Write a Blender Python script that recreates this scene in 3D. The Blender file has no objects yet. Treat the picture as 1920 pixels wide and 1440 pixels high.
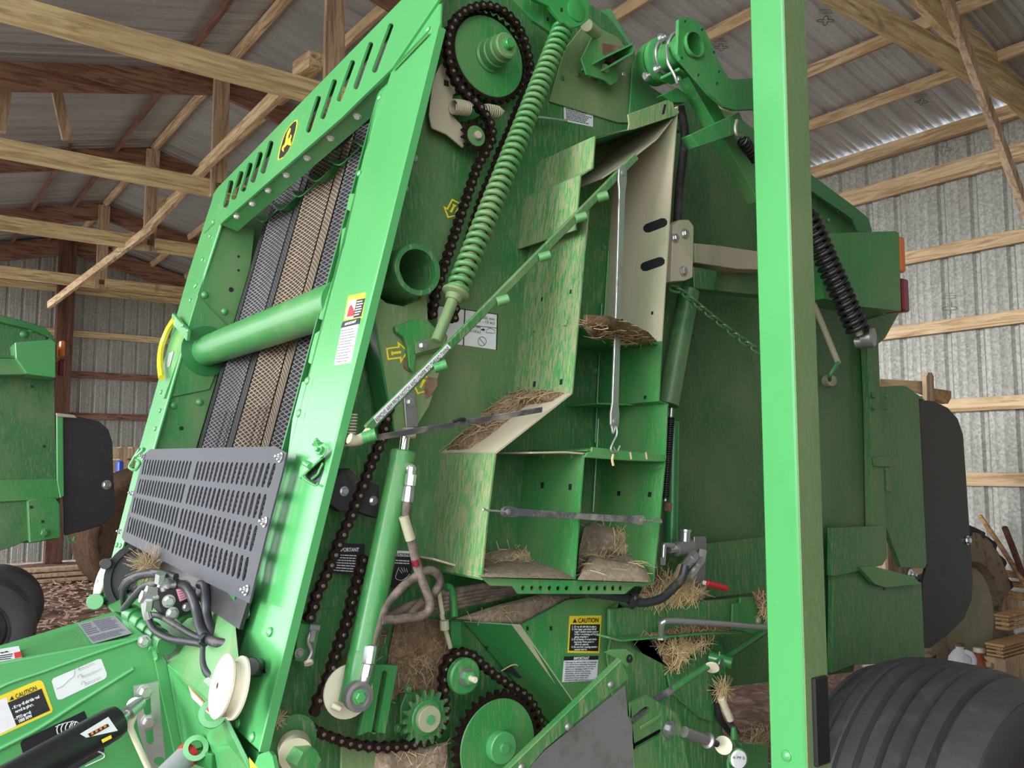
import bpy, bmesh, math, random
from math import sin, cos, tan, pi, radians, atan, sqrt
from mathutils import Vector as V, Matrix, noise
from mathutils.geometry import tessellate_polygon

random.seed(7)
sc = bpy.context.scene
COL = sc.collection

# ------------------------------------------------------------------ camera
FPX = 1600.0
PITCH = atan(150 / FPX)
YAW = atan(1190 * cos(PITCH) / FPX)
EYE = V((0, 0, 1.6))
FW = V((sin(YAW) * cos(PITCH), cos(YAW) * cos(PITCH), sin(PITCH)))
RT = V((cos(YAW), -sin(YAW), 0))
UP = RT.cross(FW)
cam_d = bpy.data.cameras.new('camera')
cam_d.sensor_fit = 'HORIZONTAL'
cam_d.sensor_width = 36
cam_d.lens = FPX / 1920 * 36
cam_d.clip_start = 0.05
cam_d.clip_end = 200
cam = bpy.data.objects.new('camera', cam_d)
COL.objects.link(cam)
cam.matrix_world = Matrix(((RT.x, UP.x, -FW.x, EYE.x), (RT.y, UP.y, -FW.y, EYE.y), (RT.z, UP.z, -FW.z, EYE.z), (0, 0, 0, 1)))
sc.camera = cam

# ------------------------------------------------------------------ light: bright overcast daylight through the open sides of the shed
world = bpy.data.worlds.new('overcast_sky')
sc.world = world
world.use_nodes = True
bg = world.node_tree.nodes['Background']
bg.inputs['Color'].default_value = (0.93, 0.97, 1.0, 1)
bg.inputs['Strength'].default_value = 3.2
sun_d = bpy.data.lights.new('daylight', 'SUN')
sun_d.energy = 2.9
sun_d.angle = radians(25)
sun_d.color = (1.0, 0.985, 0.95)
sun = bpy.data.objects.new('daylight', sun_d)
COL.objects.link(sun)
sun.rotation_euler = V((1.0, 0.02, -0.20)).to_track_quat('-Z', 'Y').to_euler()
sc.view_settings.view_transform = 'Standard'
sc.view_settings.look = 'None'
sc.view_settings.gamma = 1
sc.view_settings.use_curve_mapping = False
sc.view_settings.exposure = 0.26

# ------------------------------------------------------------------ measuring helpers: a photo point is read onto a plane of the place
def ray(x, y):
    return FW + RT * ((x - 960) / FPX) + UP * ((720 - y) / FPX)
def Y(v): return (V((0, v, 0)), V((0, 1, 0)))
def X(v): return (V((v, 0, 0)), V((1, 0, 0)))
def Z(v): return (V((0, 0, v)), V((0, 0, -1)))
FN = V((1, 0, -0.2535)).normalized()              # front face of the machine leans back
FE = V((0.2535, 0, 1)).normalized()
def FR(off=0.0): return (V((0.695, 0, 1.603)) + FN * off, FN)
def hit(x, y, pl):
    d = ray(x, y)
    return EYE + d * ((pl[0] - EYE).dot(pl[1]) / d.dot(pl[1]))
def dep(p): return (p - EYE).dot(FW)
def mm(n, p): return n * dep(p) / FPX              # n photo pixels at point p, in metres

# ------------------------------------------------------------------ materials
def nd(nt, t, **k):
    n = nt.nodes.new(t)
    for a, b in k.items():
        setattr(n, a, b)
    return n
def mat_new(name):
    m = bpy.data.materials.new(name)
    m.use_nodes = True
    nt = m.node_tree
    return m, nt, nt.nodes['Principled BSDF']
def ramp(nt, src, stops):
    r = nd(nt, 'ShaderNodeValToRGB')
    el = r.color_ramp.elements
    while len(el) < len(stops): el.new(0.5)
    for e, (p, c) in zip(el, stops):
        e.position = p
        e.color = c if len(c) == 4 else (*c, 1)
    nt.links.new(src, r.inputs[0])
    return r.outputs[0]
def pos_noise(nt, scale, detail=6, stretch=(1, 1, 1), rough=0.6, dist=0.0, coord='pos'):
    if coord == 'pos':
        g = nd(nt, 'ShaderNodeNewGeometry').outputs['Position']
    else:
        g = nd(nt, 'ShaderNodeTexCoord').outputs[coord]
    mp = nd(nt, 'ShaderNodeMapping')
    mp.inputs['Scale'].default_value = stretch
    nt.links.new(g, mp.inputs['Vector'])
    n = nd(nt, 'ShaderNodeTexNoise')
    n.inputs['Scale'].default_value = scale
    n.inputs['Detail'].default_value = detail
    n.inputs['Roughness'].default_value = rough
    n.inputs['Distortion'].default_value = dist
    nt.links.new(mp.outputs[0], n.inputs['Vector'])
    return n.outputs['Fac']
def mixc(nt, fac, a, b, typ='MIX'):
    m = nd(nt, 'ShaderNodeMix', data_type='RGBA', blend_type=typ)
    for s, v in ((m.inputs[0], fac), (m.inputs[6], a), (m.inputs[7], b)):
        if hasattr(v, 'is_output'): nt.links.new(v, s)
        elif isinstance(v, (int, float)): s.default_value = v
        else: s.default_value = (*v, 1)
    return m.outputs[2]
def mathn(nt, op, a, b=0.0):
    m = nd(nt, 'ShaderNodeMath', operation=op)
    for s, v in ((m.inputs[0], a), (m.inputs[1], b)):
        if hasattr(v, 'is_output'): nt.links.new(v, s)
        else: s.default_value = v
    return m.outputs[0]
def bump(nt, b, h, strength=0.3, dist=0.01):
    n = nd(nt, 'ShaderNodeBump')
    n.inputs['Strength'].default_value = strength
    n.inputs['Distance'].default_value = dist
    nt.links.new(h, n.inputs['Height'])
    nt.links.new(n.outputs[0], b.inputs['Normal'])
def plain(name, c, rough=0.5, metal=0.0, spot=0.0, spotc=(0.3, 0.25, 0.18), bumpy=0.0, coat=0.0):
    m, nt, b = mat_new(name)
    b.inputs['Roughness'].default_value = rough
    b.inputs['Metallic'].default_value = metal
    b.inputs['Coat Weight'].default_value = coat
    n = pos_noise(nt, 28, 6)
    base = mixc(nt, n, tuple(x * 0.82 for x in c), tuple(min(1, x * 1.15) for x in c))
    if spot > 0:
        n2 = pos_noise(nt, 14, 8, rough=0.7)
        f = ramp(nt, n2, [(0.62 - spot * 0.3, (0, 0, 0)), (0.78 - spot * 0.25, (1, 1, 1))])
        base = mixc(nt, f, base, spotc)
        r = mathn(nt, 'MULTIPLY_ADD', f, 0.4)
        r.node.inputs[2].default_value = rough
        nt.links.new(r, b.inputs['Roughness'])
    nt.links.new(base, b.inputs['Base Color'])
    if bumpy: bump(nt, b, pos_noise(nt, 60, 5), bumpy, 0.004)
    return m
DUST = (0.34, 0.29, 0.18)
def green(name, dust=0.1, streak=0.2, c=(0.080, 0.36, 0.115), rough=0.32, thick=0.0, coat=0.25, dc=None):
    m, nt, b = mat_new(name)
    b.inputs['Coat Weight'].default_value = coat
    b.inputs['Coat Roughness'].default_value = 0.2
    big = pos_noise(nt, 3.2, 9, (1, 1, 0.5), 0.62, 0.4)
    fine = pos_noise(nt, 120, 8, (1.2, 1.2, 0.16), 0.8)
    speck = pos_noise(nt, 130, 4, rough=0.7)
    base = mixc(nt, big, tuple(x * 0.84 for x in c), tuple(x * 1.14 for x in c))
    f1 = ramp(nt, big, [(0.60 - dust * 0.42, (0, 0, 0)), (0.86 - dust * 0.34, (1, 1, 1))])
    f2 = ramp(nt, fine, [(0.58 - streak * 0.15, (0, 0, 0)), (0.66 - streak * 0.12, (1, 1, 1))])
    f3 = ramp(nt, speck, [(0.62, (0, 0, 0)), (0.72, (1, 1, 1))])
    a = mathn(nt, 'MULTIPLY', f1, min(1.0, 0.25 + dust))
    s = mathn(nt, 'MULTIPLY', f2, min(0.9, streak))
    k = mathn(nt, 'MULTIPLY', f3, min(0.5, 0.12 + streak * 0.3) if streak > 0.05 else 0.0)
    t = mathn(nt, 'MAXIMUM', mathn(nt, 'MAXIMUM', a, s), k)
    t = mathn(nt, 'MULTIPLY', t, 0.85 if thick < 0.5 else 0.9)
    if thick: t = mathn(nt, 'MAXIMUM', t, thick)
    col = mixc(nt, t, base, dc or DUST)
    nt.links.new(col, b.inputs['Base Color'])
    r = mathn(nt, 'MULTIPLY_ADD', t, 0.55)
    r.node.inputs[2].default_value = rough
    nt.links.new(r, b.inputs['Roughness'])
    bump(nt, b, fine, 0.06 + streak * 0.1, 0.002)
    return m
def wood(name, c1, c2, axis=0, scale=1.0):
    m, nt, b = mat_new(name)
    st = [7, 7, 7]; st[axis] = 0.55
    n = pos_noise(nt, 3.2 * scale, 8, tuple(st), 0.68, 0.9)
    n2 = pos_noise(nt, 1.1, 5, (1, 1, 1), 0.6)
    knots = pos_noise(nt, 3.0, 2, (1, 1, 1), 0.4)
    col = ramp(nt, n, [(0.30, tuple(x * 0.5 for x in c2)), (0.43, c2), (0.55, c1), (0.75, tuple(min(1, x * 1.2) for x in c1))])
    f = ramp(nt, n2, [(0.40, (0, 0, 0)), (0.70, (0.6, 0.6, 0.6))])
    col = mixc(nt, f, col, c2)
    k = ramp(nt, knots, [(0.70, (0, 0, 0)), (0.76, (0.8, 0.8, 0.8))])
    col = mixc(nt, k, col, tuple(x * 0.3 for x in c2))
    nt.links.new(col, b.inputs['Base Color'])
    b.inputs['Roughness'].default_value = 0.82
    bump(nt, b, n, 0.5, 0.004)
    return m
def metal_sheet(name, c, spangle=0.3, rough=0.42, metal=0.75, stain=(0.2, 0.17, 0.13), stretch=(1, 1, 1), stam=0.35):
    m, nt, b = mat_new(name)
    vor = nd(nt, 'ShaderNodeTexVoronoi')
    vor.inputs['Scale'].default_value = 55
    g = nd(nt, 'ShaderNodeNewGeometry').outputs['Position']
    nt.links.new(g, vor.inputs['Vector'])
    sep = nd(nt, 'ShaderNodeSeparateColor'); nt.links.new(vor.outputs['Color'], sep.inputs[0])
    col = mixc(nt, sep.outputs[0], tuple(x * (1 - spangle) for x in c), tuple(min(1, x * (1 + spangle)) for x in c))
    n = pos_noise(nt, 1.6, 8, stretch, 0.65)
    f = ramp(nt, n, [(0.42, (0, 0, 0)), (0.75, (1, 1, 1))])
    col = mixc(nt, mathn(nt, 'MULTIPLY', f, stam), col, stain)
    nt.links.new(col, b.inputs['Base Color'])
    b.inputs['Metallic'].default_value = metal
    b.inputs['Roughness'].default_value = rough
    bump(nt, b, pos_noise(nt, 5, 3, stretch), 0.15, 0.01)
    return m
def hayish(name, c1, c2):
    m, nt, b = mat_new(name)
    n = pos_noise(nt, 60, 8, (1, 1, 1), 0.75, 1.5)
    n2 = pos_noise(nt, 9, 6, (1, 1, 1), 0.6)
    col = ramp(nt, n, [(0.3, tuple(x * 0.35 for x in c2)), (0.46, c2), (0.62, c1)])
    col = mixc(nt, ramp(nt, n2, [(0.4, (0, 0, 0)), (0.7, (0.7, 0.7, 0.7))]), col, tuple(x * 0.7 for x in c2))
    nt.links.new(col, b.inputs['Base Color'])
    b.inputs['Roughness'].default_value = 0.95
    b.inputs['Specular IOR Level'].default_value = 0.1
    bump(nt, b, n, 0.9, 0.006)
    return m
M = {}
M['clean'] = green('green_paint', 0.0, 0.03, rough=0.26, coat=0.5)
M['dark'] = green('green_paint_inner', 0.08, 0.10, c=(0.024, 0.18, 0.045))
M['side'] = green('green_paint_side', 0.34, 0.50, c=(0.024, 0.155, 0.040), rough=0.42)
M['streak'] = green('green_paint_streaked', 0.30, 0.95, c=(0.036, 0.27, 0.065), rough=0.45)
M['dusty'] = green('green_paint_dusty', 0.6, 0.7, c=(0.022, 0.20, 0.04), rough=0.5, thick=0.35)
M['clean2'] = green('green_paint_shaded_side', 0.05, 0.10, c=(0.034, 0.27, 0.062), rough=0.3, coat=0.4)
M['coated'] = green('dust_coated_paint', 1.0, 0.8, c=(0.05, 0.28, 0.07), rough=0.7, thick=0.66, dc=(0.50, 0.42, 0.32))
M['lightdust'] = green('green_paint_film', 0.36, 0.42, c=(0.034, 0.25, 0.062), rough=0.38)
M['speck'] = green('green_paint_speckled', 0.26, 0.62, c=(0.028, 0.19, 0.050), rough=0.42)
M['black'] = plain('black_plastic', (0.012, 0.012, 0.014), 0.4, coat=0.1)
M['rubber'] = plain('black_rubber', (0.018, 0.018, 0.021), 0.6, spot=0.25, spotc=(0.10, 0.09, 0.08), bumpy=0.15)
M['flap'] = plain('rubber_flap', (0.022, 0.023, 0.028), 0.48, spot=0.15, spotc=(0.07, 0.06, 0.055), bumpy=0.2)
M['grayrubber'] = plain('grey_dusty_rubber', (0.075, 0.075, 0.082), 0.6, spot=0.45, spotc=(0.27, 0.25, 0.22), bumpy=0.3)
M['hose'] = plain('hydraulic_hose', (0.03, 0.032, 0.038), 0.42, spot=0.2, spotc=(0.17, 0.14, 0.11))
M['dirtyhose'] = plain('dirty_hose', (0.06, 0.05, 0.045), 0.7, spot=0.7, spotc=(0.23, 0.18, 0.14), bumpy=0.3)
M['chain'] = plain('oiled_chain', (0.030, 0.017, 0.015), 0.30, 0.55)
M['pin'] = plain('chain_pin', (0.42, 0.36, 0.34), 0.2, 0.9)
M['zincb'] = plain('bright_zinc', (0.85, 0.85, 0.85), 0.45, 0.2)
M['zinc'] = plain('zinc_plate', (0.62, 0.63, 0.64), 0.28, 0.85)
M['steel'] = plain('grey_steel', (0.36, 0.36, 0.36), 0.42, 0.75, spot=0.25, spotc=(0.3, 0.25, 0.18))
M['chrome'] = plain('chrome', (0.75, 0.75, 0.75), 0.08, 1.0)
M['graypaint'] = plain('grey_paint', (0.042, 0.043, 0.055), 0.5, 0.0)
M['sheet'] = plain('grey_sheet', (0.19, 0.185, 0.19), 0.5, 0.2, spot=0.35, spotc=(0.12, 0.11, 0.10), bumpy=0.1)
M['white'] = plain('white_plastic', (0.80, 0.79, 0.72), 0.4)
M['ivory'] = plain('ivory_plastic', (0.72, 0.68, 0.52), 0.4)
M['decal'] = plain('decal_white', (0.72, 0.73, 0.76), 0.35)
M['decalgrey'] = plain('decal_grey', (0.30, 0.31, 0.33), 0.4)
M['ink'] = plain('decal_black', (0.015, 0.016, 0.02), 0.4)
M['textgrey'] = plain('decal_grey_print', (0.14, 0.14, 0.2), 0.5)
M['yellow'] = plain('decal_yellow', (0.82, 0.62, 0.03), 0.4)
M['red'] = plain('red_plastic', (0.62, 0.03, 0.04), 0.4)
M['orange'] = plain('orange_print', (0.75, 0.20, 0.04), 0.45)
M['amber'] = plain('amber_lens', (0.75, 0.16, 0.02), 0.2, coat=0.6)
M['redlens'] = plain('red_lens', (0.20, 0.008, 0.03), 0.2, coat=0.6)
M['pink'] = plain('pink_tag', (0.80, 0.30, 0.42), 0.5)
M['blue'] = plain('blue_plastic', (0.03, 0.10, 0.55), 0.4)
M['rust'] = plain('rusty_dirt', (0.17, 0.09, 0.055), 0.9, spot=0.5, spotc=(0.26, 0.20, 0.13), bumpy=0.8)
M['muddy'] = plain('muddy_tyre', (0.30, 0.23, 0.16), 0.85, spot=0.35, spotc=(0.05, 0.045, 0.04), bumpy=0.4)
M['tyre'] = plain('tyre_rubber', (0.048, 0.048, 0.052), 0.5, spot=0.32, spotc=(0.065, 0.062, 0.06), bumpy=0.35)
M['bottle'] = plain('cloudy_white_jug', (0.72, 0.73, 0.80), 0.35)
M['brown'] = plain('brown_jug', (0.30, 0.07, 0.035), 0.35)
M['pinkpail'] = plain('pink_pail', (0.52, 0.22, 0.22), 0.5)
M['woodx'] = wood('lumber_across', (0.88, 0.70, 0.40), (0.58, 0.42, 0.22), 0)
M['woody'] = wood('lumber_along', (0.85, 0.65, 0.42), (0.50, 0.33, 0.18), 1)
M['woodz'] = wood('lumber_upright', (0.66, 0.49, 0.33), (0.38, 0.26, 0.17), 2)
M['redwoodx'] = wood('red_lumber_across', (0.36, 0.20, 0.14), (0.19, 0.085, 0.055), 0)
M['redwoodz'] = wood('red_lumber_upright', (0.16, 0.075, 0.05), (0.085, 0.035, 0.022), 2)
M['redwoody'] = wood('red_lumber_along', (0.26, 0.14, 0.09), (0.15, 0.07, 0.045), 1)
M['paperwood'] = wood('new_lumber', (0.62, 0.40, 0.20), (0.42, 0.24, 0.11), 1)
M['roofmetal'] = metal_sheet('roof_metal', (0.58, 0.62, 0.66), 0.06, 0.45, 0.5, stretch=(0.3, 2.5, 1), stam=0.5, stain=(0.26, 0.27, 0.28))
M['wallmetal'] = metal_sheet('wall_metal', (0.44, 0.45, 0.42), 0.22, 0.6, 0.3, stretch=(2, 2, 0.5))
M['hay'] = hayish('matted_hay', (0.42, 0.30, 0.18), (0.20, 0.13, 0.08))
M['bale'] = hayish('dark_bale', (0.12, 0.07, 0.04), (0.05, 0.03, 0.02))  # shadow over the bale is put into these dark browns
M['haydust'] = hayish('dusty_chaff', (0.58, 0.47, 0.36), (0.38, 0.29, 0.21))
M['straw'] = plain('straw', (0.62, 0.47, 0.25), 0.7)
M['strawdull'] = plain('dull_straw', (0.40, 0.29, 0.17), 0.8)
def belt_mat(name, lo, hi, k1, k2):
    m, nt, b = mat_new(name)
    uv = nd(nt, 'ShaderNodeTexCoord').outputs['UV']
    s = nd(nt, 'ShaderNodeSeparateXYZ'); nt.links.new(uv, s.inputs[0])
    u, v = s.outputs[0], s.outputs[1]
    a = mathn(nt, 'SINE', mathn(nt, 'ADD', mathn(nt, 'MULTIPLY', u, k1), mathn(nt, 'MULTIPLY', v, k2)))
    c = mathn(nt, 'SINE', mathn(nt, 'SUBTRACT', mathn(nt, 'MULTIPLY', v, k2), mathn(nt, 'MULTIPLY', u, k1)))
    h = mathn(nt, 'MAXIMUM', a, c)
    f = ramp(nt, mathn(nt, 'MULTIPLY_ADD', h, 0.5), [(0.30, (0, 0, 0)), (0.47, (1, 1, 1))])
    f.node.inputs[0].links[0].from_node.inputs[2].default_value = 0.0
    n = pos_noise(nt, 5, 8, (1, 1, 0.4), 0.7)
    hi2 = mixc(nt, ramp(nt, n, [(0.38, (0, 0, 0)), (0.62, (1, 1, 1))]), hi, tuple(x * 0.62 for x in hi))
    nt.links.new(mixc(nt, f, lo, hi2), b.inputs['Base Color'])
    b.inputs['Roughness'].default_value = 0.62
    bump(nt, b, h, 0.7, 0.003)
    return m
M['belt'] = belt_mat('grey_belt', (0.03, 0.03, 0.034), (0.30, 0.29, 0.31), 240, 480)
M['beltlight'] = belt_mat('light_grey_belt', (0.05, 0.05, 0.055), (0.42, 0.41, 0.44), 240, 480)
M['belttan'] = belt_mat('hay_stained_belt', (0.07, 0.05, 0.04), (0.62, 0.50, 0.36), 240, 480)
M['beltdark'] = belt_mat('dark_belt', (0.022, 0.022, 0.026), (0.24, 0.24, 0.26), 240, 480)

# ------------------------------------------------------------------ object helpers
WL = {}            # world location of every object that can be a parent
def link(name, me, mat, parent=None, c=None, label=None, smooth=False):
    if not me.materials and mat: me.materials.append(M[mat] if isinstance(mat, str) else mat)
    if smooth:
        for f in me.polygons: f.use_smooth = True
    o = bpy.data.objects.new(name, me)
    COL.objects.link(o)
    c = c or V((0, 0, 0))
    o.parent = parent
    o.location = c - (WL[parent] if parent else V((0, 0, 0)))
    WL[o] = c.copy()
    if label: o['label'] = label
    return o
def obj(name, bm, mat, parent=None, label=None, smooth=None, mats=None):
    """link a bmesh given in world coordinates, its origin moved to its middle"""
    vs = [v.co for v in bm.verts]
    lo = V([min(v[i] for v in vs) for i in range(3)]); hi = V([max(v[i] for v in vs) for i in range(3)])
    c = (lo + hi) / 2
    bmesh.ops.translate(bm, verts=bm.verts, vec=-c)
    me = bpy.data.meshes.new(name)
    bm.to_mesh(me); bm.free()
    if mats:
        for k in mats: me.materials.append(M[k])
    o = link(name, me, mat, parent, c, label)
    if smooth is not None:
        a = radians(smooth)
        for f in me.polygons: f.use_smooth = True
        me.set_sharp_from_angle(angle=a)
    return o
def thing(name, label, cat, loc, group=None, kind=None):
    o = bpy.data.objects.new(name, None)
    COL.objects.link(o)
    o.location = loc
    o.empty_display_size = 0.1
    WL[o] = V(loc)
    tag(o, label, cat, group, kind)
    return o
def tag(o, label=None, cat=None, group=None, kind=None):
    if label: o['label'] = label
    if cat: o['category'] = cat
    if group: o['group'] = group
    if kind: o['kind'] = kind
    return o
def bev(o, w=0.002, seg=1):
    m = o.modifiers.new('bevel', 'BEVEL')
    m.width = w; m.segments = seg; m.limit_method = 'ANGLE'; m.angle_limit = radians(40)
    return o
def add_prism(bm, pts, n, t, holes=()):
    """pts: coplanar loop; extruded by n*t; holes: list of loops"""
    loops = [list(pts)] + [list(h) for h in holes]
    off = n * t
    fr = [[bm.verts.new(p) for p in l] for l in loops]
    bk = [[bm.verts.new(p + off) for p in l] for l in loops]
    if holes:
        a = [v for l in fr for v in l]; b = [v for l in bk for v in l]
        for tri in tessellate_polygon(loops):
            try:
                bm.faces.new([a[i] for i in tri]); bm.faces.new([b[i] for i in reversed(tri)])
            except ValueError: pass
    else:
        bm.faces.new(fr[0]); bm.faces.new(list(reversed(bk[0])))
    for f, k in zip(fr, bk):
        for i in range(len(f)):
            j = (i + 1) % len(f)
            bm.faces.new((f[i], k[i], k[j], f[j]))
    bmesh.ops.recalc_face_normals(bm, faces=bm.faces)
def plate(name, parent, mat, px, pl, t=0.006, holes=(), label=None, b=0.0015, back=None):
    """sheet whose outline is read onto plane pl; it is t thick, going away from the eye"""
    pts = [hit(x, y, pl) for x, y in px]
    n = pl[1].copy()
    if n.dot(pts[0] - EYE) < 0: n = -n
    hs = [[hit(x, y, pl) for x, y in h] for h in holes]
    bm = bmesh.new()
    add_prism(bm, pts, n, t, hs)
    o = obj(name, bm, mat, parent, label)
    if not holes and b: bev(o, min(b, t * 0.4))
    return o
def rhole(x0, y0, x1, y1, w, n=4):
    """rounded slot between two photo points, w wide"""
    d = V((x1 - x0, y1 - y0)).normalized(); s = V((-d.y, d.x)); out = []
    for i in range(n + 1):
        a = pi * i / n
        out.append(V((x1, y1)) + (s * cos(a) + d * sin(a)) * w / 2)
    for i in range(n + 1):
        a = pi * i / n
        out.append(V((x0, y0)) + (-s * cos(a) - d * sin(a)) * w / 2)
    return [(p.x, p.y) for p in out]
def ell(x, y, rx, ry=None, n=10):
    ry = ry or rx
    return [(x + rx * cos(2 * pi * i / n), y + ry * sin(2 * pi * i / n)) for i in range(n)]
def fold(name, parent, mat, px, y1, y2, t=0.004, label=None, closed=False):
    """bent sheet: outline read on plane Y=y1 and carried straight back to Y=y2"""
    P = [hit(x, y, Y(y1)) for x, y in px]
    if closed: P = P + [P[0]]
    n = len(P)
    nr = []
    for i in range(n):
        a = P[max(0, i - 1)]; b2 = P[min(n - 1, i + 1)]
        if closed and i in (0, n - 1): a = P[-2]; b2 = P[1]
        d = (b2 - a); d.y = 0; d.normalize()
        nr.append(V((d.z, 0, -d.x)))
    bm = bmesh.new()
    rows = []
    for p, m in zip(P, nr):
        rows.append([bm.verts.new(p), bm.verts.new(p + V((0, y2 - y1, 0))), bm.verts.new(p + m * t + V((0, y2 - y1, 0))), bm.verts.new(p + m * t)])
    for r, s in zip(rows, rows[1:]):
        for i in range(4):
            bm.faces.new((r[i], r[(i + 1) % 4], s[(i + 1) % 4], s[i]))
    bm.faces.new(rows[0]); bm.faces.new(list(reversed(rows[-1])))
    bmesh.ops.recalc_face_normals(bm, faces=bm.faces)
    return obj(name, bm, mat, parent, label)
def add_box(bm, lo, hi):
    r = bmesh.ops.create_cube(bm, size=1)['verts']
    c = (V(lo) + V(hi)) / 2; s = V(hi) - V(lo)
    for v in r: v.co = V((v.co.x * s.x, v.co.y * s.y, v.co.z * s.z)) + c
    return r
def box(name, parent, mat, lo, hi, label=None, b=0.003):
    bm = bmesh.new(); add_box(bm, lo, hi)
    o = obj(name, bm, mat, parent, label)
    if b: bev(o, b)
    return o
def add_bar(bm, a, b, w, h, up=V((0, 0, 1))):
    """rectangular bar from a to b: w across, h along up"""
    a = V(a); b = V(b); d = (b - a).normalized()
    s = d.cross(up)
    if s.length < 1e-4: s = d.cross(V((1, 0, 0)))
    s.normalize(); u = s.cross(d)
    q = [s * (w / 2) + u * (h / 2), -s * (w / 2) + u * (h / 2), -s * (w / 2) - u * (h / 2), s * (w / 2) - u * (h / 2)]
    A = [bm.verts.new(a + k) for k in q]; B = [bm.verts.new(b + k) for k in q]
    for i in range(4):
        j = (i + 1) % 4
        bm.faces.new((A[i], A[j], B[j], B[i]))
    bm.faces.new(list(reversed(A))); bm.faces.new(B)
    bmesh.ops.recalc_face_normals(bm, faces=bm.faces)
def bar(name, parent, mat, a, b, w, h, up=V((0, 0, 1)), label=None, bv=0.002):
    bm = bmesh.new(); add_bar(bm, a, b, w, h, up)
    o = obj(name, bm, mat, parent, label)
    if bv: bev(o, bv)
    return o
def frame_of(ax):
    ax = ax.normalized()
    s = ax.cross(V((0, 0, 1)))
    if s.length < 1e-3: s = V((1, 0, 0))
    s.normalize()
    return s, ax.cross(s)
def add_lathe(bm, prof, c, ax, seg=24, close=True):
    """prof: list of (radius, height along ax)"""
    ax = V(ax).normalized(); s, u = frame_of(ax)
    rings = []
    for r, h in prof:
        rings.append([bm.verts.new(c + ax * h + (s * cos(2 * pi * i / seg) + u * sin(2 * pi * i / seg)) * max(r, 1e-5)) for i in range(seg)])
    for a, b in zip(rings, rings[1:]):
        for i in range(seg):
            j = (i + 1) % seg
            bm.faces.new((a[i], a[j], b[j], b[i]))
    if close:
        bm.faces.new(list(reversed(rings[0]))); bm.faces.new(rings[-1])
    bmesh.ops.recalc_face_normals(bm, faces=bm.faces)
def lathe(name, parent, mat, prof, c, ax, seg=24, label=None, close=True):
    bm = bmesh.new(); add_lathe(bm, prof, V(c), ax, seg, close)
    return obj(name, bm, mat, parent, label, smooth=35)
def cyl(name, parent, mat, a, b, r, seg=20, label=None, r2=None):
    a = V(a); b = V(b); L = (b - a).length
    r2 = r if r2 is None else r2
    e = min(0.0015, r * 0.15, L * 0.2)
    return lathe(name, parent, mat, [(r - e, 0), (r, e), (r2, L - e), (r2 - e, L)], a, b - a, seg, label)
def smooth_path(P, k=6):
    out = []
    n = len(P)
    for i in range(n - 1):
        p0 = P[max(0, i - 1)]; p1 = P[i]; p2 = P[i + 1]; p3 = P[min(n - 1, i + 2)]
        for j in range(k):
            t = j / k
            out.append(0.5 * ((2 * p1) + (p2 - p0) * t + (2 * p0 - 5 * p1 + 4 * p2 - p3) * t * t + (3 * p1 - p0 - 3 * p2 + p3) * t ** 3))
    out.append(P[-1])
    return out
def add_tube(bm, P, r, seg=10, closed=False):
    n = len(P)
    rad = r if isinstance(r, (list, tuple)) else [r] * n
    rings = []; prev = None
    for i in range(n):
        a = P[(i - 1) % n] if closed else P[max(0, i - 1)]
        b = P[(i + 1) % n] if closed else P[min(n - 1, i + 1)]
        d = (b - a).normalized()
        if prev is None: s = frame_of(d)[0]
        else:
            s = prev - d * prev.dot(d); s.normalize()
        prev = s; u = d.cross(s)
        rings.append([bm.verts.new(P[i] + (s * cos(2 * pi * k / seg) + u * sin(2 * pi * k / seg)) * rad[i]) for k in range(seg)])
    pairs = list(zip(rings, rings[1:]))
    if closed: pairs.append((rings[-1], rings[0]))
    for a, b in pairs:
        for k in range(seg):
            j = (k + 1) % seg
            bm.faces.new((a[k], a[j], b[j], b[k]))
    if not closed:
        bm.faces.new(list(reversed(rings[0]))); bm.faces.new(rings[-1])
def tube(name, parent, mat, P, r, seg=10, label=None, k=6, closed=False):
    bm = bmesh.new()
    P = [V(p) for p in P]
    add_tube(bm, smooth_path(P, k) if k else P, r, seg, closed)
    bmesh.ops.recalc_face_normals(bm, faces=bm.faces)
    return obj(name, bm, mat, parent, label, smooth=50)
def coil(name, parent, mat, a, b, R, r, turns, seg=7, per=16, label=None, lead=0.0, taper=0):
    a = V(a); b = V(b); ax = (b - a); L = ax.length; ax.normalize(); s, u = frame_of(ax)
    N = int(turns * per); P = []
    for i in range(N + 1):
        t = i / N; th = 2 * pi * turns * t
        RR = R
        if taper and (t < taper or t > 1 - taper): RR = R * (0.45 + 0.55 * min(t, 1 - t) / taper)
        P.append(a + ax * (L * t) + (s * cos(th) + u * sin(th)) * RR)
    bm = bmesh.new(); add_tube(bm, P, r, seg)
    bmesh.ops.recalc_face_normals(bm, faces=bm.faces)
    return obj(name, bm, mat, parent, label, smooth=60)
SHARED = {}
def place(name, key, build, mat, parent, mw, label=None):
    """object with mesh data shared under key, standing at world matrix mw"""
    if key not in SHARED:
        bm = bmesh.new(); build(bm)
        bmesh.ops.recalc_face_normals(bm, faces=bm.faces)
        me = bpy.data.meshes.new(name); bm.to_mesh(me); bm.free()
        for q in (mat if isinstance(mat, (list, tuple)) else [mat]): me.materials.append(M[q])
        for f in me.polygons: f.use_smooth = True
        me.set_sharp_from_angle(angle=radians(35))
        SHARED[key] = me
    o = bpy.data.objects.new(name, SHARED[key])
    COL.objects.link(o)
    o.parent = parent
    pw = WL[parent] if parent else V((0, 0, 0))
    o.matrix_local = Matrix.Translation(-pw) @ mw
    WL[o] = mw.translation.copy()
    if label: o['label'] = label
    return o
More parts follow.
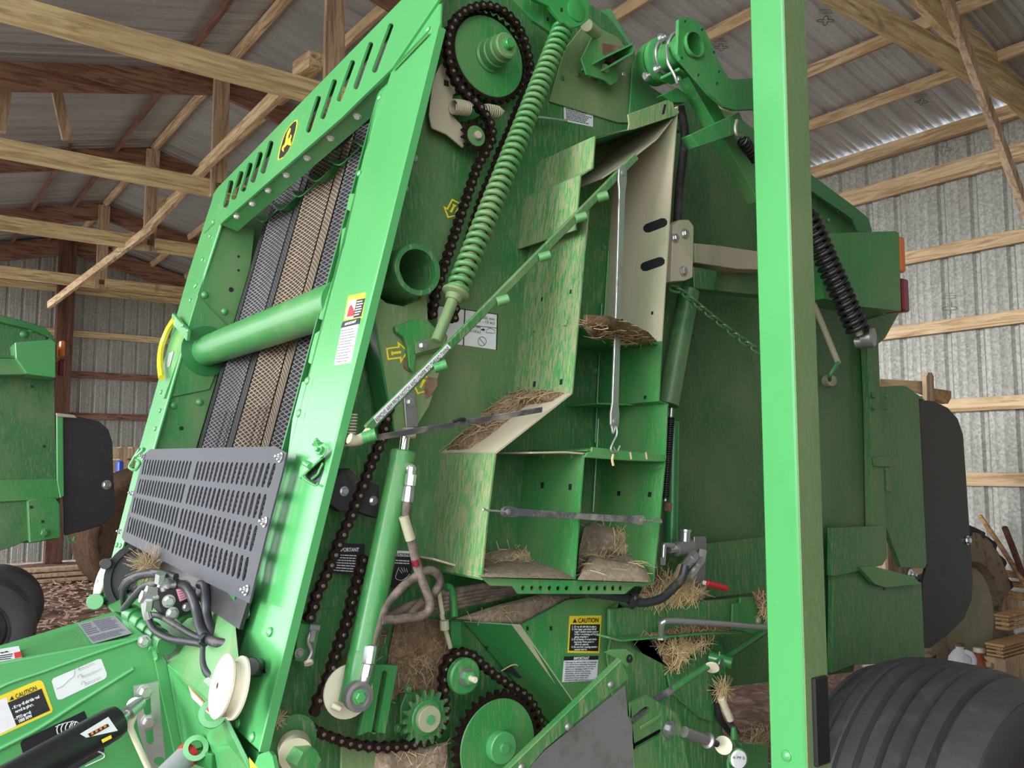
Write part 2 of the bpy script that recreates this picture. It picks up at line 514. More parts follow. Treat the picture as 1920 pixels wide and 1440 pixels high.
def orient(loc, zax, s=1.0, spin=0.0):
    x, y = frame_of(V(zax)); z = V(zax).normalized()
    R = Matrix(((x.x, y.x, z.x, 0), (x.y, y.y, z.y, 0), (x.z, y.z, z.z, 0), (0, 0, 0, 1)))
    return Matrix.Translation(loc) @ R @ Matrix.Rotation(spin, 4, 'Z') @ Matrix.Scale(s, 4)
def b_bolt(bm):      # unit: head 1 across-corner radius, stands on z=0
    add_lathe(bm, [(1.35, 0), (1.35, 0.18), (1.0, 0.2)], V((0, 0, 0)), V((0, 0, 1)), 14)
    add_lathe(bm, [(1.0, 0.2), (1.0, 0.8), (0.8, 0.95)], V((0, 0, 0)), V((0, 0, 1)), 6)
def b_rivet(bm):
    add_lathe(bm, [(1.0, 0), (0.95, 0.25), (0.6, 0.55), (0.2, 0.65)], V((0, 0, 0)), V((0, 0, 1)), 12)
def b_nut(bm):
    add_lathe(bm, [(1.5, 0), (1.5, 0.15), (1.0, 0.17)], V((0, 0, 0)), V((0, 0, 1)), 14)
    add_lathe(bm, [(1.0, 0.17), (1.0, 0.9)], V((0, 0, 0)), V((0, 0, 1)), 6)
    add_lathe(bm, [(0.5, 0.8), (0.5, 1.7), (0.4, 1.8)], V((0, 0, 0)), V((0, 0, 1)), 10)
def bolt(parent, x, y, pl, r=0.007, mat='zinc', kind='bolt', name=None):
    p = hit(x, y, pl)
    n = pl[1].copy()
    if n.dot(p - EYE) > 0: n = -n
    f = {'bolt': b_bolt, 'rivet': b_rivet, 'nut': b_nut}[kind]
    return place(name or kind, kind + mat, f, mat, parent, orient(p, n, r, random.random()))
def hole(parent, x, y, pl, w=0.008, h=0.008, name='hole'):
    """punched square hole seen as a recessed dark plug"""
    p = hit(x, y, pl); n = pl[1].copy()
    if n.dot(p - EYE) > 0: n = -n
    s, u = frame_of(n)
    k = ('plug', round(w, 4), round(h, 4))
    def f(bm):
        add_box(bm, (-w / 2, -h / 2, -0.001), (w / 2, h / 2, 0.0006))
    return place(name, k, f, 'ink', parent, orient(p, n))
def slab_text(parent, s, x0, y0, x1, y1, pl, hpx, mat='ink', name='lettering', bold=0.0, lift=0.0012, fit=True, flip=False):
    """one line of lettering whose baseline runs between two photo points of plane pl"""
    a = hit(x0, y0, pl); b = hit(x1, y1, pl)
    n = pl[1].copy()
    if n.dot(a - EYE) > 0: n = -n
    u = (b - a).normalized(); v = n.cross(u)
    cu = bpy.data.curves.new('lettering', 'FONT')
    cu.body = s; cu.extrude = 0.0001; cu.offset = bold
    H = mm(hpx, a) / 0.70
    cu.size = H
    cu.materials.append(M[mat])
    o = bpy.data.objects.new(name, cu)
    COL.objects.link(o)
    sx = 1.0
    if fit:
        bpy.context.view_layer.update()
        w = o.dimensions.x
        if w > 1e-6: sx = (b - a).length / w
    loc = a + n * lift
    R = Matrix(((u.x * sx, v.x, n.x, loc.x), (u.y * sx, v.y, n.y, loc.y), (u.z * sx, v.z, n.z, loc.z), (0, 0, 0, 1)))
    bpy.context.view_layer.update()
    me = bpy.data.meshes.new_from_object(o.evaluated_get(bpy.context.evaluated_depsgraph_get()))
    bpy.data.objects.remove(o)
    bpy.data.curves.remove(cu)
    o = bpy.data.objects.new(name, me)
    COL.objects.link(o)
    o.parent = parent
    o.matrix_local = Matrix.Translation(-WL[parent]) @ R
    WL[o] = loc.copy()
    return o
def decal(parent, name, mat, px, pl, label=None, t=0.0007):
    """thin sticker standing just proud of the panel at plane pl"""
    p0 = hit(*px[0], pl); n = pl[1].copy()
    if n.dot(p0 - EYE) < 0: n = -n
    q = (pl[0] - n * t, pl[1])
    return plate(name, parent, mat, px, q, t * 0.8, label=label, b=0)
def lines(parent, mat, quad, rows, pl, w=0.5, seed=1, ragged=0.25, words=True):
    """rows of fine print too small to read, as raised print bars in one piece; quad = tl, tr, br, bl"""
    rnd = random.Random(seed)
    p0 = hit(*quad[0], pl); n = pl[1].copy()
    if n.dot(p0 - EYE) > 0: n = -n
    q = [hit(x, y, pl) + n * 0.0012 for x, y in quad]
    bm = bmesh.new()
    for r in range(rows):
        a = (r + 0.5 - w / 2) / rows; b = (r + 0.5 + w / 2) / rows
        end = 1 - rnd.random() * ragged; u = 0.0
        while u < end:
            L = (0.05 + rnd.random() * 0.12) if words else end
            e = min(end, u + L)
            def P(s, t): return q[0].lerp(q[1], s).lerp(q[3].lerp(q[2], s), t)
            bm.faces.new([bm.verts.new(P(*k)) for k in ((u, a), (e, a), (e, b), (u, b))])
            u = e + 0.02
    return obj('fine_print', bm, mat, parent)
def straw(name, pts, L, r, mat='straw', parent=None, seed=3, label=None, flat=0.5):
    """many loose stalks as one piece: pts = list of (point, preferred normal)"""
    rnd = random.Random(seed); bm = bmesh.new()
    for p, n in pts:
        d = V((rnd.uniform(-1, 1), rnd.uniform(-1, 1), rnd.uniform(-1, 1)))
        d = d - n * d.dot(n) * flat; d.normalize()
        l = L * rnd.uniform(0.4, 1.3); bend = V((rnd.uniform(-1, 1), rnd.uniform(-1, 1), rnd.uniform(-1, 1))) * l * 0.12
        add_tube(bm, [p - d * l / 2, p + bend + n * l * 0.05, p + d * l / 2], r * rnd.uniform(0.6, 1.3), 3)
    return obj(name, bm, mat, parent, label)
# ================================================================== the shed
EAVE_X0, EAVE_X1, RIDGE_X = -2.0, 7.0, 2.5
EAVE_Z, SLOPE = 4.36, 0.25
FAR = 16.0
def roof_z(x): return EAVE_Z + SLOPE * (4.5 - abs(x - RIDGE_X))
# floor: dirt with bumps
bm = bmesh.new()
NX, NY = 70, 90
gv = []
for j in range(NY + 1):
    row = []
    for i in range(NX + 1):
        x = -14 + 24 * i / NX; y = -8 + 28 * j / NY
        z = 0.045 * noise.noise(V((x * 1.6, y * 1.6, 0))) + 0.02 * noise.noise(V((x * 6, y * 6, 3)))
        row.append(bm.verts.new((x, y, z - 0.02)))
    gv.append(row)
for j in range(NY):
    for i in range(NX):
        bm.faces.new((gv[j][i], gv[j][i + 1], gv[j + 1][i + 1], gv[j + 1][i]))
m, nt, b = mat_new('shed_dirt')
n = pos_noise(nt, 9, 10, (1, 1, 1), 0.72, 0.8)
nt.links.new(ramp(nt, n, [(0.32, (0.05, 0.028, 0.018)), (0.5, (0.16, 0.09, 0.06)), (0.66, (0.38, 0.25, 0.18))]), b.inputs['Base Color'])
b.inputs['Roughness'].default_value = 0.95
bump(nt, b, n, 0.8, 0.03)
M['dirt'] = m
fl = obj('floor', bm, 'dirt', smooth=60); tag(fl, kind='structure')
gm = plain('pale_gravel', (0.46, 0.43, 0.38), 0.9, bumpy=0.5)  # pale unseen yard, added so its bounce brightens the roof
bm = bmesh.new()
for (x0, y0, x1, y1) in ((-60, -60, -13.9, 60), (-14, -60, 40, -7.9)):
    bm.faces.new([bm.verts.new(q) for q in ((x0, y0, -.03), (x1, y0, -.03), (x1, y1, -.03), (x0, y1, -.03))])
tag(obj('ground', bm, gm), kind='structure')
bm = bmesh.new(); bm.faces.new([bm.verts.new(q) for q in ((-14, -8, .06), (-3.2, -8, .06), (-3.2, 20, .06), (-14, 20, .06))])  # second pale sheet beside the open side, for the same bounce
tag(obj('ground', bm, gm), kind='structure')
# wood chips lying on the dirt
rnd = random.Random(11); bm = bmesh.new()
for k in range(5200):
    y = 4.2 + rnd.random() ** 0.8 * 10.5
    x = rnd.uniform(-0.25, 0.36) * y
    z = 0.03 * noise.noise(V((x * 1.6, y * 1.6, 0))) + 0.02
    a = rnd.random() * pi; L = rnd.uniform(0.02, 0.10); w = rnd.uniform(0.008, 0.028)
    d = V((cos(a), sin(a), rnd.uniform(-.25, .25))) * L; s = V((-sin(a), cos(a), rnd.uniform(-.3, .3))) * w; c = V((x, y, z + 0.01))
    vs = [bm.verts.new(c + q) for q in (d + s * .6, -d + s, -d - s, d - s * .7)]
    top = [bm.verts.new(v.co + V((0, 0, 0.008))) for v in vs]
    bm.faces.new(top)
    for i in range(4): bm.faces.new((vs[i], vs[(i + 1) % 4], top[(i + 1) % 4], top[i]))
ch = obj('wood_chips', bm, plain('pale_chips', (0.40, 0.26, 0.19), 0.85, spot=0.5, spotc=(0.13, 0.07, 0.05)))
tag(ch, 'pale wood chips scattered over the brown dirt floor', 'wood chips', kind='stuff')

# corrugated sheets: profile along s with ribs, h high
def ribbed(bm, P0, du, dv, dn, width, la, lb, rib=0.225, h=0.019):
    """sheet from P0, width along du, running along dv between la(s) and lb(s); ribs stand along dn"""
    s = 0.0; prof = []
    while s < width - 1e-4:
        prof += [(s, 0), (s + rib * .30, 0), (s + rib * .33, 0.004), (s + rib * .36, 0), (s + rib * .56, 0), (s + rib * .59, 0.004), (s + rib * .62, 0), (s + rib * .74, 0), (s + rib * .82, h), (s + rib * .92, h)]
        s += rib
    prof.append((width, 0))
    A = [bm.verts.new(P0 + du * q + dv * la(q) + dn * e) for q, e in prof]
    B = [bm.verts.new(P0 + du * q + dv * lb(q) + dn * e) for q, e in prof]
    for i in range(len(prof) - 1):
        bm.faces.new((A[i], A[i + 1], B[i + 1], B[i]))
def empty_struct(name, loc):
    o = bpy.data.objects.new(name, None); COL.objects.link(o); o.location = loc
    WL[o] = V(loc); o['kind'] = 'structure'
    return o
ceiling = empty_struct('ceiling', (RIDGE_X, 8, EAVE_Z))
SW = 0.9
L_S = sqrt(4.62 ** 2 + (SLOPE * 4.62) ** 2)
for side in (0, 1):
    sg = -1 if side == 0 else 1
    dv = V((sg * 1.0, 0, -SLOPE)).normalized(); dn = V((0, 0, 1))
    for k in range(19):
        def bld(bm, dv=dv): ribbed(bm, V((0, 0, 0)), V((0, 1, 0)), dv, dn, SW + 0.1, lambda q: 0.0, lambda q: L_S)
        y0 = -0.9 + k * SW
        place('roof_sheet', ('roof', side), bld, 'roofmetal', ceiling, Matrix.Translation(V((RIDGE_X, y0, roof_z(RIDGE_X) + 0.03 + 0.0015 * (k % 2)))))
# purlins under the sheets, with the photo's spacing
PURX = [2.52, 3.12, 3.75, 4.34, 4.93, 5.71, 6.32, 2.10, 1.58, 0.60, -0.60, -1.55]
for i, x in enumerate(PURX):
    z = roof_z(x) + 0.03 - 0.046
    tilt = V((0.25 if x < RIDGE_X else -0.25, 0, 1)).normalized()
    c = V((x, 0, z))
    bar('purlin', ceiling, 'redwoody' if x < 2.3 else 'woody', c + V((0, 10.7 if x in (1.58, 0.60) else -0.8, 0)), c + V((0, FAR, 0)), 0.045, 0.088, up=tilt)
bar('eave_girt', ceiling, 'woody', V((6.93, -0.8, EAVE_Z - 0.035)), V((6.93, FAR, EAVE_Z - 0.035)), 0.06, 0.11)

# right wall
wr = empty_struct('wall_right', (7.06, 8, 0))
for k in range(19):
    def bld(bm): ribbed(bm, V((0, 0, 0)), V((0, 1, 0)), V((0, 0, 1)), V((1, 0, 0)), SW + 0.12, lambda q: 0.0, lambda q: 4.35, 0.26, 0.024)
    place('wall_sheet', 'wallr', bld, 'wallmetal', wr, Matrix.Translation(V((7.0 + 0.0015 * (k % 2), -0.9 + k * SW, 0))))
for y_, pxy in ((899, 1880), (757, 1840), (608, 1790), (465, 1790), (325, 1760)):
    z = hit(pxy, y_, X(6.93)).z
    bar('girt', wr, 'woody', V((6.965, -0.8, z)), V((6.965, FAR, z)), 0.045, 0.105 if y_ != 325 else 0.15)
# far gable wall
wf = empty_struct('wall_far', (RIDGE_X, FAR, 0))
for k in range(10):
    x0 = -2.0 + k * SW
    bm = bmesh.new()
    ribbed(bm, V((x0, FAR + 0.05 + 0.0015 * (k % 2), 0)), V((1, 0, 0)), V((0, 0, 1)), V((0, 1, 0)), SW + 0.12, lambda q: 0.0, lambda q: roof_z(x0 + q) + 0.04)
    obj('wall_sheet', bm, 'wallmetal', wf)
for (y_, x_) in ((545, 150), (626, 150), (702, 150), (780, 160), (858, 160), (936, 200)):
    z = hit(x_, y_, Y(FAR - 0.03)).z
    bar('girt', wf, 'redwoodx' if y_ > 690 else 'woodx', V((EAVE_X0, FAR - 0.01, z)), V((EAVE_X1, FAR - 0.01, z)), 0.045, 0.11)
for sg in (-1, 1):
    bar('gable_rafter', wf, 'redwoodx', V((RIDGE_X, FAR - 0.08, roof_z(RIDGE_X) - 0.17)), V((RIDGE_X + sg * 4.5, FAR - 0.08, roof_z(6.999) - 0.17)), 0.05, 0.30)
# unseen end wall behind the viewer, widened to darken viewer-facing sides; open at left
wn = empty_struct('wall_near', (RIDGE_X, -0.9, 0))
for k in range(3, 10):
    x0 = -2.0 + k * SW
    bm = bmesh.new()
    ribbed(bm, V((x0, -0.95, 0)), V((1, 0, 0)), V((0, 0, 1)), V((0, 1, 0)), SW, lambda q: 0.0, lambda q: roof_z(x0 + q))
    obj('wall_sheet', bm, 'wallmetal', wn)

# trusses
def truss(yc, label, tag_mats=('woodx', 'redwoodx', 'woodz')):
    t = thing('roof_truss', label, 'roof truss', (RIDGE_X, yc, EAVE_Z), 'timber roof trusses across the shed')
    zc = 4.26
    bar('bottom_chord', t, tag_mats[0], V((EAVE_X0, yc, zc)), V((EAVE_X1, yc, zc)), 0.045, 0.17)
    for sg in (-1, 1):
        bar('rafter', t, tag_mats[1] if sg < 0 else tag_mats[1], V((RIDGE_X - sg * 0.02, yc + 0.055, roof_z(RIDGE_X) - 0.12)), V((RIDGE_X + sg * 4.5, yc + 0.055, EAVE_Z - 0.12)), 0.05, 0.25, up=V((0, 0, 1)))
    bar('king_post', t, 'woodz', V((RIDGE_X, yc - 0.05, zc - 0.10)), V((RIDGE_X, yc - 0.05, roof_z(RIDGE_X) - 0.06)), 0.15, 0.045, up=V((0, 1, 0)))
    bar('splice_board', t, 'woodx', V((RIDGE_X + 0.05, yc - 0.085, zc)), V((RIDGE_X + 0.75, yc - 0.085, zc)), 0.03, 0.12)
    box('bolt_plate', t, 'rust', (RIDGE_X - 0.035, yc - 0.082, zc - 0.03), (RIDGE_X + 0.035, yc - 0.074, zc + 0.04))
    cyl('bolt', t, 'rust', (RIDGE_X, yc - 0.082, zc + 0.005), (RIDGE_X, yc - 0.10, zc + 0.005), 0.014, 8)
    return t
truss(2.62, 'nearest timber truss, its blurred boards crossing the upper right corner', ('woodx', 'woodx', 'woodz'))
truss(5.6, 'timber truss whose pale chord crosses the top left above the green frame')
truss(8.2, 'second timber truss seen left of the green machine, bolted king post at its middle')
truss(10.8, 'third timber truss back on the left, partly behind the green frame')
truss(13.6, 'farthest free timber truss on the left, just before the gable wall')
# knee brace of the nearest truss
nb = bar('knee_brace', None, 'woodz', hit(1762, -40, Y(2.42)), hit(1932, 420, Y(2.42)), 0.045, 0.075)
tag(nb, 'long slanting pale brace of the near truss at upper right', 'brace')
# slanting lumber braces running from truss to truss
def brace(x0, y0, Y0, x1, y1, Y1, w, h, label, mat='woody'):
    o = bar('lumber_brace', None, mat, hit(x0, y0, Y(Y0)), hit(x1, y1, Y(Y1)), w, h)
    tag(o, label, 'brace', 'slanting braces between the trusses')
brace(92, 572, 13.3, 287, 425, 10.1, 0.05, 0.10, 'lower end of the slanting brace, hanging free over the second baler')
brace(262, 446, 10.6, 408, 290, 8.0, 0.05, 0.10, 'middle length of slanting brace between the second and third trusses')
brace(378, 318, 8.0, 532, 166, 5.9, 0.05, 0.11, 'upper length of slanting brace ending above the ventilated green header')
brace(82, 60, 8.9, 126, 262, 8.9, 0.06, 0.09, 'short steep brace hanging at upper left before the dark roof', 'woodz')
brace(8, 150, 8.7, -6, 245, 8.7, 0.06, 0.14, 'split board hanging at the left edge under the thick beam', 'woodz')
brace(270, 412, 12.5, 350, 330, 12.4, 0.04, 0.06, 'thin brace behind the king post of the third truss')
# posts
for i, (yy, lb) in enumerate(((2.50, 'square wooden wall post at the right under the nearest truss'), (5.6, 'square wooden wall post hidden behind the green machine, second truss'))):
    o = box('wooden_post', None, 'redwoodz', (6.80, yy - 0.07, 0), (6.94, yy + 0.07, EAVE_Z)); tag(o, lb, 'post')
p = hit(124, 560, Y(FAR - 0.25))
o = box('wooden_post', None, 'redwoodz', (p.x - 0.13, FAR - 0.32, 0), (p.x + 0.12, FAR - 0.12, roof_z(p.x) - 0.02))
tag(o, 'dark red wooden post at the far gable wall behind the second baler', 'post')
for yy in (2.95, 5.6, 8.2, 10.8, 13.6):
    o = box('wooden_post', None, 'redwoodz', (EAVE_X0 - 0.07, yy + 0.03, 0), (EAVE_X0 + 0.07, yy + 0.17, EAVE_Z))
    tag(o, {2.95: 'eave post on the open left side, under the nearest truss', 5.6: 'eave post on the open left side, under the second truss', 8.2: 'eave post on the open left side, under the third truss', 10.8: 'eave post on the open left side, under the fourth truss', 13.6: 'eave post on the open left side, nearest the gable wall'}[yy], 'post', 'posts of the open eave')
# maker's stamps printed on the sheets: a small clover of four loops with lines below
def stamp(parent, x, y, pl, s):
    p = hit(x, y, pl); n = pl[1].copy()
    if n.dot(p - EYE) > 0: n = -n
    a = hit(x + s, y, pl) - p; u = a.normalized(); S = a.length; v = n.cross(u)
    bm = bmesh.new()
    P = []
    for i in range(48):
        th = 2 * pi * i / 48
        r = S * (0.62 + 0.32 * cos(4 * th))
        P.append(p + u * r * cos(th) * 1.15 + v * r * sin(th) + n * 0.004)
    add_tube(bm, P, S * 0.045, 3, closed=True)
    for k in range(3):
        q = p + v * (S * (1.5 + 0.35 * k)) + n * 0.004
        add_tube(bm, [q - u * S * 1.1, q + u * S * (0.9 - 0.2 * k)], S * 0.03, 3)
    return obj('sheet_stamp', bm, 'decalgrey' if pl[1].x > .9 else 'ink', parent)
stamp(wr, 1780, 578, X(6.995), 13)
stamp(wr, 1770, 280, X(6.995), 13)
RN = V((SLOPE, 0, 1)).normalized()
RPL = (V((RIDGE_X, 0, roof_z(RIDGE_X) + 0.022)), RN)
stamp(ceiling, 1548, 38, RPL, 15)
stamp(ceiling, 1728, 190, RPL, 12)
stamp(ceiling, 1352, 88, RPL, 12)

brace(560, 134, 5.9, 592, 112, 5.6, 0.10, 0.12, 'short rough block of brace fixed beside the king post at the top')
# ================================================================== the round baler
B = thing('round_baler', 'large green round baler with its side shield open, filling the middle of the shed', 'baler', (1.4, 2.2, 0.0))
YS, YB = 1.68, 1.46                       # main side wall, front edge of the twine box
YF = 2.92                                 # inner face of the far upright

# --- front frame: near upright
plate('near_upright', B, 'clean', [(826, -20), (823, 40), (485, 1411), (408, 1340), (447, 1225), (548, 880), (683, 290), (735, 127), (826, -20)][:-1], FR(0), 0.012, b=0.004)
# folded outer flange of the upright
def on(p, y): return hit(p[0], p[1], FR(0)) + V((0, 0, 0))
a0 = hit(823, 46, FR(0)); a1 = hit(485, 1411, FR(0))
def strip(name, mat, pts, t, parent=B, label=None):
    bm = bmesh.new()
    n = (pts[1] - pts[0]).cross(pts[2] - pts[1]).normalized()
    if n.dot(pts[0] - EYE) < 0: n = -n
    add_prism(bm, pts, n, t)
    return bev(obj(name, bm, mat, parent, label), min(0.0015, t * .4))
strip('upright_side_flange', 'clean', [a0, a1, a1 + FN * 0.020, a0 + FN * 0.020], 0.004)
# inner lip with its step and latch notches
lip = [(735, 127), (717, 143), (702, 200), (690, 255), (673, 350), (664, 362), (655, 362), (649, 392), (656, 396), (649, 425), (641, 428), (633, 492), (611, 560), (596, 597), (604, 600), (600, 618), (590, 625),
       (582, 655), (577, 680), (584, 684), (577, 712), (566, 715), (548, 785), (540, 847), (520, 930), (470, 1105), (425, 1225), (417, 1300), (440, 1290), (460, 1200), (550, 880), (683, 292)]
plate('upright_inner_lip', B, 'clean', lip, FR(0.014), 0.03, b=0.002)
i0 = hit(717, 143, FR(0.015)); i1 = hit(425, 1225, FR(0.015))
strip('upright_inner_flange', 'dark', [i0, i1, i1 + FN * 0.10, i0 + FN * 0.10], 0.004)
for x, y in ((815, 20), (800, 55), (728, 122), (713, 182), (697, 248), (676, 325), (683, 700 - 400), (562, 773), (566, 775), (465, 1147)):
    pass
for x, y in ((803, 55), (728, 123), (712, 183), (674, 325)):
    bolt(B, x, y, FR(-0.001), 0.008, 'clean', 'rivet')
for x, y in ((577, 714), (561, 775), (465, 1152), (506, 1185), (446, 1357), (473, 1382)):
    bolt(B, x, y, FR(-0.001), 0.0095, 'clean', 'rivet')
# grey seal strip behind the upright, at the top
plate('seal_strip', B, 'steel', [(820, 38), (827, 50), (808, 150), (772, 270), (740, 375), (738, 370), (770, 262), (804, 140)], FR(0.022), 0.008, label='grey rubber seal strip')
# --- header with slots
slots = []
for a in ((433, 342, 423, 385), (452, 325, 438, 370), (469, 309, 456, 355), (488, 289, 474, 338), (508, 268, 493, 321), (597, 184, 578, 244), (627, 153, 605, 219), (661, 117, 636, 186), (695, 83, 667, 163), (733, 48, 702, 132), (775, 8, 740, 95)):
    if a[0] == 775: continue
    slots.append(rhole(*a, 9.5))
plate('header', B, 'clean', [(397, 378), (400, 364), (408, 352), (755, -2), (832, -85), (829, -10), (735, 128), (640, 221), (413, 420), (404, 400)], FR(-0.006), 0.006, holes=slots, label='ventilated green header plate with slots')
# header soffit folded back underneath, in one straight run
s0 = hit(413, 421, FR(-0.004)); s1 = hit(735, 128, FR(-0.004))
sd = V((FN.x, 0, FN.z - 0.35)).normalized()
bm = bmesh.new(); add_prism(bm, [s0, s1, s1 + FN * 0.062, s0 + FN * 0.062], V((0, 0, 1)), 0.004)
bev(obj('header_soffit', bm, 'clean', B), 0.0012)
h0 = hit(408, 353, FR(-0.004)); h1 = hit(755, -2, FR(-0.004)); hd = (h1 - h0).normalized(); h1 = h0 + hd * ((hit(832, -85, FR(-0.004)) - h0).length - 0.01)
strip('header_top_flange', 'dark', [h0, h1, h1 + FN * 0.05, h0 + FN * 0.05], 0.004)
for x, y in ((444, 405), (473, 381), (503, 356), (537, 327), (576, 295), (620, 258), (670, 217)):
    sn_ = (s1 - s0).cross(FN).normalized()
    if sn_.z > 0: sn_ = -sn_
    p = hit(x, y, (s0, sn_))
    place('bolt', 'boltzincb', b_bolt, 'zincb', B, orient(p, sn_, 0.0085))
for x, y in ((404, 424), (434, 457), (345, 517)): pass
strip('frame_seam', 'dark', [hit(735, 128, FR(-0.0075)), hit(800, 60, FR(-0.0075)), hit(803, 62, FR(-0.0075)), hit(737, 131, FR(-0.0075))], 0.001)
strip('frame_seam', 'dark', [hit(382, 436, FR(-0.0015)), hit(402, 415, FR(-0.0015)), hit(404, 417, FR(-0.0015)), hit(383, 438, FR(-0.0015))], 0.001)
# emblem: black shield, yellow rim, leaping stag
def poly(pts, cx=540, cy=262): return pts
em = [(557.1, 224.2), (558, 227.5), (555.8, 241.4), (549.9, 261.2), (545.9, 273), (539.3, 285), (530, 296), (521.5, 300.8), (520.5, 298), (523.5, 282.3), (528.7, 263.8), (534.7, 248.6), (544.6, 234.1), (552.5, 226.2)]
e1 = decal(B, 'emblem', 'yellow', em, FR(-0.006), 'shield emblem with a leaping yellow stag on black')
ec = V((538.5, 262.5))
em2 = [((x - ec.x) * 0.88 + ec.x, (y - ec.y) * 0.93 + ec.y) for x, y in em]
decal(e1, 'shield_field', 'ink', em2, FR(-0.0068))
stag = [(530.6, 284.3), (528, 280.5), (529.4, 275.5), (534, 269), (535.2, 263), (536.2, 257.2), (538.2, 249.3), (541, 244), (543.4, 239.6), (544.9, 240.5), (544.4, 246), (542.6, 250.5), (540.8, 254.6), (539.6, 261), (543.6, 257.4), (545, 251.8), (546.9, 254.6), (544.8, 261.2), (545.2, 267.8), (546, 271.5), (543.9, 272.8), (541, 272), (538.6, 270.4), (534.9, 274.8), (531.6, 278), (532, 284)]
decal(e1, 'stag', 'yellow', stag, FR(-0.0076))
# --- far upright
plate('far_upright', B, 'clean', [(398, 372), (413, 420), (370, 553), (287, 840), (230, 1017), (196, 1128), (188, 1127), (262, 836), (353, 512)], FR(0), 0.012, b=0.004)
plate('upright_inner_plate', B, 'lightdust', [(413, 420), (478, 430), (470, 500), (370, 835), (330, 980), (270, 1160), (200, 1128), (230, 1017), (287, 840), (370, 553)], Y(YF), 0.008)
plate('gusset_plate', B, 'lightdust', [(371, 553), (427, 611), (405, 700), (393, 730), (306, 748), (345, 640)], Y(YF - 0.008), 0.005, label='overlapping gusset plate round the cross tube')
for x, y in ((384, 553), (421, 584), (325, 760), (374, 754)):
    bolt(B, x, y, Y(YF - 0.002), 0.012, 'clean', 'rivet')
for x, y in ((368, 535), (357, 563), (302, 750 - 15), (300, 770), (291, 804), (219, 1022), (226, 1023), (400, 416), (394, 443), (380, 487), (366, 537)):
    bolt(B, x, y, FR(-0.001), 0.008, 'clean', 'rivet')
for x, y, r in ((447, 481, 3), (447, 507, 3), (433, 543, 6), (340, 803, 5)):
    p = hit(x, y, Y(YF)); cyl('hole', B, 'ink', p + V((0, -0.002, 0)), p + V((0, 0.004, 0)), mm(r * .8, p), 12)
# yellow level gauge bent outside the far upright
tube('level_gauge', B, 'yellow', [hit(x, y, FR(-0.02)) for x, y in ((328, 598), (315, 618), (303, 650), (300, 680), (303, 708))], 0.011, 6, label='yellow curved gauge strip')
bar('gauge_bracket', B, 'clean', hit(325, 596, FR(-0.02)), hit(354, 630, FR(-0.006)), 0.012, 0.035)
for x, y in ((343, 610), (352, 620)): bolt(B, x, y, FR(-0.022), 0.008, 'clean', 'rivet')
g = decal(B, 'decal', 'decalgrey', [(317, 662), (326, 658), (318, 688), (311, 690)], FR(-0.001))
# --- cross tube
ring = hit(757, 515, Y(1.60)); RT_ = 0.051
te = hit(388, 658, Y(YF - 0.01))
cyl('cross_tube', B, 'lightdust', te, hit(640, 566, Y(1.80)), RT_ * 1.0, 40, label='thick round cross tube between the uprights')
lathe('tube_flange', B, 'dark', [(0.085, 0), (0.085, 0.006), (0.06, 0.007)], te + V((0, 0.004, 0)), V((0, -1, 0)), 32)
# --- belts
BY = [2.90 - 0.147 * k for k in range(9)]
for k in range(8):
    y1, y0 = BY[k], BY[k + 1] + 0.010
    off = 0.124
    c0 = V((0.695, 0, 1.603)) + FN * off
    bm = bmesh.new(); uvl = bm.loops.layers.uv.new('uv')
    K = 10; cols = []
    tiltk = (0.028 if k % 2 else -0.028)
    for i in range(K + 1):
        u = i / K; yy = y1 + (y0 - y1) * u
        dz = tiltk * (u - 0.5) + 0.006 * sin(pi * u)
        cols.append([(bm.verts.new(c0 + FE * s + FN * dz + V((0, yy, 0))), u * (y1 - y0), s) for s in (-1.2, 0.2, 1.02)])
    tc = cols[:]
    for A_, B_ in zip(cols, cols[1:]):
        for i in range(2):
            f = bm.faces.new((A_[i][0], B_[i][0], B_[i + 1][0], A_[i + 1][0]))
            for lp, q in zip(f.loops, (A_[i], B_[i], B_[i + 1], A_[i + 1])): lp[uvl].uv = (q[1], q[2])
    bmesh.ops.solidify(bm, geom=bm.faces[:], thickness=0.006)
    o = obj('belt', bm, ['beltdark', 'beltlight', 'beltdark', 'belttan', 'belttan', 'belt', 'beltlight', 'beltdark'][k], B, smooth=40)
# rollers and top plate behind the header, dark inside
cyl('top_roller', B, 'rubber', V((1.15, 1.70, 2.56)), V((1.15, 2.90, 2.56)), 0.06, 24)
cyl('starter_roller', B, 'rubber', V((0.84, 1.70, 1.22)), V((0.84, 2.90, 1.22)), 0.09, 24)
for k, (x, y) in enumerate(((483, 405), (515, 382), (550, 357), (580, 328), (623, 297), (672, 262))):
    # curved belt guides
    p = hit(x, y, FR(0.085)) + V((0, -0.04, 0)); bm = bmesh.new(); P = []
    S = 0.055
    top = [p + V((0, 0.10 - 0.02 * j, 0)) + FE * (0.018 * cos(j * 0.75)) + FN * (0.004 * j) for j in range(9)]
    for j in range(8):
        a, b2 = top[j], top[j + 1]
        w = FN * 0.05 + FE * 0.02
        v = [bm.verts.new(q) for q in (a, b2, b2 + w, a + w)]; bm.faces.new(v)
    bmesh.ops.remove_doubles(bm, verts=bm.verts, dist=0.0005)
    bmesh.ops.solidify(bm, geom=bm.faces[:], thickness=0.004)
    obj('belt_guide', bm, 'dark', B, smooth=50)
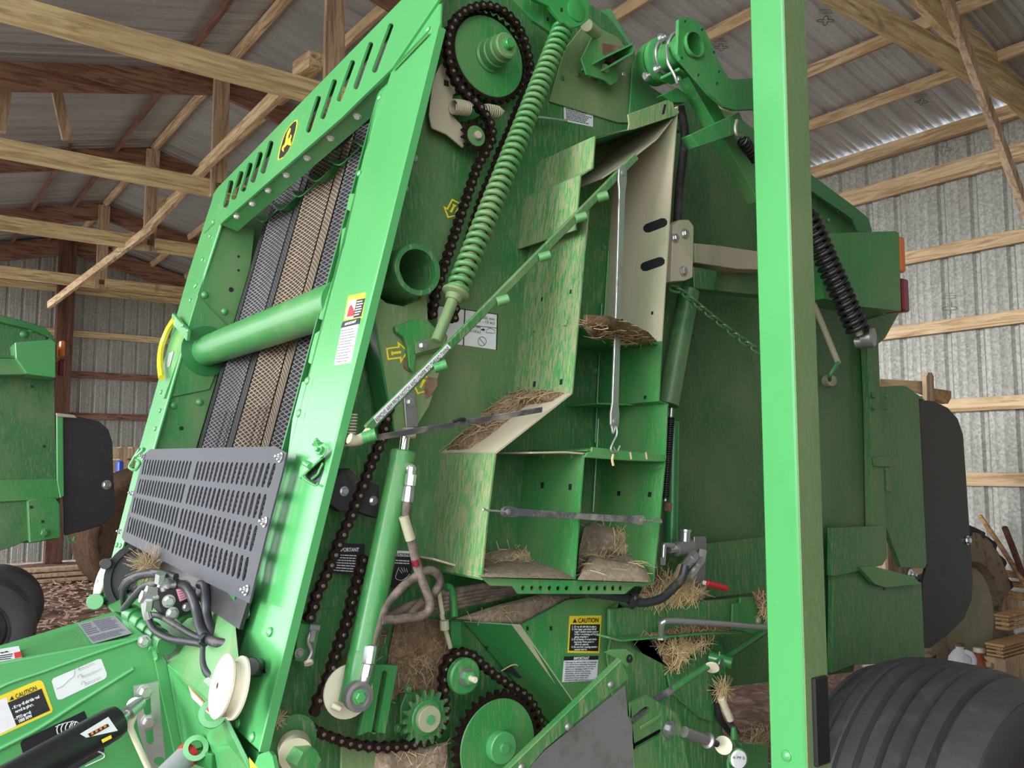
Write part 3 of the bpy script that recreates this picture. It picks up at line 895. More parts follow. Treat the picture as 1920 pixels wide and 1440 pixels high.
# --- body shell: far side wall, added hood and dark plate so the inside is dark
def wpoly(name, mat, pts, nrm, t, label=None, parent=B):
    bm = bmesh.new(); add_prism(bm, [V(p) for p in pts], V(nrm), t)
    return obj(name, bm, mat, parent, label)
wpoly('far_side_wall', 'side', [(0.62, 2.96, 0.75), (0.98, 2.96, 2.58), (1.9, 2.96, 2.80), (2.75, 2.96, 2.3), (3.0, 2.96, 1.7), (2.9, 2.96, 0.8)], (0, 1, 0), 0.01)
wpoly('inner_bulkhead', 'beltdark', [(1.02, 1.72, 0.9), (1.02, 2.95, 0.9), (1.40, 2.95, 2.6), (1.40, 1.72, 2.6)], (1, 0, 0), 0.01)  # dark plate added behind the belts to blacken the interior
# --- near side wall
side_px = [(815, -90), (1085, -90), (1105, 8), (1140, 30), (1190, 98), (1200, 150), (1262, 190), (1262, 1130), (1180, 1500), (478, 1500), (605, 860)]
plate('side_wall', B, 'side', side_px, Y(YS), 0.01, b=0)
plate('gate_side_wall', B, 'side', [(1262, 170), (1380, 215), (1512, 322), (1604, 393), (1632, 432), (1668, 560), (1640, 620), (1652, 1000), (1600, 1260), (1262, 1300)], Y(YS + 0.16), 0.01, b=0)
plate('gate_edge_flange', B, 'dark', [(1512, 320), (1604, 388), (1628, 408), (1636, 434), (1610, 434), (1600, 412), (1512, 352)], Y(YS + 0.12), 0.008)
for x, y in ((1572, 397), (1554, 413), (1531, 347)): bolt(B, x, y, Y(YS + 0.155), 0.008, 'lightdust', 'rivet')
plate('side_wall_overlay', B, 'dusty', [(1100, 40), (1160, 70), (1186, 110), (1200, 180), (1200, 230), (1160, 230), (1030, 190), (1060, 90)], Y(YS - 0.006), 0.005)
# top corner plates beside the pivot
plate('top_corner_plate', B, 'clean', [(1100, 30), (1145, 15), (1190, 93), (1160, 130), (1110, 110)], Y(YS + 0.05), 0.008)
fold('dirt_pocket', B, 'clean', [(1133, 105), (1186, 80), (1190, 93), (1187, 100), (1150, 122)], YS - 0.10, YS, 0.005)
plate('dirt', B, 'rust', [(1130, 80), (1185, 90), (1150, 118), (1128, 112)], Y(YS - 0.03), 0.02, label='rusty chaff packed in a corner pocket')
box('top_hood', B, 'side', (1.08, 1.70, 2.60), (1.9, 2.95, 2.62))  # unseen cover added to keep light out of the body
# ================================================================== twine box standing out from the side wall
fold('box_front_panel', B, 'streak', [(1117, 256), (1113, 316), (1090, 330), (1084, 400), (1081, 432)], YB, YS, 0.004, 'dust-streaked front panel of the twine box')
fold('box_front_panel', B, 'streak', [(1106, 390), (1097, 480), (1086, 607)], YB, YS, 0.004)
fold('box_front_panel', B, 'streak', [(1086, 607), (1074, 738)], YB - 0.002, YS, 0.004)
fold('box_ledge', B, 'coated', [(1074, 738), (932, 850)], YB, YS, 0.004, 'dusty sloping ledge of the twine box')
fold('box_front_panel', B, 'streak', [(931, 850), (914, 990), (905, 1084)], YB, YS, 0.004)
fold('box_rear_panel', B, 'coated', [(1272, 200), (1262, 330), (1242, 640)], YB, YS, 0.004, 'dust-coated rear panel of the twine box')
fold('box_rear_panel', B, 'lightdust', [(1242, 640), (1237, 752), (1253, 757), (1249, 860)], YB, YS, 0.004)
fold('box_rear_panel', B, 'lightdust', [(1249, 860), (1238, 980), (1226, 1092)], YB, YS, 0.004)
fold('box_top', B, 'dark', [(1117, 257), (1170, 243), (1272, 212)], YB, YS, 0.004)
fold('box_slanting_baffle', B, 'coated', [(1262, 224), (1232, 262), (1196, 290), (1165, 312), (1130, 335)], YB + 0.01, YS, 0.004, 'dusty slanting baffle in the top of the box')
plate('box_top_flange', B, 'streak', [(1117, 256), (1178, 243), (1180, 232), (1178, 214), (1252, 187), (1262, 192), (1265, 203), (1270, 203), (1274, 210), (1270, 216), (1190, 242)], Y(YB - 0.003), 0.005)
strip('flange_slot', 'ink', [hit(x, y, Y(YB - 0.0035)) for x, y in ((1245, 196), (1250, 195), (1246, 214), (1241, 215))], 0.001)
fold('box_floor', B, 'lightdust', [(905, 1084), (1060, 1087), (1226, 1094)], YB, YS, 0.004)
fold('box_shelf', B, 'dark', [(1088, 610), (1112, 628), (1150, 636), (1200, 633), (1240, 645)], YB + 0.01, YS, 0.005, 'curved upper shelf')
fold('box_shelf', B, 'lightdust', [(1120, 755), (1180, 757), (1254, 758)], YB + 0.10, YS, 0.004)
fold('box_shelf', B, 'coated', [(997, 847), (1060, 846), (1098, 849)], YB, YS, 0.004)
fold('box_shelf', B, 'lightdust', [(1100, 843), (1112, 840), (1250, 855)], YB, YS, 0.004)
plate('shelf_front_flange', B, 'lightdust', [(1110, 838), (1250, 854), (1249, 866), (1180, 864), (1096, 858), (1102, 848), (1109, 846)], Y(YB - 0.004), 0.006)
for x in (1182, 1211): bar('flange_clip', B, 'straw', hit(x, 848, Y(YB - 0.006)), hit(x + 2, 861, Y(YB - 0.006)), 0.003, 0.003, bv=0)
fold('box_divider', B, 'lightdust', [(1097, 850), (1090, 940), (1079, 1086)], YB, YS, 0.004, 'upright divider between the two lower bins')
hs = [ell(x, 1103, 4.2, 5.0, 8) for x in (981, 998, 1014, 1031, 1047, 1063, 1090, 1105, 1120, 1135, 1150, 1164)]
plate('box_lip', B, 'lightdust', [(904, 1083), (1000, 1086), (1226, 1093), (1214, 1099), (1190, 1099), (1171, 1114), (972, 1113), (962, 1099), (920, 1098)], Y(YB - 0.004), 0.005, holes=hs, label='perforated lower lip of the twine box')
fold('box_foot', B, 'coated', [(812, 1046), (860, 1060), (906, 1084)], YB + 0.10, YS, 0.004)
# inner back posts of the box and slotted mounting holes
for a in ((1145, 255, 1147, 600), ): pass
tube('box_inner_bead', B, 'lightdust', [hit(1141, 470, Y(YS - .004)), hit(1133, 600, Y(YS - .004))], 0.003, 6, k=0)
tube('box_inner_bead', B, 'clean', [hit(1146, 765, Y(YS - .012)), hit(1136, 1000, Y(YS - .012))], 0.004, 6, k=0)
tube('box_inner_bead', B, 'clean', [hit(1122, 785, Y(YS - .006)), hit(1112, 960, Y(YS - .006))], 0.003, 6, k=0)
tube('box_inner_bead', B, 'dark', [hit(1128, 570, Y(YS - .006)), hit(1116, 830, Y(YS - .006))], 0.003, 6, k=0)
# X-facing panel holes: found on the panel planes
def xp(x, y, ref):
    """vertical plane facing the front, through photo point ref on the box mouth"""
    return X(hit(*ref, Y(YB)).x)
def onfold(parent, x, y, ax, ay, bx, by, ny=YB):
    """plane of the folded panel whose mouth edge runs between two photo points"""
    A = hit(ax, ay, Y(ny)); Bq = hit(bx, by, Y(ny)); d = (Bq - A).normalized()
    m_ = V((d.z, 0, -d.x))
    if m_.dot(EYE - A) > 0: A = A + m_ * 0.0045
    else: A = A - m_ * 0.0005
    return (A, d.cross(V((0, 1, 0))).normalized())
RP1 = onfold(B, 0, 0, 1272, 200, 1242, 640)
for (x0, y0, x1, y1) in ((1214, 428, 1243, 417), (1209, 500, 1238, 490)):
    s = rhole(x0, y0, x1, y1, 17)
    n = RP1[1] if RP1[1].dot(hit(x0, y0, RP1) - EYE) > 0 else -RP1[1]
    pl_ = (RP1[0] - n * 0.0015, RP1[1])
    plate('slot_opening', B, 'ink', s, pl_, 0.001, b=0)
for x, y in ((1223, 587), (1166, 601), (1209, 745)): hole(B, x, y, (RP1[0] - RP1[1] * 0.0 , RP1[1]), 0.007, 0.008)
RP2 = onfold(B, 0, 0, 1249, 860, 1226, 1092)
for x, y in ((1160, 925), (1218, 927)): hole(B, x, y, RP2, 0.010, 0.012)
plate('box_tab', B, 'lightdust', [(1162, 868), (1240, 868), (1240, 876), (1234, 881), (1160, 880)], (RP2[0] - RP2[1] * (0.003 if RP2[1].x > 0 else -0.003), RP2[1]), 0.002)
bolt(B, 1219, 875, (RP2[0] - RP2[1] * 0.003, RP2[1]), 0.006, 'lightdust')
DP = onfold(B, 0, 0, 1097, 850, 1079, 1086)
for x, y in ((1017, 910), (1069, 913)): hole(B, x, y, DP, 0.010, 0.014)
for x, y in ((1019, 856), (1072, 856)): bolt(B, x, y, DP, 0.007, 'lightdust')
LP = onfold(B, 0, 0, 1106, 390, 1086, 607)
for x, y in ((1016, 561), (1070, 547)): hole(B, x, y, LP, 0.006, 0.010)
for x, y in ((1005, 617), (1063, 606)): bolt(B, x, y, LP, 0.008, 'streak')
LP2 = onfold(B, 0, 0, 1086, 607, 1074, 738, YB - 0.002)
for x, y in ((1002, 720), (1052, 716)): hole(B, x, y, LP2, 0.009, 0.013)
LP3 = onfold(B, 0, 0, 931, 850, 905, 1084)
hole(B, 889, 965, LP3, 0.016, 0.014)
for x, y in ((1132, 464), (1116, 695)): bolt(B, x, y, Y(YS - 0.001), 0.006, 'lightdust')
# --- hay lying in the box
def mound(name, label, px, pl, h, cat='hay', mat='hay', n=1600, L=0.02, r=0.0006, seed=2, sc_=14, smat='straw', nstraw=90, group=None, grid=26, soft=0.35, axis=None):
    """heap on plane pl inside the traced outline; surface roughened, with stalks in the same piece"""
    pts = [hit(x, y, pl) for x, y in px]
    n_ = pl[1].copy()
    if n_.dot(pts[0] - EYE) > 0: n_ = -n_
    if axis: n_ = axis
    c = sum(pts, V()) / len(pts)
    u = (pts[1] - pts[0]).normalized(); w = n_.cross(u).normalized() if not axis else pl[1].cross(u).normalized()
    rim = [((p - c).dot(u), (p - c).dot(w)) for p in pts]
    bm = bmesh.new(); rings = []
    R = 13; K = len(rim); sub = 6
    loop = []
    for i in range(K):
        a, b2 = V(rim[i]), V(rim[(i + 1) % K])
        for j in range(sub): loop.append(a.lerp(b2, j / sub))
    surf = []
    for k in range(R + 1):
        t = k / R; ring = []
        for q in loop:
            p = q * (1 - t * 0.97)
            e = min(1.0, t / soft); hh = h * (1 - (1 - e) ** 2)
            P = c + u * p.x + w * p.y
            hh *= 0.72 + 0.5 * noise.fractal(P * sc_, 0.7, 2.2, 5) * 0.9 + 0.2
            P = P + n_ * max(-0.002, hh)
            ring.append(bm.verts.new(P))
            if k < R: surf.append(P.copy())
        rings.append(ring)
    for A_, B_ in zip(rings, rings[1:]):
        for i in range(len(loop)):
            j = (i + 1) % len(loop); bm.faces.new((A_[i], A_[j], B_[j], B_[i]))
    bm.faces.new(rings[-1])
    bmesh.ops.recalc_face_normals(bm, faces=bm.faces)
    if sum((f.normal.dot(n_) for f in bm.faces)) < 0: bmesh.ops.reverse_faces(bm, faces=bm.faces)
    for f in bm.faces: f.smooth = True
    rnd = random.Random(seed)
    nf = len(bm.faces)
    for k in range(nstraw):
        p = rnd.choice(surf); d = V((rnd.uniform(-1, 1), rnd.uniform(-1, 1), rnd.uniform(-1, 1)))
        d = (d - n_ * d.dot(n_) * 0.75).normalized(); l = L * rnd.uniform(0.4, 1.5)
        q = p + n_ * 0.002
        add_tube(bm, [q - d * l / 2, q + n_ * l * 0.06, q + d * l / 2], r * rnd.uniform(0.7, 1.5), 3)
    bm.faces.ensure_lookup_table()
    for f in bm.faces[nf:]: f.material_index = 1
    o = obj(name, bm, None, None, mats=[mat, smat])
    tag(o, label, cat, group, 'stuff')
    return o
fl_pl = (hit(905, 1084, Y(YB)), (hit(1226, 1093, Y(YB)) - hit(905, 1084, Y(YB))).normalized().cross(V((0, 1, 0))).normalized())
mound('hay_chaff', 'grey-brown chaff heaped in the left lower bin of the twine box', [(906, 1082), (1077, 1086), (1062, 1076), (1012, 1045), (985, 1046), (960, 1040), (880, 1046), (880, 1075)], (fl_pl[0] + V((0, 0, .004)), fl_pl[1]), 0.022, mat='haydust', seed=4, nstraw=70, L=0.035)
mound('hay_chaff', 'tall slope of chaff and straw in the right lower bin of the box', [(1083, 1087), (1222, 1092), (1196, 1082), (1170, 1070), (1130, 1068), (1085, 1064)], (fl_pl[0] + V((0, 0, .004)), fl_pl[1]), 0.045, mat='haydust', seed=5, nstraw=170, L=0.04)
# the heap rises against the back wall of the bin
mound('hay_chaff', 'steep chaff bank against the back corner of the right lower bin', [(1083, 1075), (1210, 1085), (1170, 1040), (1135, 985), (1115, 978), (1095, 990), (1086, 1030)], Y(YS - 0.03), 0.075, mat='haydust', seed=6, nstraw=150, L=0.035)
mound('hay_chaff', 'low chaff bank against the back of the left lower bin', [(906, 1066), (1050, 1080), (1010, 1040), (990, 1030), (960, 1028), (920, 1034), (895, 1044)], Y(YS - 0.02), 0.05, mat='haydust', seed=16, nstraw=60, L=0.03)
le = (hit(1074, 738, Y(YB)), (hit(932, 850, Y(YB)) - hit(1074, 738, Y(YB))).normalized().cross(V((0, 1, 0))).normalized())
mound('hay_mat', 'matted brown hay lying on the sloping ledge of the twine box', [(968, 716), (990, 736), (1066, 738), (1040, 755), (990, 762), (930, 812), (880, 848), (834, 850), (880, 795), (930, 755)], (le[0], le[1]), 0.020, mat='hay', seed=7, nstraw=420, L=0.035, smat='strawdull')
sp = (hit(1088, 612, Y(YB)) + V((0, 0, .002)), V((0.04, 0, 1)).normalized())
mound('hay_mat', 'hay caught on the curved upper shelf of the twine box', [(1090, 613), (1110, 627), (1150, 634), (1200, 634), (1237, 645), (1215, 622), (1180, 605), (1140, 592), (1095, 590)], (sp[0], sp[1]), 0.018, mat='hay', seed=8, nstraw=160, L=0.03, smat='strawdull')
# --- rubber straps
def strap(name, label, a, b2, w, t, mat, pl_n=V((0, 1, 0)), hooks=()):
    a = V(a); b2 = V(b2)
    T = thing(name, label, 'rubber strap', a, 'black rubber straps on the twine box')
    d = (b2 - a).normalized(); s = pl_n.cross(d).normalized(); L = (b2 - a).length
    bm = bmesh.new(); out = []
    prof = [(0, .55), (0.02, 1.0), (0.06, 1.05), (0.10, .75), (0.5, .62), (0.90, .75), (0.94, 1.05), (0.98, 1.0), (1.0, .55)]
    pts = [a + d * (L * q) + s * (w / 2 * k) for q, k in prof] + [a + d * (L * q) - s * (w / 2 * k) for q, k in reversed(prof)]
    add_prism(bm, pts, pl_n, t)
    bev(obj('strap_band', bm, mat, T), 0.0015, 2)
    for q in (0.03, 0.97):
        c = a + d * (L * q) - pl_n * 0.001
        lathe('eyelet', T, 'steel', [(w * .28, 0), (w * .28, 0.003), (w * .14, 0.004)], c + pl_n * 0.001, -pl_n, 14)
    for h in hooks: tube('hook', T, 'zinc', h, 0.0024, 6)
    return T
H = lambda x, y, yy=1.44: hit(x, y, Y(yy))
strap('rubber_strap', 'upright pale dusty rubber strap hanging from the slanting arm', H(1169, 310, 1.425), H(1153, 806, 1.44), 0.026, 0.006, 'steel',
      hooks=[[H(1147, 800), H(1149, 812), H(1155, 800), H(1156, 815), H(1149, 830), H(1145, 842), H(1150, 850)], [H(1150, 838), H(1156, 847), H(1162, 836)]])
strap('rubber_strap', 'horizontal black rubber strap hooked across the two lower bins', H(943, 959), H(1211, 976), 0.022, 0.009, 'grayrubber',
      hooks=[[H(948, 960), H(930, 958), H(915, 957), H(907, 954), H(905, 957)], [H(1206, 976), H(1218, 977), H(1232, 980), H(1240, 979), H(1236, 974), H(1224, 973)]])
tube('twine_end', None, 'straw', [H(1150, 852, 1.45), H(1148, 862, 1.45), H(1150, 873, 1.45)], 0.003, 5)['label'] = 'short curled end of twine below the strap hook'
bpy.data.objects['twine_end']['category'] = 'twine'
# --- slanting twine arm with eyelets and its white label
TA = 1.435
a = hit(688, 805, Y(1.50)); b2 = hit(1192, 293, Y(TA))
bm = bmesh.new(); add_bar(bm, a, b2, 0.012, 0.018, up=V((-.7, 0, .7)))
arm = bev(obj('twine_arm', bm, 'side', B, 'long slanting twine arm'), 0.002)
ax_ = (b2 - a).normalized()
APL = (a - V((0, 0.0065, 0)), ax_.cross(ax_.cross(V((0, 1, 0)))).normalized())
ld = decal(arm, 'arm_label', 'decal', [(700, 783), (839, 645), (846, 652), (707, 794)], APL)
slab_text(ld, 'REMOVE ARM FROM NOTCH AND LOWER TO THREAD TWINE', 707, 792, 843, 655, (APL[0] - (APL[1] if APL[1].y > 0 else -APL[1]) * 0.001, APL[1]), 8.5, 'ink', bold=0.0)
tube('arm_end', arm, 'coated', [hit(655, 822, Y(1.50)), hit(668, 826, Y(1.50)), hit(683, 820, Y(1.50)), hit(694, 808, Y(1.50))], 0.011, 8)
for x, y, yy, r in ((693, 818, 1.49, 0.012), (826, 687, 1.475, 0.0105), (943, 563, 1.46, 0.0105), (1021, 481, 1.45, 0.0105), (1089, 408, 1.44, 0.0105), (1129, 369, 1.44, 0.011)):
    p = hit(x, y, Y(yy)); ax = V((0.75, -0.5, 0.28)).normalized()
    lathe('eyelet', arm, 'lightdust', [(r, -0.013), (r, 0.013), (r * .55, 0.0135), (r * .5, 0.0), (r * .5, -0.0135), (r, -0.013)], p, ax, 18, close=False)
coil('arm_spring', B, 'coated', hit(657, 775, Y(1.55)), hit(652, 838, Y(1.55)), 0.013, 0.0022, 11)
# thin second strap running back to the ledge
bm = bmesh.new(); add_bar(bm, hit(708, 820, Y(1.50)), hit(1016, 768, Y(1.462)), 0.003, 0.012, up=V((0, -0.5, 1)))
obj('thin_strap', bm, 'grayrubber', B, 'thin dusty strap')
tube('strap_tie', B, 'ink', [hit(850, 790, Y(1.478)), hit(862, 786, Y(1.475)), hit(872, 787, Y(1.475))], 0.004, 6)
# ================================================================== drive: sprockets, chains, spring rod, cylinder
AY = V((0, -1, 0))
def sprocket(name, parent, mat, c, r, teeth, t=0.008, depth=0.008, hub=None, label=None, toothmat='chain'):
    """toothed disc in a plane across the machine; green face, dark teeth"""
    pts = []
    for i in range(teeth):
        for q, k in ((0.0, 0), (0.18, .15), (0.34, .8), (0.44, 1), (0.56, 1), (0.66, .8), (0.82, .15)):
            a = 2 * pi * (i + q) / teeth
            rr = r - depth + depth * k * 1.0
            pts.append(c + V((cos(a) * rr, 0, sin(a) * rr)))
    bm = bmesh.new(); add_prism(bm, pts, V((0, 1, 0)), t)
    o = obj(name, bm, toothmat, parent, label)
    lathe('sprocket_web', o, mat, [(r - depth * 1.5, -0.001), (r - depth * 1.7, 0.002), (0.001, 0.002)], c, AY, 40, close=False)
    if hub:
        for prof in hub: lathe('hub', o, prof[0], prof[1], c, AY, 32)
    return o
def b_link_outer(bm, p=1.0):
    def fig(y0, t, rr, waist):
        pts = []
        for i in range(9):
            a = pi / 2 + pi * i / 8; pts.append(V((-0.5 + rr * cos(a), y0, rr * sin(a))))
        pts.append(V((0, y0, -waist)))
        for i in range(9):
            a = -pi / 2 + pi * i / 8; pts.append(V((0.5 + rr * cos(a), y0, rr * sin(a))))
        pts.append(V((0, y0, waist)))
        add_prism(bm, pts, V((0, 1, 0)), t)
    fig(-0.42, 0.09, 0.50, 0.26); fig(0.33, 0.09, 0.50, 0.26)
    n = len(bm.faces)
    for x in (-0.5, 0.5):
        add_lathe(bm, [(0.05, 0.53), (0.19, 0.50), (0.22, 0.40)], V((x, 0, 0)), V((0, -1, 0)), 10)
    bm.faces.ensure_lookup_table()
    for f in bm.faces[n:]: f.material_index = 1
def b_link_inner(bm):
    for y0 in (-0.31, 0.23):
        pts = []
        for i in range(9):
            a = pi / 2 + pi * i / 8; pts.append(V((-0.5 + 0.46 * cos(a), y0, 0.46 * sin(a))))
        pts.append(V((0, y0, -0.30)))
        for i in range(9):
            a = -pi / 2 + pi * i / 8; pts.append(V((0.5 + 0.46 * cos(a), y0, 0.46 * sin(a))))
        pts.append(V((0, y0, 0.30)))
        add_prism(bm, pts, V((0, 1, 0)), 0.08)
    for x in (-0.5, 0.5):
        add_lathe(bm, [(0.31, -0.23), (0.31, 0.23)], V((x, 0, 0)), V((0, -1, 0)), 10)
def chain(label, px, y, pitch, parent=B, closed=False, par=0):
    P = smooth_path([hit(a, b2, Y(y)) for a, b2 in px], 10)
    T = bpy.data.objects.new('roller_chain', None); COL.objects.link(T)
    T.parent = parent; T.location = P[0] - WL[parent]; WL[T] = P[0].copy(); T['label'] = label
    # walk at equal chords
    nodes = [P[0]]; i = 1; cur = P[0]
    while i < len(P):
        if (P[i] - cur).length >= pitch:
            a = P[i - 1]; d = P[i] - a
            lo, hi = 0.0, 1.0
            for _ in range(20):
                m_ = (lo + hi) / 2
                if (a + d * m_ - cur).length < pitch: lo = m_
                else: hi = m_
            cur = a + d * hi; nodes.append(cur)
            if (P[i] - cur).length < pitch: i += 1
        else: i += 1
    for k, (a, b2) in enumerate(zip(nodes, nodes[1:])):
        d = (b2 - a); c = (a + b2) / 2; x = d.normalized(); yv = V((0, 1, 0)); z = x.cross(yv)
        R = Matrix(((x.x, yv.x, z.x, c.x), (x.y, yv.y, z.y, c.y), (x.z, yv.z, z.z, c.z), (0, 0, 0, 1))) @ Matrix.Scale(pitch, 4)
        if (k + par) % 2 == 0: place('outer_link', 'linko', b_link_outer, ['chain', 'pin'], T, R)
        else: place('inner_link', 'linki', b_link_inner, ['chain'], T, R)
    return T
# big upper sprocket
c1 = hit(918, 106, Y(1.635)); R1 = 0.116
sprocket('upper_sprocket', B, 'lightdust', c1, R1, 34, 0.008, 0.010, hub=[
    ('lightdust', [(0.042, 0), (0.042, 0.006), (0.037, 0.010), (0.037, 0.028), (0.034, 0.030), (0.034, 0.050), (0.031, 0.053), (0.031, 0.070), (0.027, 0.073)]),
    ('clean2', [(0.013, 0.073), (0.013, 0.084), (0.011, 0.087)])])
c2 = hit(893, 255, Y(1.63)); R2 = 0.041
sprocket('idler_sprocket', B, 'lightdust', c2, R2, 14, 0.008, 0.010, hub=[('coated', [(0.010, 0), (0.010, 0.010), (0.008, 0.012)])])
up_chain = [(905, 215), (893, 192), (872, 177), (855, 152), (843, 120), (837, 85), (845, 48), (866, 22), (895, 8), (930, 14), (958, 33), (980, 66), (991, 105), (993, 145), (982, 178), (968, 205), (956, 235), (946, 262), (935, 292)]
chain('oily black roller chain round the upper sprocket', [(810, 590), (817, 548), (829, 508), (842, 470), (855, 430), (868, 390), (882, 350), (895, 312), (912, 283), (922, 258), (918, 232), (905, 210), (885, 188), (864, 168), (848, 140), (839, 105), (840, 66), (856, 33), (885, 15), (915, 12), (945, 24), (968, 48), (984, 82), (992, 122), (991, 155), (980, 186), (966, 218), (955, 248), (940, 280), (928, 315), (912, 352), (895, 400), (880, 450), (868, 500), (855, 560), (848, 610)], 1.615, 0.0212)
chain('left falling strand of the roller chain behind the cylinder', [(728, 768), (721, 800), (712, 832), (697, 866), (689, 888), (676, 922), (664, 953), (650, 985), (636, 1015), (623, 1049), (607, 1088), (594, 1114), (586, 1142), (576, 1165)], 1.60, 0.0212)
chain('right falling strand of the roller chain beside the cylinder', [(680, 1050), (673, 1076), (661, 1118), (651, 1162), (636, 1206), (622, 1250), (606, 1295), (594, 1317), (588, 1343)], 1.585, 0.0212)
chain('lower drive chain looping round the idlers and the big gear', [(536, 1366), (552, 1352), (572, 1361), (592, 1370), (610, 1378), (640, 1389), (668, 1396), (700, 1400), (735, 1400), (768, 1396), (797, 1388), (815, 1374), (829, 1352), (834, 1328), (832, 1300), (831, 1270), (835, 1248), (848, 1228), (868, 1223), (888, 1230), (905, 1247), (927, 1265), (953, 1283), (983, 1302), (1000, 1325), (1011, 1350), (1013, 1372), (1006, 1395)], 1.585, 0.0212)
# chain guide blocks
plate('chain_guide', B, 'rubber', [(622, 908), (640, 880), (655, 878), (676, 902), (668, 920), (658, 957), (640, 960), (618, 945)], Y(1.61), 0.03, label='black plastic chain guide block')
plate('chain_guide', B, 'rubber', [(693, 903), (712, 910), (708, 972), (672, 960), (680, 925)], Y(1.61), 0.03, label='black plastic chain guide block')
bolt(B, 645, 921, Y(1.608), 0.0075); bolt(B, 700, 939, Y(1.608), 0.0075)
# pale dusty tensioner plate with its two springs
plate('tensioner_plate', B, 'coated', [(828, 118), (812, 150), (805, 215), (810, 240), (838, 252), (868, 277), (880, 262), (864, 232), (848, 215), (850, 178), (868, 165), (850, 140), (838, 118)], Y(1.65), 0.006, label='dust-coated tensioner plate')
hole(B, 837, 156, Y(1.649), 0.013, 0.014)
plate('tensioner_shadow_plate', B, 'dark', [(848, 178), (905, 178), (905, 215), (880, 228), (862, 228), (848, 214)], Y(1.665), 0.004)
coil('tensioner_spring', B, 'coated', hit(849, 200, Y(1.63)), hit(880, 203, Y(1.63)), 0.016, 0.0024, 9)
coil('tensioner_spring', B, 'coated', hit(902, 205, Y(1.63)), hit(942, 212, Y(1.63)), 0.014, 0.0022, 10, taper=0.25)
tube('release_rod', B, 'zinc', [hit(1000, 219, Y(1.65)), hit(1062, 227, Y(1.65))], 0.005, 8, k=0)
# upper tension arm
plate('tension_arm', B, 'clean2', [(985, -10), (1050, -40), (1092, -20), (1106, 5), (1105, 35), (1092, 47), (1075, 52), (1055, 42), (1030, 12)], Y(1.53), 0.012, label='upper spring arm with round boss')
plate('tension_arm', B, 'lightdust', [(955, -8), (985, -10), (1030, 10), (1052, 36), (1035, 62), (1000, 38)], Y(1.575), 0.012, label='inner cheek of the spring arm')
lathe('pivot_disc', B, 'clean2', [(0.028, 0), (0.028, 0.003), (0.026, 0.004)], hit(1080, 20, Y(1.53)), AY, 28)
hole(B, 1053, 18, Y(1.529), 0.006, 0.009); hole(B, 1027, 36, Y(1.574), 0.006, 0.009)
cyl('pivot_tube', B, 'coated', hit(1100, 47, Y(1.56)), hit(1118, 62, Y(1.64)), 0.016)
# spring and its rod
A1 = hit(1057, 48, Y(1.555)); A2 = hit(855, 548, Y(1.53)); A3 = hit(818, 640, Y(1.525))
cyl('spring_rod', B, 'dusty', A1, A3, 0.0125)
coil('tension_spring', B, 'lightdust', A1, A2, 0.0205, 0.0062, 41, seg=8, per=18, label='long green coil tension spring')
lathe('spring_seat', B, 'dusty', [(0.028, -0.004), (0.031, 0), (0.031, 0.006), (0.020, 0.010), (0.017, 0.022)], A2, A3 - A2, 24)
# ring and tension plate
lathe('cross_tube_end', B, 'side', [(0.055, 0.0), (0.055, 0.10), (0.044, 0.10), (0.044, -0.2)], ring + V((0, 0.04, 0)), AY, 48, label='open end of the cross tube', close=False)
lathe('tube_bottom', B, 'side', [(0.044, 0), (0.044, 0.002)], ring + V((0, 0.16, 0)), AY, 32)
plate('tension_plate', B, 'dusty', [(706, 552), (725, 568), (757, 574), (785, 562), (799, 540), (803, 600), (836, 640), (838, 660), (820, 712), (806, 760), (782, 800), (781, 823), (745, 820), (740, 806), (700, 580)], Y(1.60), 0.008, holes=[ell(757, 519, 29, 38, 20)] if False else (), label='dusty V-shaped tension plate')
fold('tension_plate_flange', B, 'dark', [(700, 580), (722, 712), (742, 812)], 1.60, 1.66, 0.004)
plate('notch_bracket', B, 'lightdust', [(741, 612), (772, 600), (802, 602), (818, 616), (834, 618), (840, 632), (835, 655), (800, 662), (780, 668), (776, 698), (768, 690), (764, 650), (757, 632), (743, 622)], Y(1.585), 0.012, label='notched arm bracket')
plate('bracket_strip', B, 'dusty', [(779, 642), (836, 626), (838, 648), (780, 664)], Y(1.578), 0.006)
bolt(B, 793, 648, Y(1.577), 0.0085)
plate('dirt', B, 'rust', [(757, 670), (770, 676), (778, 690), (768, 698), (758, 690)], Y(1.596), 0.004)
plate('dirt', B, 'rust', [(802, 706), (820, 710), (822, 722), (812, 738), (800, 748), (796, 730)], Y(1.597), 0.004, label='reddish dirt patch')
plate('slotted_strap', B, 'steel', [(757, 737), (779, 735), (784, 800), (762, 802)], Y(1.592), 0.005, label='grey slotted steel strap')
bolt(B, 769, 754, Y(1.591), 0.0075)
cyl('rod_eye', B, 'coated', hit(756, 812, Y(1.56)), hit(775, 812, Y(1.56)), 0.012)
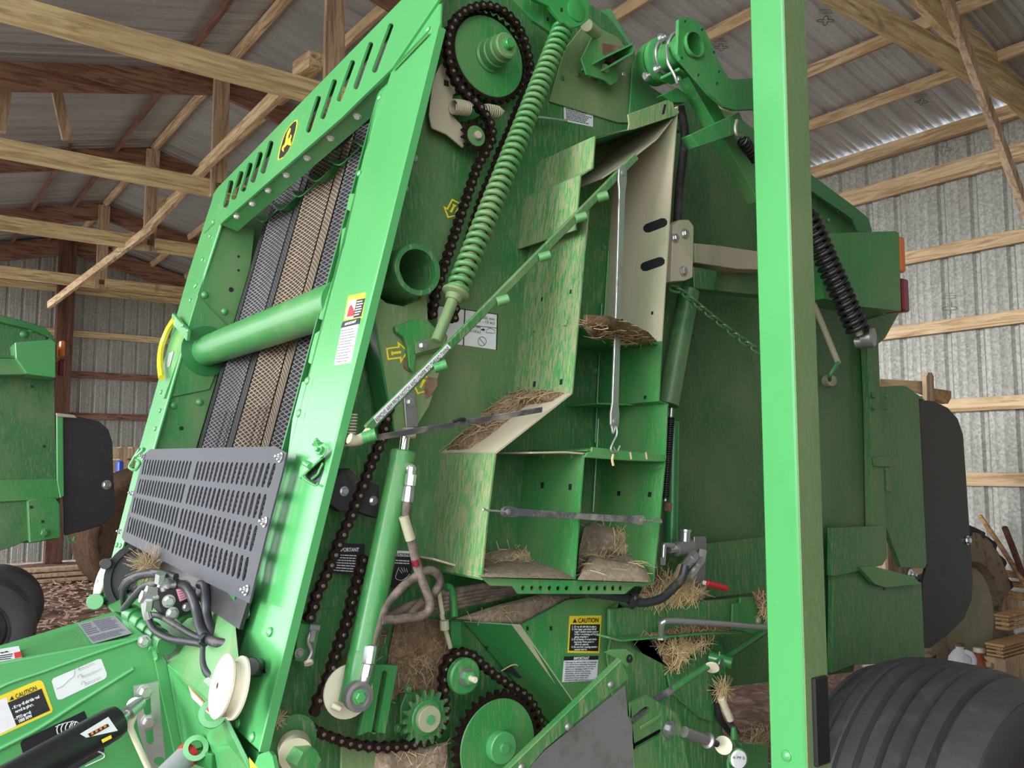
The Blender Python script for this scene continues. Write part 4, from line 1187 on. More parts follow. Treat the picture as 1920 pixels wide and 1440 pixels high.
# yellow arrow outlines
def arrow(px, x, y, ang, s, pl):
    ca, sa = cos(radians(ang)), sin(radians(ang))
    def T(u, v): return (x + (u * ca - v * sa) * s, y + (u * sa + v * ca) * s)
    out = [T(*q) for q in ((-1, -.55), (.1, -.55), (.1, -1), (1, 0), (.1, 1), (.1, .55), (-1, .55))]
    inn = [T(*q) for q in ((-.85, -.40), (.25, -.40), (.25, -.66), (.80, 0), (.25, .66), (.25, .40), (-.85, .40))]
    q = (pl[0] - V((0, 0.0012, 0)), pl[1])
    a = plate('arrow_decal', B, 'yellow', out, q, 0.0008, holes=[inn], label='yellow outlined direction arrow')
    plate('arrow_mark', a, 'yellow', [T(*k) for k in ((-.6, -.2), (-.45, -.2), (-.45, -.12), (.3, -.12), (.3, .12), (-.45, .12), (-.45, .2), (-.6, .2))], q, 0.0008)
arrow(None, 848, 393, 118, 18, Y(YS))
arrow(None, 746, 661, -8, 21, Y(1.60))
arrow(None, 791, 722, 115, 19, Y(1.60))
# hydraulic cylinder
K0 = hit(757, 846, Y(1.555)); K1 = hit(662, 1318, Y(1.535))
cyl('piston_rod', B, 'chrome', hit(760, 818, Y(1.555)), K0 + (K1 - K0) * 0.03, 0.0105)
d_ = (K1 - K0)
lathe('hydraulic_cylinder', B, 'lightdust', [(0.024, 0), (0.027, 0.003), (0.027, 0.018), (0.0255, 0.022), (0.0275, 0.40 * 1.0), (0.0275, d_.length * .80), (0.0265, d_.length * .805), (0.0285, d_.length * .82), (0.0285, d_.length)], K0, d_, 36, 'long green hydraulic cylinder')
pv = hit(672, 1306, Y(1.50))
lathe('cylinder_pivot', B, 'steel', [(0.028, -0.01), (0.028, 0.006), (0.021, 0.007), (0.021, 0.002), (0.012, 0.002)], pv, AY, 28)
place('bolt', 'boltclean', b_bolt, 'clean', B, orient(pv + V((0, -.003, 0)), AY, 0.011))
lathe('washer', B, 'ivory', [(0.052, 0), (0.052, 0.004)], hit(652, 1296, Y(1.575)), AY, 30)
cyl('split_pin', B, 'ivory', hit(622, 1322, Y(1.56)), hit(640, 1330, Y(1.55)), 0.006)
# cylinder hose fittings and hoses
def fitting(pxs, yy, r, mat='zinc'):
    P = [hit(a, b2, Y(yy)) for a, b2 in pxs]
    return P
f0 = hit(767, 876, Y(1.53)); f1 = hit(772, 880, Y(1.51)); f2 = hit(770, 898, Y(1.51)); f3 = hit(765, 940, Y(1.515))
cyl('hose_elbow', B, 'zinc', f0, f1, 0.010); cyl('hose_elbow', B, 'zinc', f1 + V((0, 0, .006)), f2, 0.0085)
lathe('hose_nut', B, 'zinc', [(0.011, 0), (0.011, 0.022)], hit(771, 889, Y(1.51)), f3 - f2, 6)
lathe('hose_nut', B, 'zinc', [(0.009, 0), (0.012, 0.004), (0.0125, 0.032), (0.009, 0.036)], hit(768, 910, Y(1.512)), f3 - f2, 8)
def hose(name, px, yy, r, mat='dirtyhose', label=None, parent=B):
    P = []
    for i, q in enumerate(px):
        yv = q[2] if len(q) > 2 else yy
        P.append(hit(q[0], q[1], Y(yv)))
    return tube(name, parent, mat, P, r, 12, label, 8)
hose('hydraulic_hose', [(764, 940), (762, 970), (768, 1000), (776, 1035), (786, 1075), (800, 1110), (806, 1130), (802, 1148), (785, 1156), (750, 1160), (715, 1163)], 1.515, 0.0092, label='dirty hose curling beside the cylinder')
tube('tape_band', B, 'coated', [hit(757, 968, Y(1.513)), hit(770, 1012, Y(1.513))], 0.0105, 10, k=0)
tube('oil_mark', B, 'redlens', [hit(778, 1050, Y(1.509)), hit(781, 1060, Y(1.509))], 0.0085, 8, k=0)
hose('hydraulic_hose', [(697, 1213), (706, 1180), (722, 1140), (750, 1105), (775, 1085), (800, 1070), (818, 1075), (825, 1092), (815, 1110), (795, 1125, 1.58), (760, 1140, 1.6), (715, 1165, 1.62)], 1.52, 0.0092, label='dirty hose looping from the cylinder foot')
for (x0, y0, x1, y1, r, n) in ((695, 1210, 690, 1243, .0125, 8), (689, 1245, 684, 1268, .0115, 6)):
    a = hit(x0, y0, Y(1.51)); b2 = hit(x1, y1, Y(1.51))
    lathe('hose_nut', B, 'zinc', [(r * .9, 0), (r, .003), (r, (b2 - a).length)], a, b2 - a, n)
tube('hose_elbow', B, 'zinc', [hit(685, 1266, Y(1.51)), hit(682, 1278, Y(1.51)), hit(673, 1280, Y(1.53))], 0.0105, 10)
for k in range(5):
    hose('hydraulic_hose', [(735 + 8 * k, 1166 - k * 3), (800, 1150 - 7 * k), (850, 1137 - 7 * k), (920, 1122 - 6 * k), (968, 1110 - 3 * k), (985, 1108 - k)], 1.60 - 0.006 * k, 0.0078, label='one of the dirty hoses bundled under the box')
hose('hydraulic_hose', [(985, 1105), (1040, 1109, 1.5), (1100, 1112, 1.5), (1150, 1118, 1.5), (1180, 1122, 1.5), (1190, 1112, 1.5)], 1.56, 0.010, 'hose')
hose('hydraulic_hose', [(1188, 1128), (1210, 1130), (1240, 1122), (1262, 1103), (1278, 1085), (1285, 1060)], 1.47, 0.0105, 'hose', label='black hose rising to the steel valve')
tube('cable_tie', B, 'ink', [hit(1187, 1110, Y(1.48)), hit(1192, 1122, Y(1.46)), hit(1184, 1138, Y(1.48))], 0.0075, 7)
hose('brake_line', [(822, 1105), (826, 1130), (830, 1152)], 1.56, 0.005, 'coated')
hose('green_rod', [(835, 1100), (845, 1103), (850, 1125), (852, 1155)], 1.57, 0.008, 'dark')
# ================================================================== decals on the side wall
def q4(x0, y0, x1, y1, x2, y2, x3, y3): return [(x0, y0), (x1, y1), (x2, y2), (x3, y3)]
d = decal(B, 'warning_decal', 'decal', q4(1057, 192, 1112, 201, 1112, 238, 1058, 227), Y(YS))
decal(d, 'decal_header', 'textgrey', q4(1057, 192, 1112, 201, 1112, 208, 1057, 199), Y(YS - 0.0008))
slab_text(d, 'IMPORTANT', 1072, 199.5, 1096, 203.5, Y(YS - 0.0018), 4.5, 'decal')
lines(d, 'ink', q4(1060, 202, 1109, 210, 1109, 235, 1061, 225), 8, Y(YS - 0.0008), 0.4, 1)
d = decal(B, 'instruction_decal', 'decal', q4(822, 572, 934, 589, 932, 656, 818, 640), Y(YS), 'white bale density decal with small print')
for a in (((871, 579), (873, 579), (870, 648), (868, 648)), ((872, 608), (934, 615), (934, 616), (872, 609)), ((822, 572), (934, 589), (934, 590.5), (822, 573.5)), ((932, 589), (934, 589), (932, 656), (930, 656))):
    decal(d, 'decal_rule', 'ink', list(a), Y(YS - 0.0008))
slab_text(d, '305 mm', 903, 597, 926, 601, Y(YS - 0.001), 5, 'ink')
slab_text(d, '( 5 in. - 12 in.)', 885, 602, 926, 608, Y(YS - 0.001), 5, 'ink')
slab_text(d, '35 mm', 884, 614, 900, 616, Y(YS - 0.001), 5, 'ink')
slab_text(d, '( 5 1/4 in.)', 878, 622, 900, 625, Y(YS - 0.001), 5, 'ink')
decal(d, 'pointer', 'ink', [(902, 616.5), (906, 617), (906, 615), (910, 618.5), (906, 621), (906, 619.5), (902, 619)], Y(YS - 0.001))
tube('book_mark', d, 'ink', [hit(x, y, Y(YS - 0.002)) for x, y in ((913, 618), (918, 615), (928, 619), (927, 625), (911, 623), (913, 618))], 0.0005, 4, k=0)
tube('prohibition_ring', d, 'ink', [hit(904 + 7.6 * cos(i * pi / 12), 640 + 8.4 * sin(i * pi / 12), Y(YS - 0.002)) for i in range(24)], 0.0006, 4, k=0, closed=True)
tube('prohibition_bar', d, 'ink', [hit(899, 634, Y(YS - 0.002)), hit(909, 646, Y(YS - 0.002))], 0.0006, 4, k=0)
d = decal(B, 'warning_decal', 'ink', q4(624, 1018, 684, 1020, 680, 1078, 618, 1074), Y(YS - 0.02), 'black decal with white lettering')
slab_text(d, 'IMPORTANT', 632, 1034, 672, 1034, Y(YS - 0.021), 7, 'decal', bold=0.0003)
lines(d, 'decal', q4(628, 1038, 680, 1040, 677, 1075, 622, 1071), 7, Y(YS - 0.0208), 0.35, 2)
d = decal(B, 'warning_decal', 'ink', q4(722, 1031, 774, 1034, 768, 1104, 716, 1100), Y(YS - 0.02), 'black instruction decal with a drawn hand')
decal(d, 'decal_header', 'decal', q4(722, 1031, 774, 1034, 773, 1044, 722, 1042), Y(YS - 0.0208))
slab_text(d, 'INSTRUCTIONS', 727, 1041, 768, 1042.5, Y(YS - 0.0218), 5, 'ink', bold=0.0002)
lines(d, 'decal', q4(725, 1047, 770, 1050, 769, 1059, 724, 1057), 2, Y(YS - 0.0208), 0.4, 4)
for P in (((748, 1064), (744, 1074), (742, 1084), (752, 1088), (762, 1083), (768, 1076)), ((749, 1068), (754, 1075)), ((752, 1064), (757, 1073)), ((757, 1064), (760, 1072)), ((762, 1066), (764, 1073))):
    tube('hand_drawing', d, 'decal', [hit(x, y, Y(YS - 0.0225)) for x, y in P], 0.0006, 4)
# decals on the near upright
d = decal(B, 'warning_decal', 'yellow', q4(653, 555, 686, 548, 679, 596, 644, 601), FR(0), 'yellow edged warning decal')
decal(d, 'decal_panel', 'decal', q4(655, 563, 668, 560, 662, 596, 647, 598), FR(-0.0008))
decal(d, 'decal_panel', 'ink', q4(669, 562, 684, 559, 677, 593, 662, 596), FR(-0.0008))
decal(d, 'pictogram', 'red', [(655, 575), (659, 571), (661, 576), (664, 583), (662, 592), (650, 594), (652, 585)], FR(-0.0016))
lines(d, 'decal', q4(671, 564, 683, 562, 677, 591, 664, 594), 6, FR(-0.0016), 0.45, 5)
d = decal(B, 'warning_decal', 'decal', q4(642, 607, 675, 594, 658, 680, 626, 685), FR(0), 'white decal with fine print')
decal(d, 'decal_header', 'ink', q4(642, 604, 675, 595, 673, 607, 639, 615), FR(-0.0008))
slab_text(d, 'IMPORTANT', 647, 611, 668, 605, FR(-0.0018), 5, 'decal', bold=0.0002)
lines(d, 'textgrey', q4(641, 618, 671, 612, 657, 678, 628, 682), 12, FR(-0.0008), 0.28, 6)
# latch in its opening on the near upright
plate('latch_opening', B, 'ink', [(608, 858), (607, 880), (597, 908), (588, 909), (572, 892), (580, 880)], FR(-0.0008), 0.001, b=0)
bar('latch_lever', B, 'clean', hit(605, 848, FR(-0.012)), hit(563, 887, FR(-0.012)), 0.028, 0.006, up=FN)
place('nut', 'nutclean', b_nut, 'clean', B, orient(hit(603, 846, FR(-0.016)), V((-.9, -.3, .3)), 0.009))
place('nut', 'nutclean', b_nut, 'clean', B, orient(hit(595, 833, FR(-0.01)), V((-.3, -.3, .9)), 0.007))
cyl('latch_pin', B, 'clean', hit(572, 868, FR(-0.018)), hit(581, 874, FR(-0.018)), 0.006)
tube('latch_wire', B, 'clean', [hit(x, y, FR(-0.012)) for x, y in ((562, 887), (570, 897), (583, 906), (592, 910), (597, 905))], 0.0022, 6)
tube('latch_wire', B, 'lightdust', [hit(x, y, FR(-0.004)) for x, y in ((585, 898), (595, 890), (600, 880), (606, 868))], 0.003, 6)
# ================================================================== grey slotted guard in front of the belts
rows = [((385, 325, 845, 340, 355, 480, 795, 530, 16), (915, 345, 1685, 360, 870, 535, 1610, 615, 17)),
        ((340, 520, 780, 570, 305, 670, 735, 765, 16), (845, 580, 1590, 670, 795, 775, 1525, 930, 17)),
        ((285, 705, 718, 805, 255, 860, 675, 1000, 16), (765, 815, 1500, 985, 720, 1015, 1435, 1250, 17)),
        ((237, 900, 660, 1040, 205, 1060, 610, 1240, 16), (700, 1060, 1410, 1300, 655, 1270, 1365, 1545, 17))]
GP = FR(-0.035)
def cv(x, y): return (200 + x / 5.333, 800 + y / 5.333)
hs = []; 
for row in rows:
    for (x0, y0, x1, y1, u0, v0, u1, v1, n) in row:
        T0, T1, B0, B1 = (hit(*cv(a, b), GP) for a, b in ((x0, y0), (x1, y1), (u0, v0), (u1, v1)))
        for i in range(n):
            a = T0.lerp(T1, i / (n - 1)); b2 = B0.lerp(B1, i / (n - 1))
            dd = (b2 - a).normalized(); s = FN.cross(dd); w = 0.018
            lp = []
            for j in range(5):
                th = pi * j / 4; lp.append(b2 - dd * w / 2 + (s * cos(th) + dd * sin(th)) * w / 2)
            for j in range(5):
                th = pi * j / 4; lp.append(a + dd * w / 2 + (-s * cos(th) - dd * sin(th)) * w / 2)
            hs.append(lp)
gout = [hit(x, y, GP) for x, y in ((282, 842), (517, 837), (537, 849), (528, 890), (503, 985), (467, 1131), (345, 1072), (232, 1014), (228, 1007), (250, 925), (271, 851))]
bm = bmesh.new(); add_prism(bm, gout, FN, 0.004, hs)
guard = obj('slotted_guard', bm, 'graypaint', B, 'grey slotted belt guard plate')
for x, y in ((526, 858), (497, 979), (462, 1107), (269, 856), (248, 925), (226, 997)):
    bolt(guard, x, y, FR(-0.036), 0.0072, 'zinc', 'nut')
wpoly('guard_skirt', 'black', [hit(285, 1035, FR(-0.026)), hit(466, 1122, FR(-0.026)), hit(448, 1180, FR(-0.026)), hit(385, 1138, FR(-0.026)), hit(345, 1100, FR(-0.026)), hit(298, 1068, FR(-0.026))], FN, 0.008, 'black skirt plate under the guard')
tube('latch_hook', B, 'clean', [hit(x, y, FR(-0.03)) for x, y in ((262, 842), (252, 858), (243, 876), (254, 881), (262, 868), (256, 862))], 0.005, 7)
tube('latch_hook', B, 'clean', [hit(x, y, FR(-0.03)) for x, y in ((270, 842), (262, 850), (256, 855))], 0.006, 7)
# ================================================================== lower drive area
plate('lower_recess', B, 'side', [(505, 1150), (640, 1140), (840, 1165), (1010, 1330), (1000, 1500), (500, 1500)], Y(YS - 0.004), 0.003, b=0)
plate('valley_plate', B, 'lightdust', [(975, 1173), (1063, 1125), (1130, 1117), (1165, 1122), (1200, 1150), (1330, 1150), (1365, 1240), (1345, 1500), (1020, 1500), (1085, 1330)], Y(1.60), 0.008, label='sloping green side plate carrying the decals')
# folded left edge of that plate turning back into the machine
vb = [(975, 1173), (1090, 1335)]
E0, E1 = hit(958, 1168, Y(1.60)), hit(1090, 1345, Y(1.60))
strip('valley_side', 'dark', [hit(975, 1172, Y(1.60)), hit(1092, 1345, Y(1.60)), hit(1060, 1390, Y(1.67)), hit(868, 1165, Y(1.67))], 0.004)
strip('valley_side', 'coated', [hit(975, 1172, Y(1.599)), hit(1092, 1340, Y(1.599)), hit(1086, 1345, Y(1.61)), hit(958, 1171, Y(1.61))], 0.003)
# dirt on the ledge
mound('dirt_layer', 'grey dried mud lying on the lower ledge under the hoses', [(855, 1160), (930, 1135), (1010, 1115), (1095, 1118), (1062, 1128), (972, 1174), (920, 1168)], Y(1.64), 0.012, mat='haydust', seed=21, nstraw=12, L=0.03)
mound('dirt_layer', 'brown dirt caked above the small toothed wheel', [(740, 1170), (800, 1160), (858, 1165), (850, 1230), (835, 1300), (790, 1310), (745, 1300), (720, 1330), (728, 1230)], Y(1.665), 0.010, mat='hay', seed=22, nstraw=50, L=0.035, smat='strawdull')
mound('dirt_layer', 'crumpled grey mud below the lower chain', [(745, 1402), (800, 1400), (838, 1390), (842, 1445), (700, 1445), (705, 1410)], Y(1.62), 0.016, mat='haydust', seed=23, nstraw=30, L=0.03)
mound('dirt_layer', 'dusty mud film behind the foot of the cylinder', [(640, 1330), (700, 1250), (730, 1180), (700, 1180), (640, 1240), (600, 1330)], Y(1.672), 0.006, mat='hay', seed=24, nstraw=10, L=0.03)
# slotted adjuster plate
plate('adjuster_plate', B, 'lightdust', [(705, 1246), (746, 1248), (722, 1375), (690, 1372), (672, 1380), (690, 1300)], Y(1.60), 0.010, holes=[rhole(721, 1262, 702, 1372, 10)], label='green plate with a long slot')
plate('lower_bracket', B, 'dusty', [(640, 1400), (735, 1405), (735, 1445), (640, 1445)], Y(1.62), 0.008)
plate('lower_bracket', B, 'side', [(752, 1325), (762, 1300), (800, 1296), (812, 1320), (790, 1370), (752, 1380)], Y(1.615), 0.008)
for x, y in ((765, 1292), (746, 1366)): bolt(B, x, y, Y(1.614), 0.007, 'side')
cs = hit(800, 1346, Y(1.575))
sprocket('lower_idler_gear', B, 'lightdust', cs, 0.0575, 17, 0.008, 0.014, toothmat='side', hub=[('coated', [(0.027, 0), (0.027, 0.012), (0.025, 0.014)]), ('clean', [(0.009, 0.014), (0.009, 0.019)])])
cs = hit(866, 1266, Y(1.57))
lathe('chain_idler', B, 'lightdust', [(0.038, 0), (0.038, 0.012), (0.034, 0.016), (0.013, 0.016)], cs, AY, 32, 'green round idler inside the chain loop')
lathe('idler_washer', B, 'steel', [(0.019, 0), (0.019, 0.004)], cs + AY * 0.016, AY, 24)
lathe('idler_nut', B, 'clean', [(0.014, 0), (0.014, 0.014)], cs + AY * 0.020, AY, 6)
cyl('idler_stud', B, 'ivory', cs + AY * 0.03, cs + AY * 0.052, 0.0065, 14)
cb = hit(934, 1398, Y(1.565))
sprocket('large_gear', B, 'lightdust', cb, 0.118, 34, 0.010, 0.012, toothmat='chain', hub=[('clean', [(0.034, 0), (0.034, 0.020), (0.032, 0.022)]), ('clean', [(0.011, 0.022), (0.011, 0.028)])], label='large green chain gear with a raised hub')
ch_ = hit(552, 1400, Y(1.54))
lathe('hex_shaft', B, 'coated', [(0.030, 0), (0.030, 0.05)], ch_, V((-.35, -1, 0)), 24)
lathe('hex_shaft', B, 'lightdust', [(0.024, 0), (0.024, 0.045)], ch_ + V((-.01, -0.035, -.004)), V((0.1, -1, -.05)), 6)
lathe('shaft_washer', B, 'side', [(0.045, 0), (0.045, 0.008)], hit(548, 1384, Y(1.575)), AY, 28)
# over-centre latch beside the near upright
box_ = plate('latch_body', B, 'lightdust', [(562, 1168), (590, 1172), (600, 1180), (588, 1240), (570, 1243), (552, 1238)], Y(1.60), 0.03)
tube('latch_clamp', B, 'steel', [hit(x, y, Y(1.58)) for x, y in ((588, 1176), (578, 1200), (584, 1222), (576, 1240))], 0.0055, 8)
bar('latch_clamp', B, 'steel', hit(580, 1176, Y(1.575)), hit(600, 1178, Y(1.575)), 0.007, 0.012)
bar('latch_clamp', B, 'steel', hit(589, 1178, Y(1.575)), hit(584, 1205, Y(1.575)), 0.007, 0.012)
lathe('latch_clamp', B, 'ivory', [(0.009, 0), (0.009, 0.006)], hit(578, 1240, Y(1.575)), V((0, -.6, -.8)), 16)
bolt(B, 561, 1224, Y(1.575), 0.007, 'steel')
# lever post and rod behind the small hoses
plate('lever_guide', B, 'dark', [(845, 1165), (865, 1165), (866, 1215), (852, 1222), (846, 1200)], Y(1.62), 0.01)
tube('lever_rod', B, 'coated', [hit(x, y, Y(1.61)) for x, y in ((822, 1105), (828, 1150), (834, 1175), (845, 1215))], 0.0055, 8)
lathe('lever_spring_seat', B, 'coated', [(0.010, 0), (0.010, 0.02)], hit(833, 1163, Y(1.60)), V((0.1, 0, -1)), 10)
# twine knife pocket
plate('knife_pocket', B, 'ink', [(940, 1258), (966, 1246), (978, 1254), (988, 1270), (972, 1272), (955, 1262)], Y(1.655), 0.001, b=0)
tube('bent_wire', B, 'straw', [hit(x, y, Y(1.645)) for x, y in ((940, 1258), (964, 1246), (978, 1254), (988, 1266))], 0.0016, 5)
hole(B, 913, 1214, Y(1.66), 0.006, 0.006)
for x, y in ((989, 1178), (1033, 1178)): hole(B, x, y, Y(1.599), 0.006, 0.009)
# caution decal
CP = Y(1.60)
d = decal(B, 'caution_decal', 'yellow', q4(1068, 1155, 1128, 1154, 1124, 1225, 1064, 1224), CP, 'yellow and black caution decal on the lower plate')
decal(d, 'decal_panel', 'ink', q4(1070, 1171, 1125, 1170.5, 1121.5, 1221, 1067, 1220), Y(1.5992))
decal(d, 'warning_triangle', 'ink', [(1078, 1160), (1082, 1167.5), (1074, 1167.5)], Y(1.5990))
slab_text(d, 'CAUTION', 1083, 1167.5, 1121, 1166.5, Y(1.5990), 8, 'ink', bold=0.0003)
for k, s in enumerate(('1. Keep all shields in place.', '2. Disengage and shut off all', '    engine and/or motor power', '    before servicing or unclog-', '    ging machine.', '3. Keep hands, feet and cloth-', '    ing away from power-', '    driven parts.', '4. Do not leave running machine', '    unattended.')):
    w = len(s) * 1.58; y = 1176.5 + 4.75 * k
    slab_text(d, s, 1071.5 - 0.1 * k, y, 1071.5 - 0.1 * k + w, y - .2, Y(1.5984), 3.4, 'decal', bold=0.00022)
d = decal(B, 'important_decal', 'decal', q4(1058, 1231, 1122, 1229.5, 1119, 1276, 1054, 1279), CP, 'white IMPORTANT decal below the caution decal')
decal(d, 'decal_header', 'ink', q4(1058, 1231, 1122, 1229.5, 1121.5, 1237, 1057, 1238.5), Y(1.5992))
slab_text(d, 'IMPORTANT', 1075, 1237, 1104, 1236.2, Y(1.5984), 5, 'decal', bold=0.0003)
for k, s in enumerate(('Damage to drive roller or bearings', 'can result from improper torque &', 'installation sequence. To prevent', 'failure or damage, refer to the', "operator's manual for proper", 'assembly, drive roll bearing', 'adjustment, and tightening', 'sequence if any bolts are', 'loosened while performing service.')):
    w = len(s) * 1.72; y = 1243.2 + 4.15 * k
    slab_text(d, s, 1060 - 0.25 * k, y, 1060 - .25 * k + w, y - 1, Y(1.5990), 2.7, 'textgrey', bold=0.0001)
# ================================================================== diagonal lower guard, lower right of the picture
GY = 1.40
plate('guard_angle', B, 'speck', [(1165, 1238), (1180, 1272), (1022, 1405), (985, 1450), (945, 1450)], Y(GY), 0.006, label='diagonal green guard angle')
strip('guard_lip', 'lightdust', [hit(1165, 1237, Y(GY)), hit(945, 1450, Y(GY)), hit(938, 1444, Y(GY + .03)), hit(1158, 1231, Y(GY + .03))], 0.003)
plate('guard_tab', B, 'lightdust', [(1134, 1223), (1146, 1218), (1175, 1217), (1188, 1226), (1190, 1238), (1176, 1250), (1165, 1240)], Y(1.46), 0.005)
bolt(B, 1180, 1235, Y(1.458), 0.007, 'black')
plate('guard_sheet', B, 'sheet', [(1173, 1285), (1178, 1340), (1186, 1360), (1190, 1450), (985, 1450), (1022, 1408)], Y(GY + 0.006), 0.005, label='grey sheet hung under the diagonal guard')
for x, y in ((1145, 1284), (1065, 1363), (978, 1439)): bolt(B, x, y, Y(GY - 0.001), 0.0085, 'steel', 'rivet')
# slotted cam plate
plate('cam_plate', B, 'speck', [(1183, 1318), (1214, 1304), (1272, 1340), (1284, 1400), (1292, 1450), (1190, 1450)], Y(1.45), 0.008, holes=[rhole(1186, 1352, 1212, 1331, 13), rhole(1188, 1400, 1238, 1372, 10)], label='slotted green cam plate')
plate('cam_backing', B, 'ink', [(1180, 1325), (1225, 1325), (1245, 1385), (1190, 1410)], Y(1.468), 0.003, b=0)
bar('threaded_rod', B, 'grayrubber', hit(1186, 1350, Y(1.463)), hit(1215, 1332, Y(1.463)), 0.012, 0.012)
bar('cam_rib', B, 'lightdust', hit(1200, 1366, Y(1.448)), hit(1240, 1342, Y(1.448)), 0.004, 0.010)
lathe('cam_washer', B, 'steel', [(0.020, 0), (0.020, 0.004)], hit(1254, 1367, Y(1.448)), AY, 26)
lathe('cam_bolt', B, 'zinc', [(0.012, 0), (0.012, 0.012)], hit(1256, 1367, Y(1.444)), AY, 6)
# rear lower plates
plate('lower_rear_plate', B, 'speck', [(1140, 1230), (1160, 1130), (1145, 1141), (1145, 1194), (1165, 1200), (1230, 1200), (1262, 1255), (1280, 1230), (1330, 1210), (1338, 1240), (1340, 1330), (1365, 1400), (1400, 1500), (1175, 1500)], Y(1.585), 0.008, b=0)
plate('frame_channel', B, 'speck', [(1143, 1142), (1388, 1121), (1434, 1119), (1436, 1192), (1420, 1192), (1390, 1184), (1330, 1180), (1165, 1204), (1143, 1194)], Y(1.57), 0.01, label='channel running back to the open shield')
fold('channel_ledge', B, 'lightdust', [(1143, 1194), (1164, 1200), (1330, 1186), (1390, 1186)], 1.515, 1.575, 0.004)
plate('bright_plate', B, 'lightdust', [(1388, 1120), (1436, 1119), (1436, 1192), (1420, 1192), (1386, 1182), (1372, 1182), (1374, 1132), (1388, 1130)], Y(1.56), 0.006)
for x, y in ((1420, 1128), (1421, 1163)): bolt(B, x, y, Y(1.558), 0.007, 'coated')
mound('hay_mat', 'brown chaff strewn on the ledge behind the bent steel bar', [(1175, 1197), (1240, 1182), (1300, 1170), (1352, 1175), (1378, 1184), (1300, 1190)], Y(1.545), 0.012, mat='hay', seed=31, nstraw=90, L=0.03, smat='strawdull')
hp = [(x, y) for x, y in ((1228, 1205), (1260, 1200), (1310, 1198), (1335, 1196), (1300, 1212), (1270, 1235), (1256, 1256), (1246, 1240))]
mound('hay_tuft', 'pale straw spilling out of the notch below the ledge', hp, Y(1.575), 0.018, mat='hay', seed=32, nstraw=320, L=0.05, smat='straw')
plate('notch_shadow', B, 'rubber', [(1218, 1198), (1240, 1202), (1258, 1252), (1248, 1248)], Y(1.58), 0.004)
mound('hay_tuft', 'golden hay tuft stuck round the black hose by the steel valve', [(1200, 1110), (1230, 1075), (1262, 1085), (1300, 1100), (1318, 1112), (1290, 1125), (1240, 1128), (1190, 1134)], Y(1.59), 0.03, mat='hay', seed=33, nstraw=520, L=0.055, smat='straw')
mound('hay_tuft', 'loose hay against the open shield below the steel valve', [(1410, 1110), (1436, 1105), (1438, 1170), (1425, 1150)], Y(1.55), 0.010, mat='hay', seed=34, nstraw=50, L=0.05, smat='straw')
# bent steel bar
tube('bent_bar', B, 'zinc', [hit(1240, 1196, Y(1.53)), hit(1240, 1178, Y(1.515)), hit(1243, 1167, Y(1.505)), hit(1256, 1164, Y(1.50)), hit(1300, 1166, Y(1.49)), hit(1360, 1170, Y(1.48)), hit(1450, 1178, Y(1.46))], 0.0075, 12, label='bent bright steel bar')
lathe('bar_nut', B, 'zinc', [(0.013, 0), (0.013, 0.010)], hit(1240, 1191, Y(1.53)), V((0, 0, -1)), 6)
# steel valve with red handle
plate('valve_plate', B, 'steel', [(1302, 1006), (1324, 1006), (1326, 1020), (1319, 1124), (1300, 1124)], Y(1.58), 0.005, label='upright steel valve bracket')
VB = hit(1284, 1026, Y(1.55))
vb_ = lathe('valve_body', B, 'steel', [(0.016, -0.04), (0.019, -0.038), (0.019, 0.022), (0.016, 0.024)], VB, V((1, 0, 0.1)), 24, label='cast steel shut-off valve')
lathe('valve_cap', B, 'zinc', [(0.013, 0), (0.013, 0.028), (0.015, 0.03), (0.015, 0.036)], VB + V((0, 0, 0.01)), V((0.1, 0, 1)), 20)
lathe('valve_port', B, 'zinc', [(0.012, 0), (0.012, 0.018), (0.010, 0.02), (0.010, 0.045)], VB + V((-0.02, -0.004, 0)), V((-1, 0, -0.05)), 6)
tube('valve_fitting', B, 'zinc', [hit(1262, 1023, Y(1.54)), hit(1246, 1022, Y(1.54)), hit(1244, 1030, Y(1.54)), hit(1243, 1052, Y(1.54))], 0.0075, 8)
lathe('valve_fitting', B, 'zinc', [(0.008, 0), (0.008, 0.02)], hit(1242, 1044, Y(1.54)), V((0, 0, -1)), 6)
for (x0, y0, x1, y1, r) in ((1302, 1040, 1280, 1066, .014), (1316, 1050, 1292, 1085, .0115)):
    a = hit(x0, y0, Y(1.53)); b2 = hit(x1, y1, Y(1.52)); L = (b2 - a).length
    lathe('hose_nut', B, 'zinc', [(r, 0), (r, L * .35), (r * .75, L * .36), (r * .75, L * .45), (r, L * .5), (r * .85, L)], a, b2 - a, 8)
lathe('valve_port', B, 'zinc', [(0.012, 0), (0.012, 0.03)], hit(1313, 1052, Y(1.54)), V((0.3, 0, 0.9)), 8)
tube('hose_sleeve', B, 'strawdull', [hit(1280, 1064, Y(1.52)), hit(1268, 1090, Y(1.51))], 0.0135, 12, k=0)
cyl('handle_pin', B, 'white', hit(1318, 1092, Y(1.56)), hit(1325, 1094, Y(1.55)), 0.006)
cyl('valve_handle', B, 'red', hit(1324, 1093, Y(1.55)), hit(1362, 1103, Y(1.55)), 0.0085, label='red grip of the shut-off valve')
bolt(B, 1259, 1052, Y(1.62), 0.009, 'side')
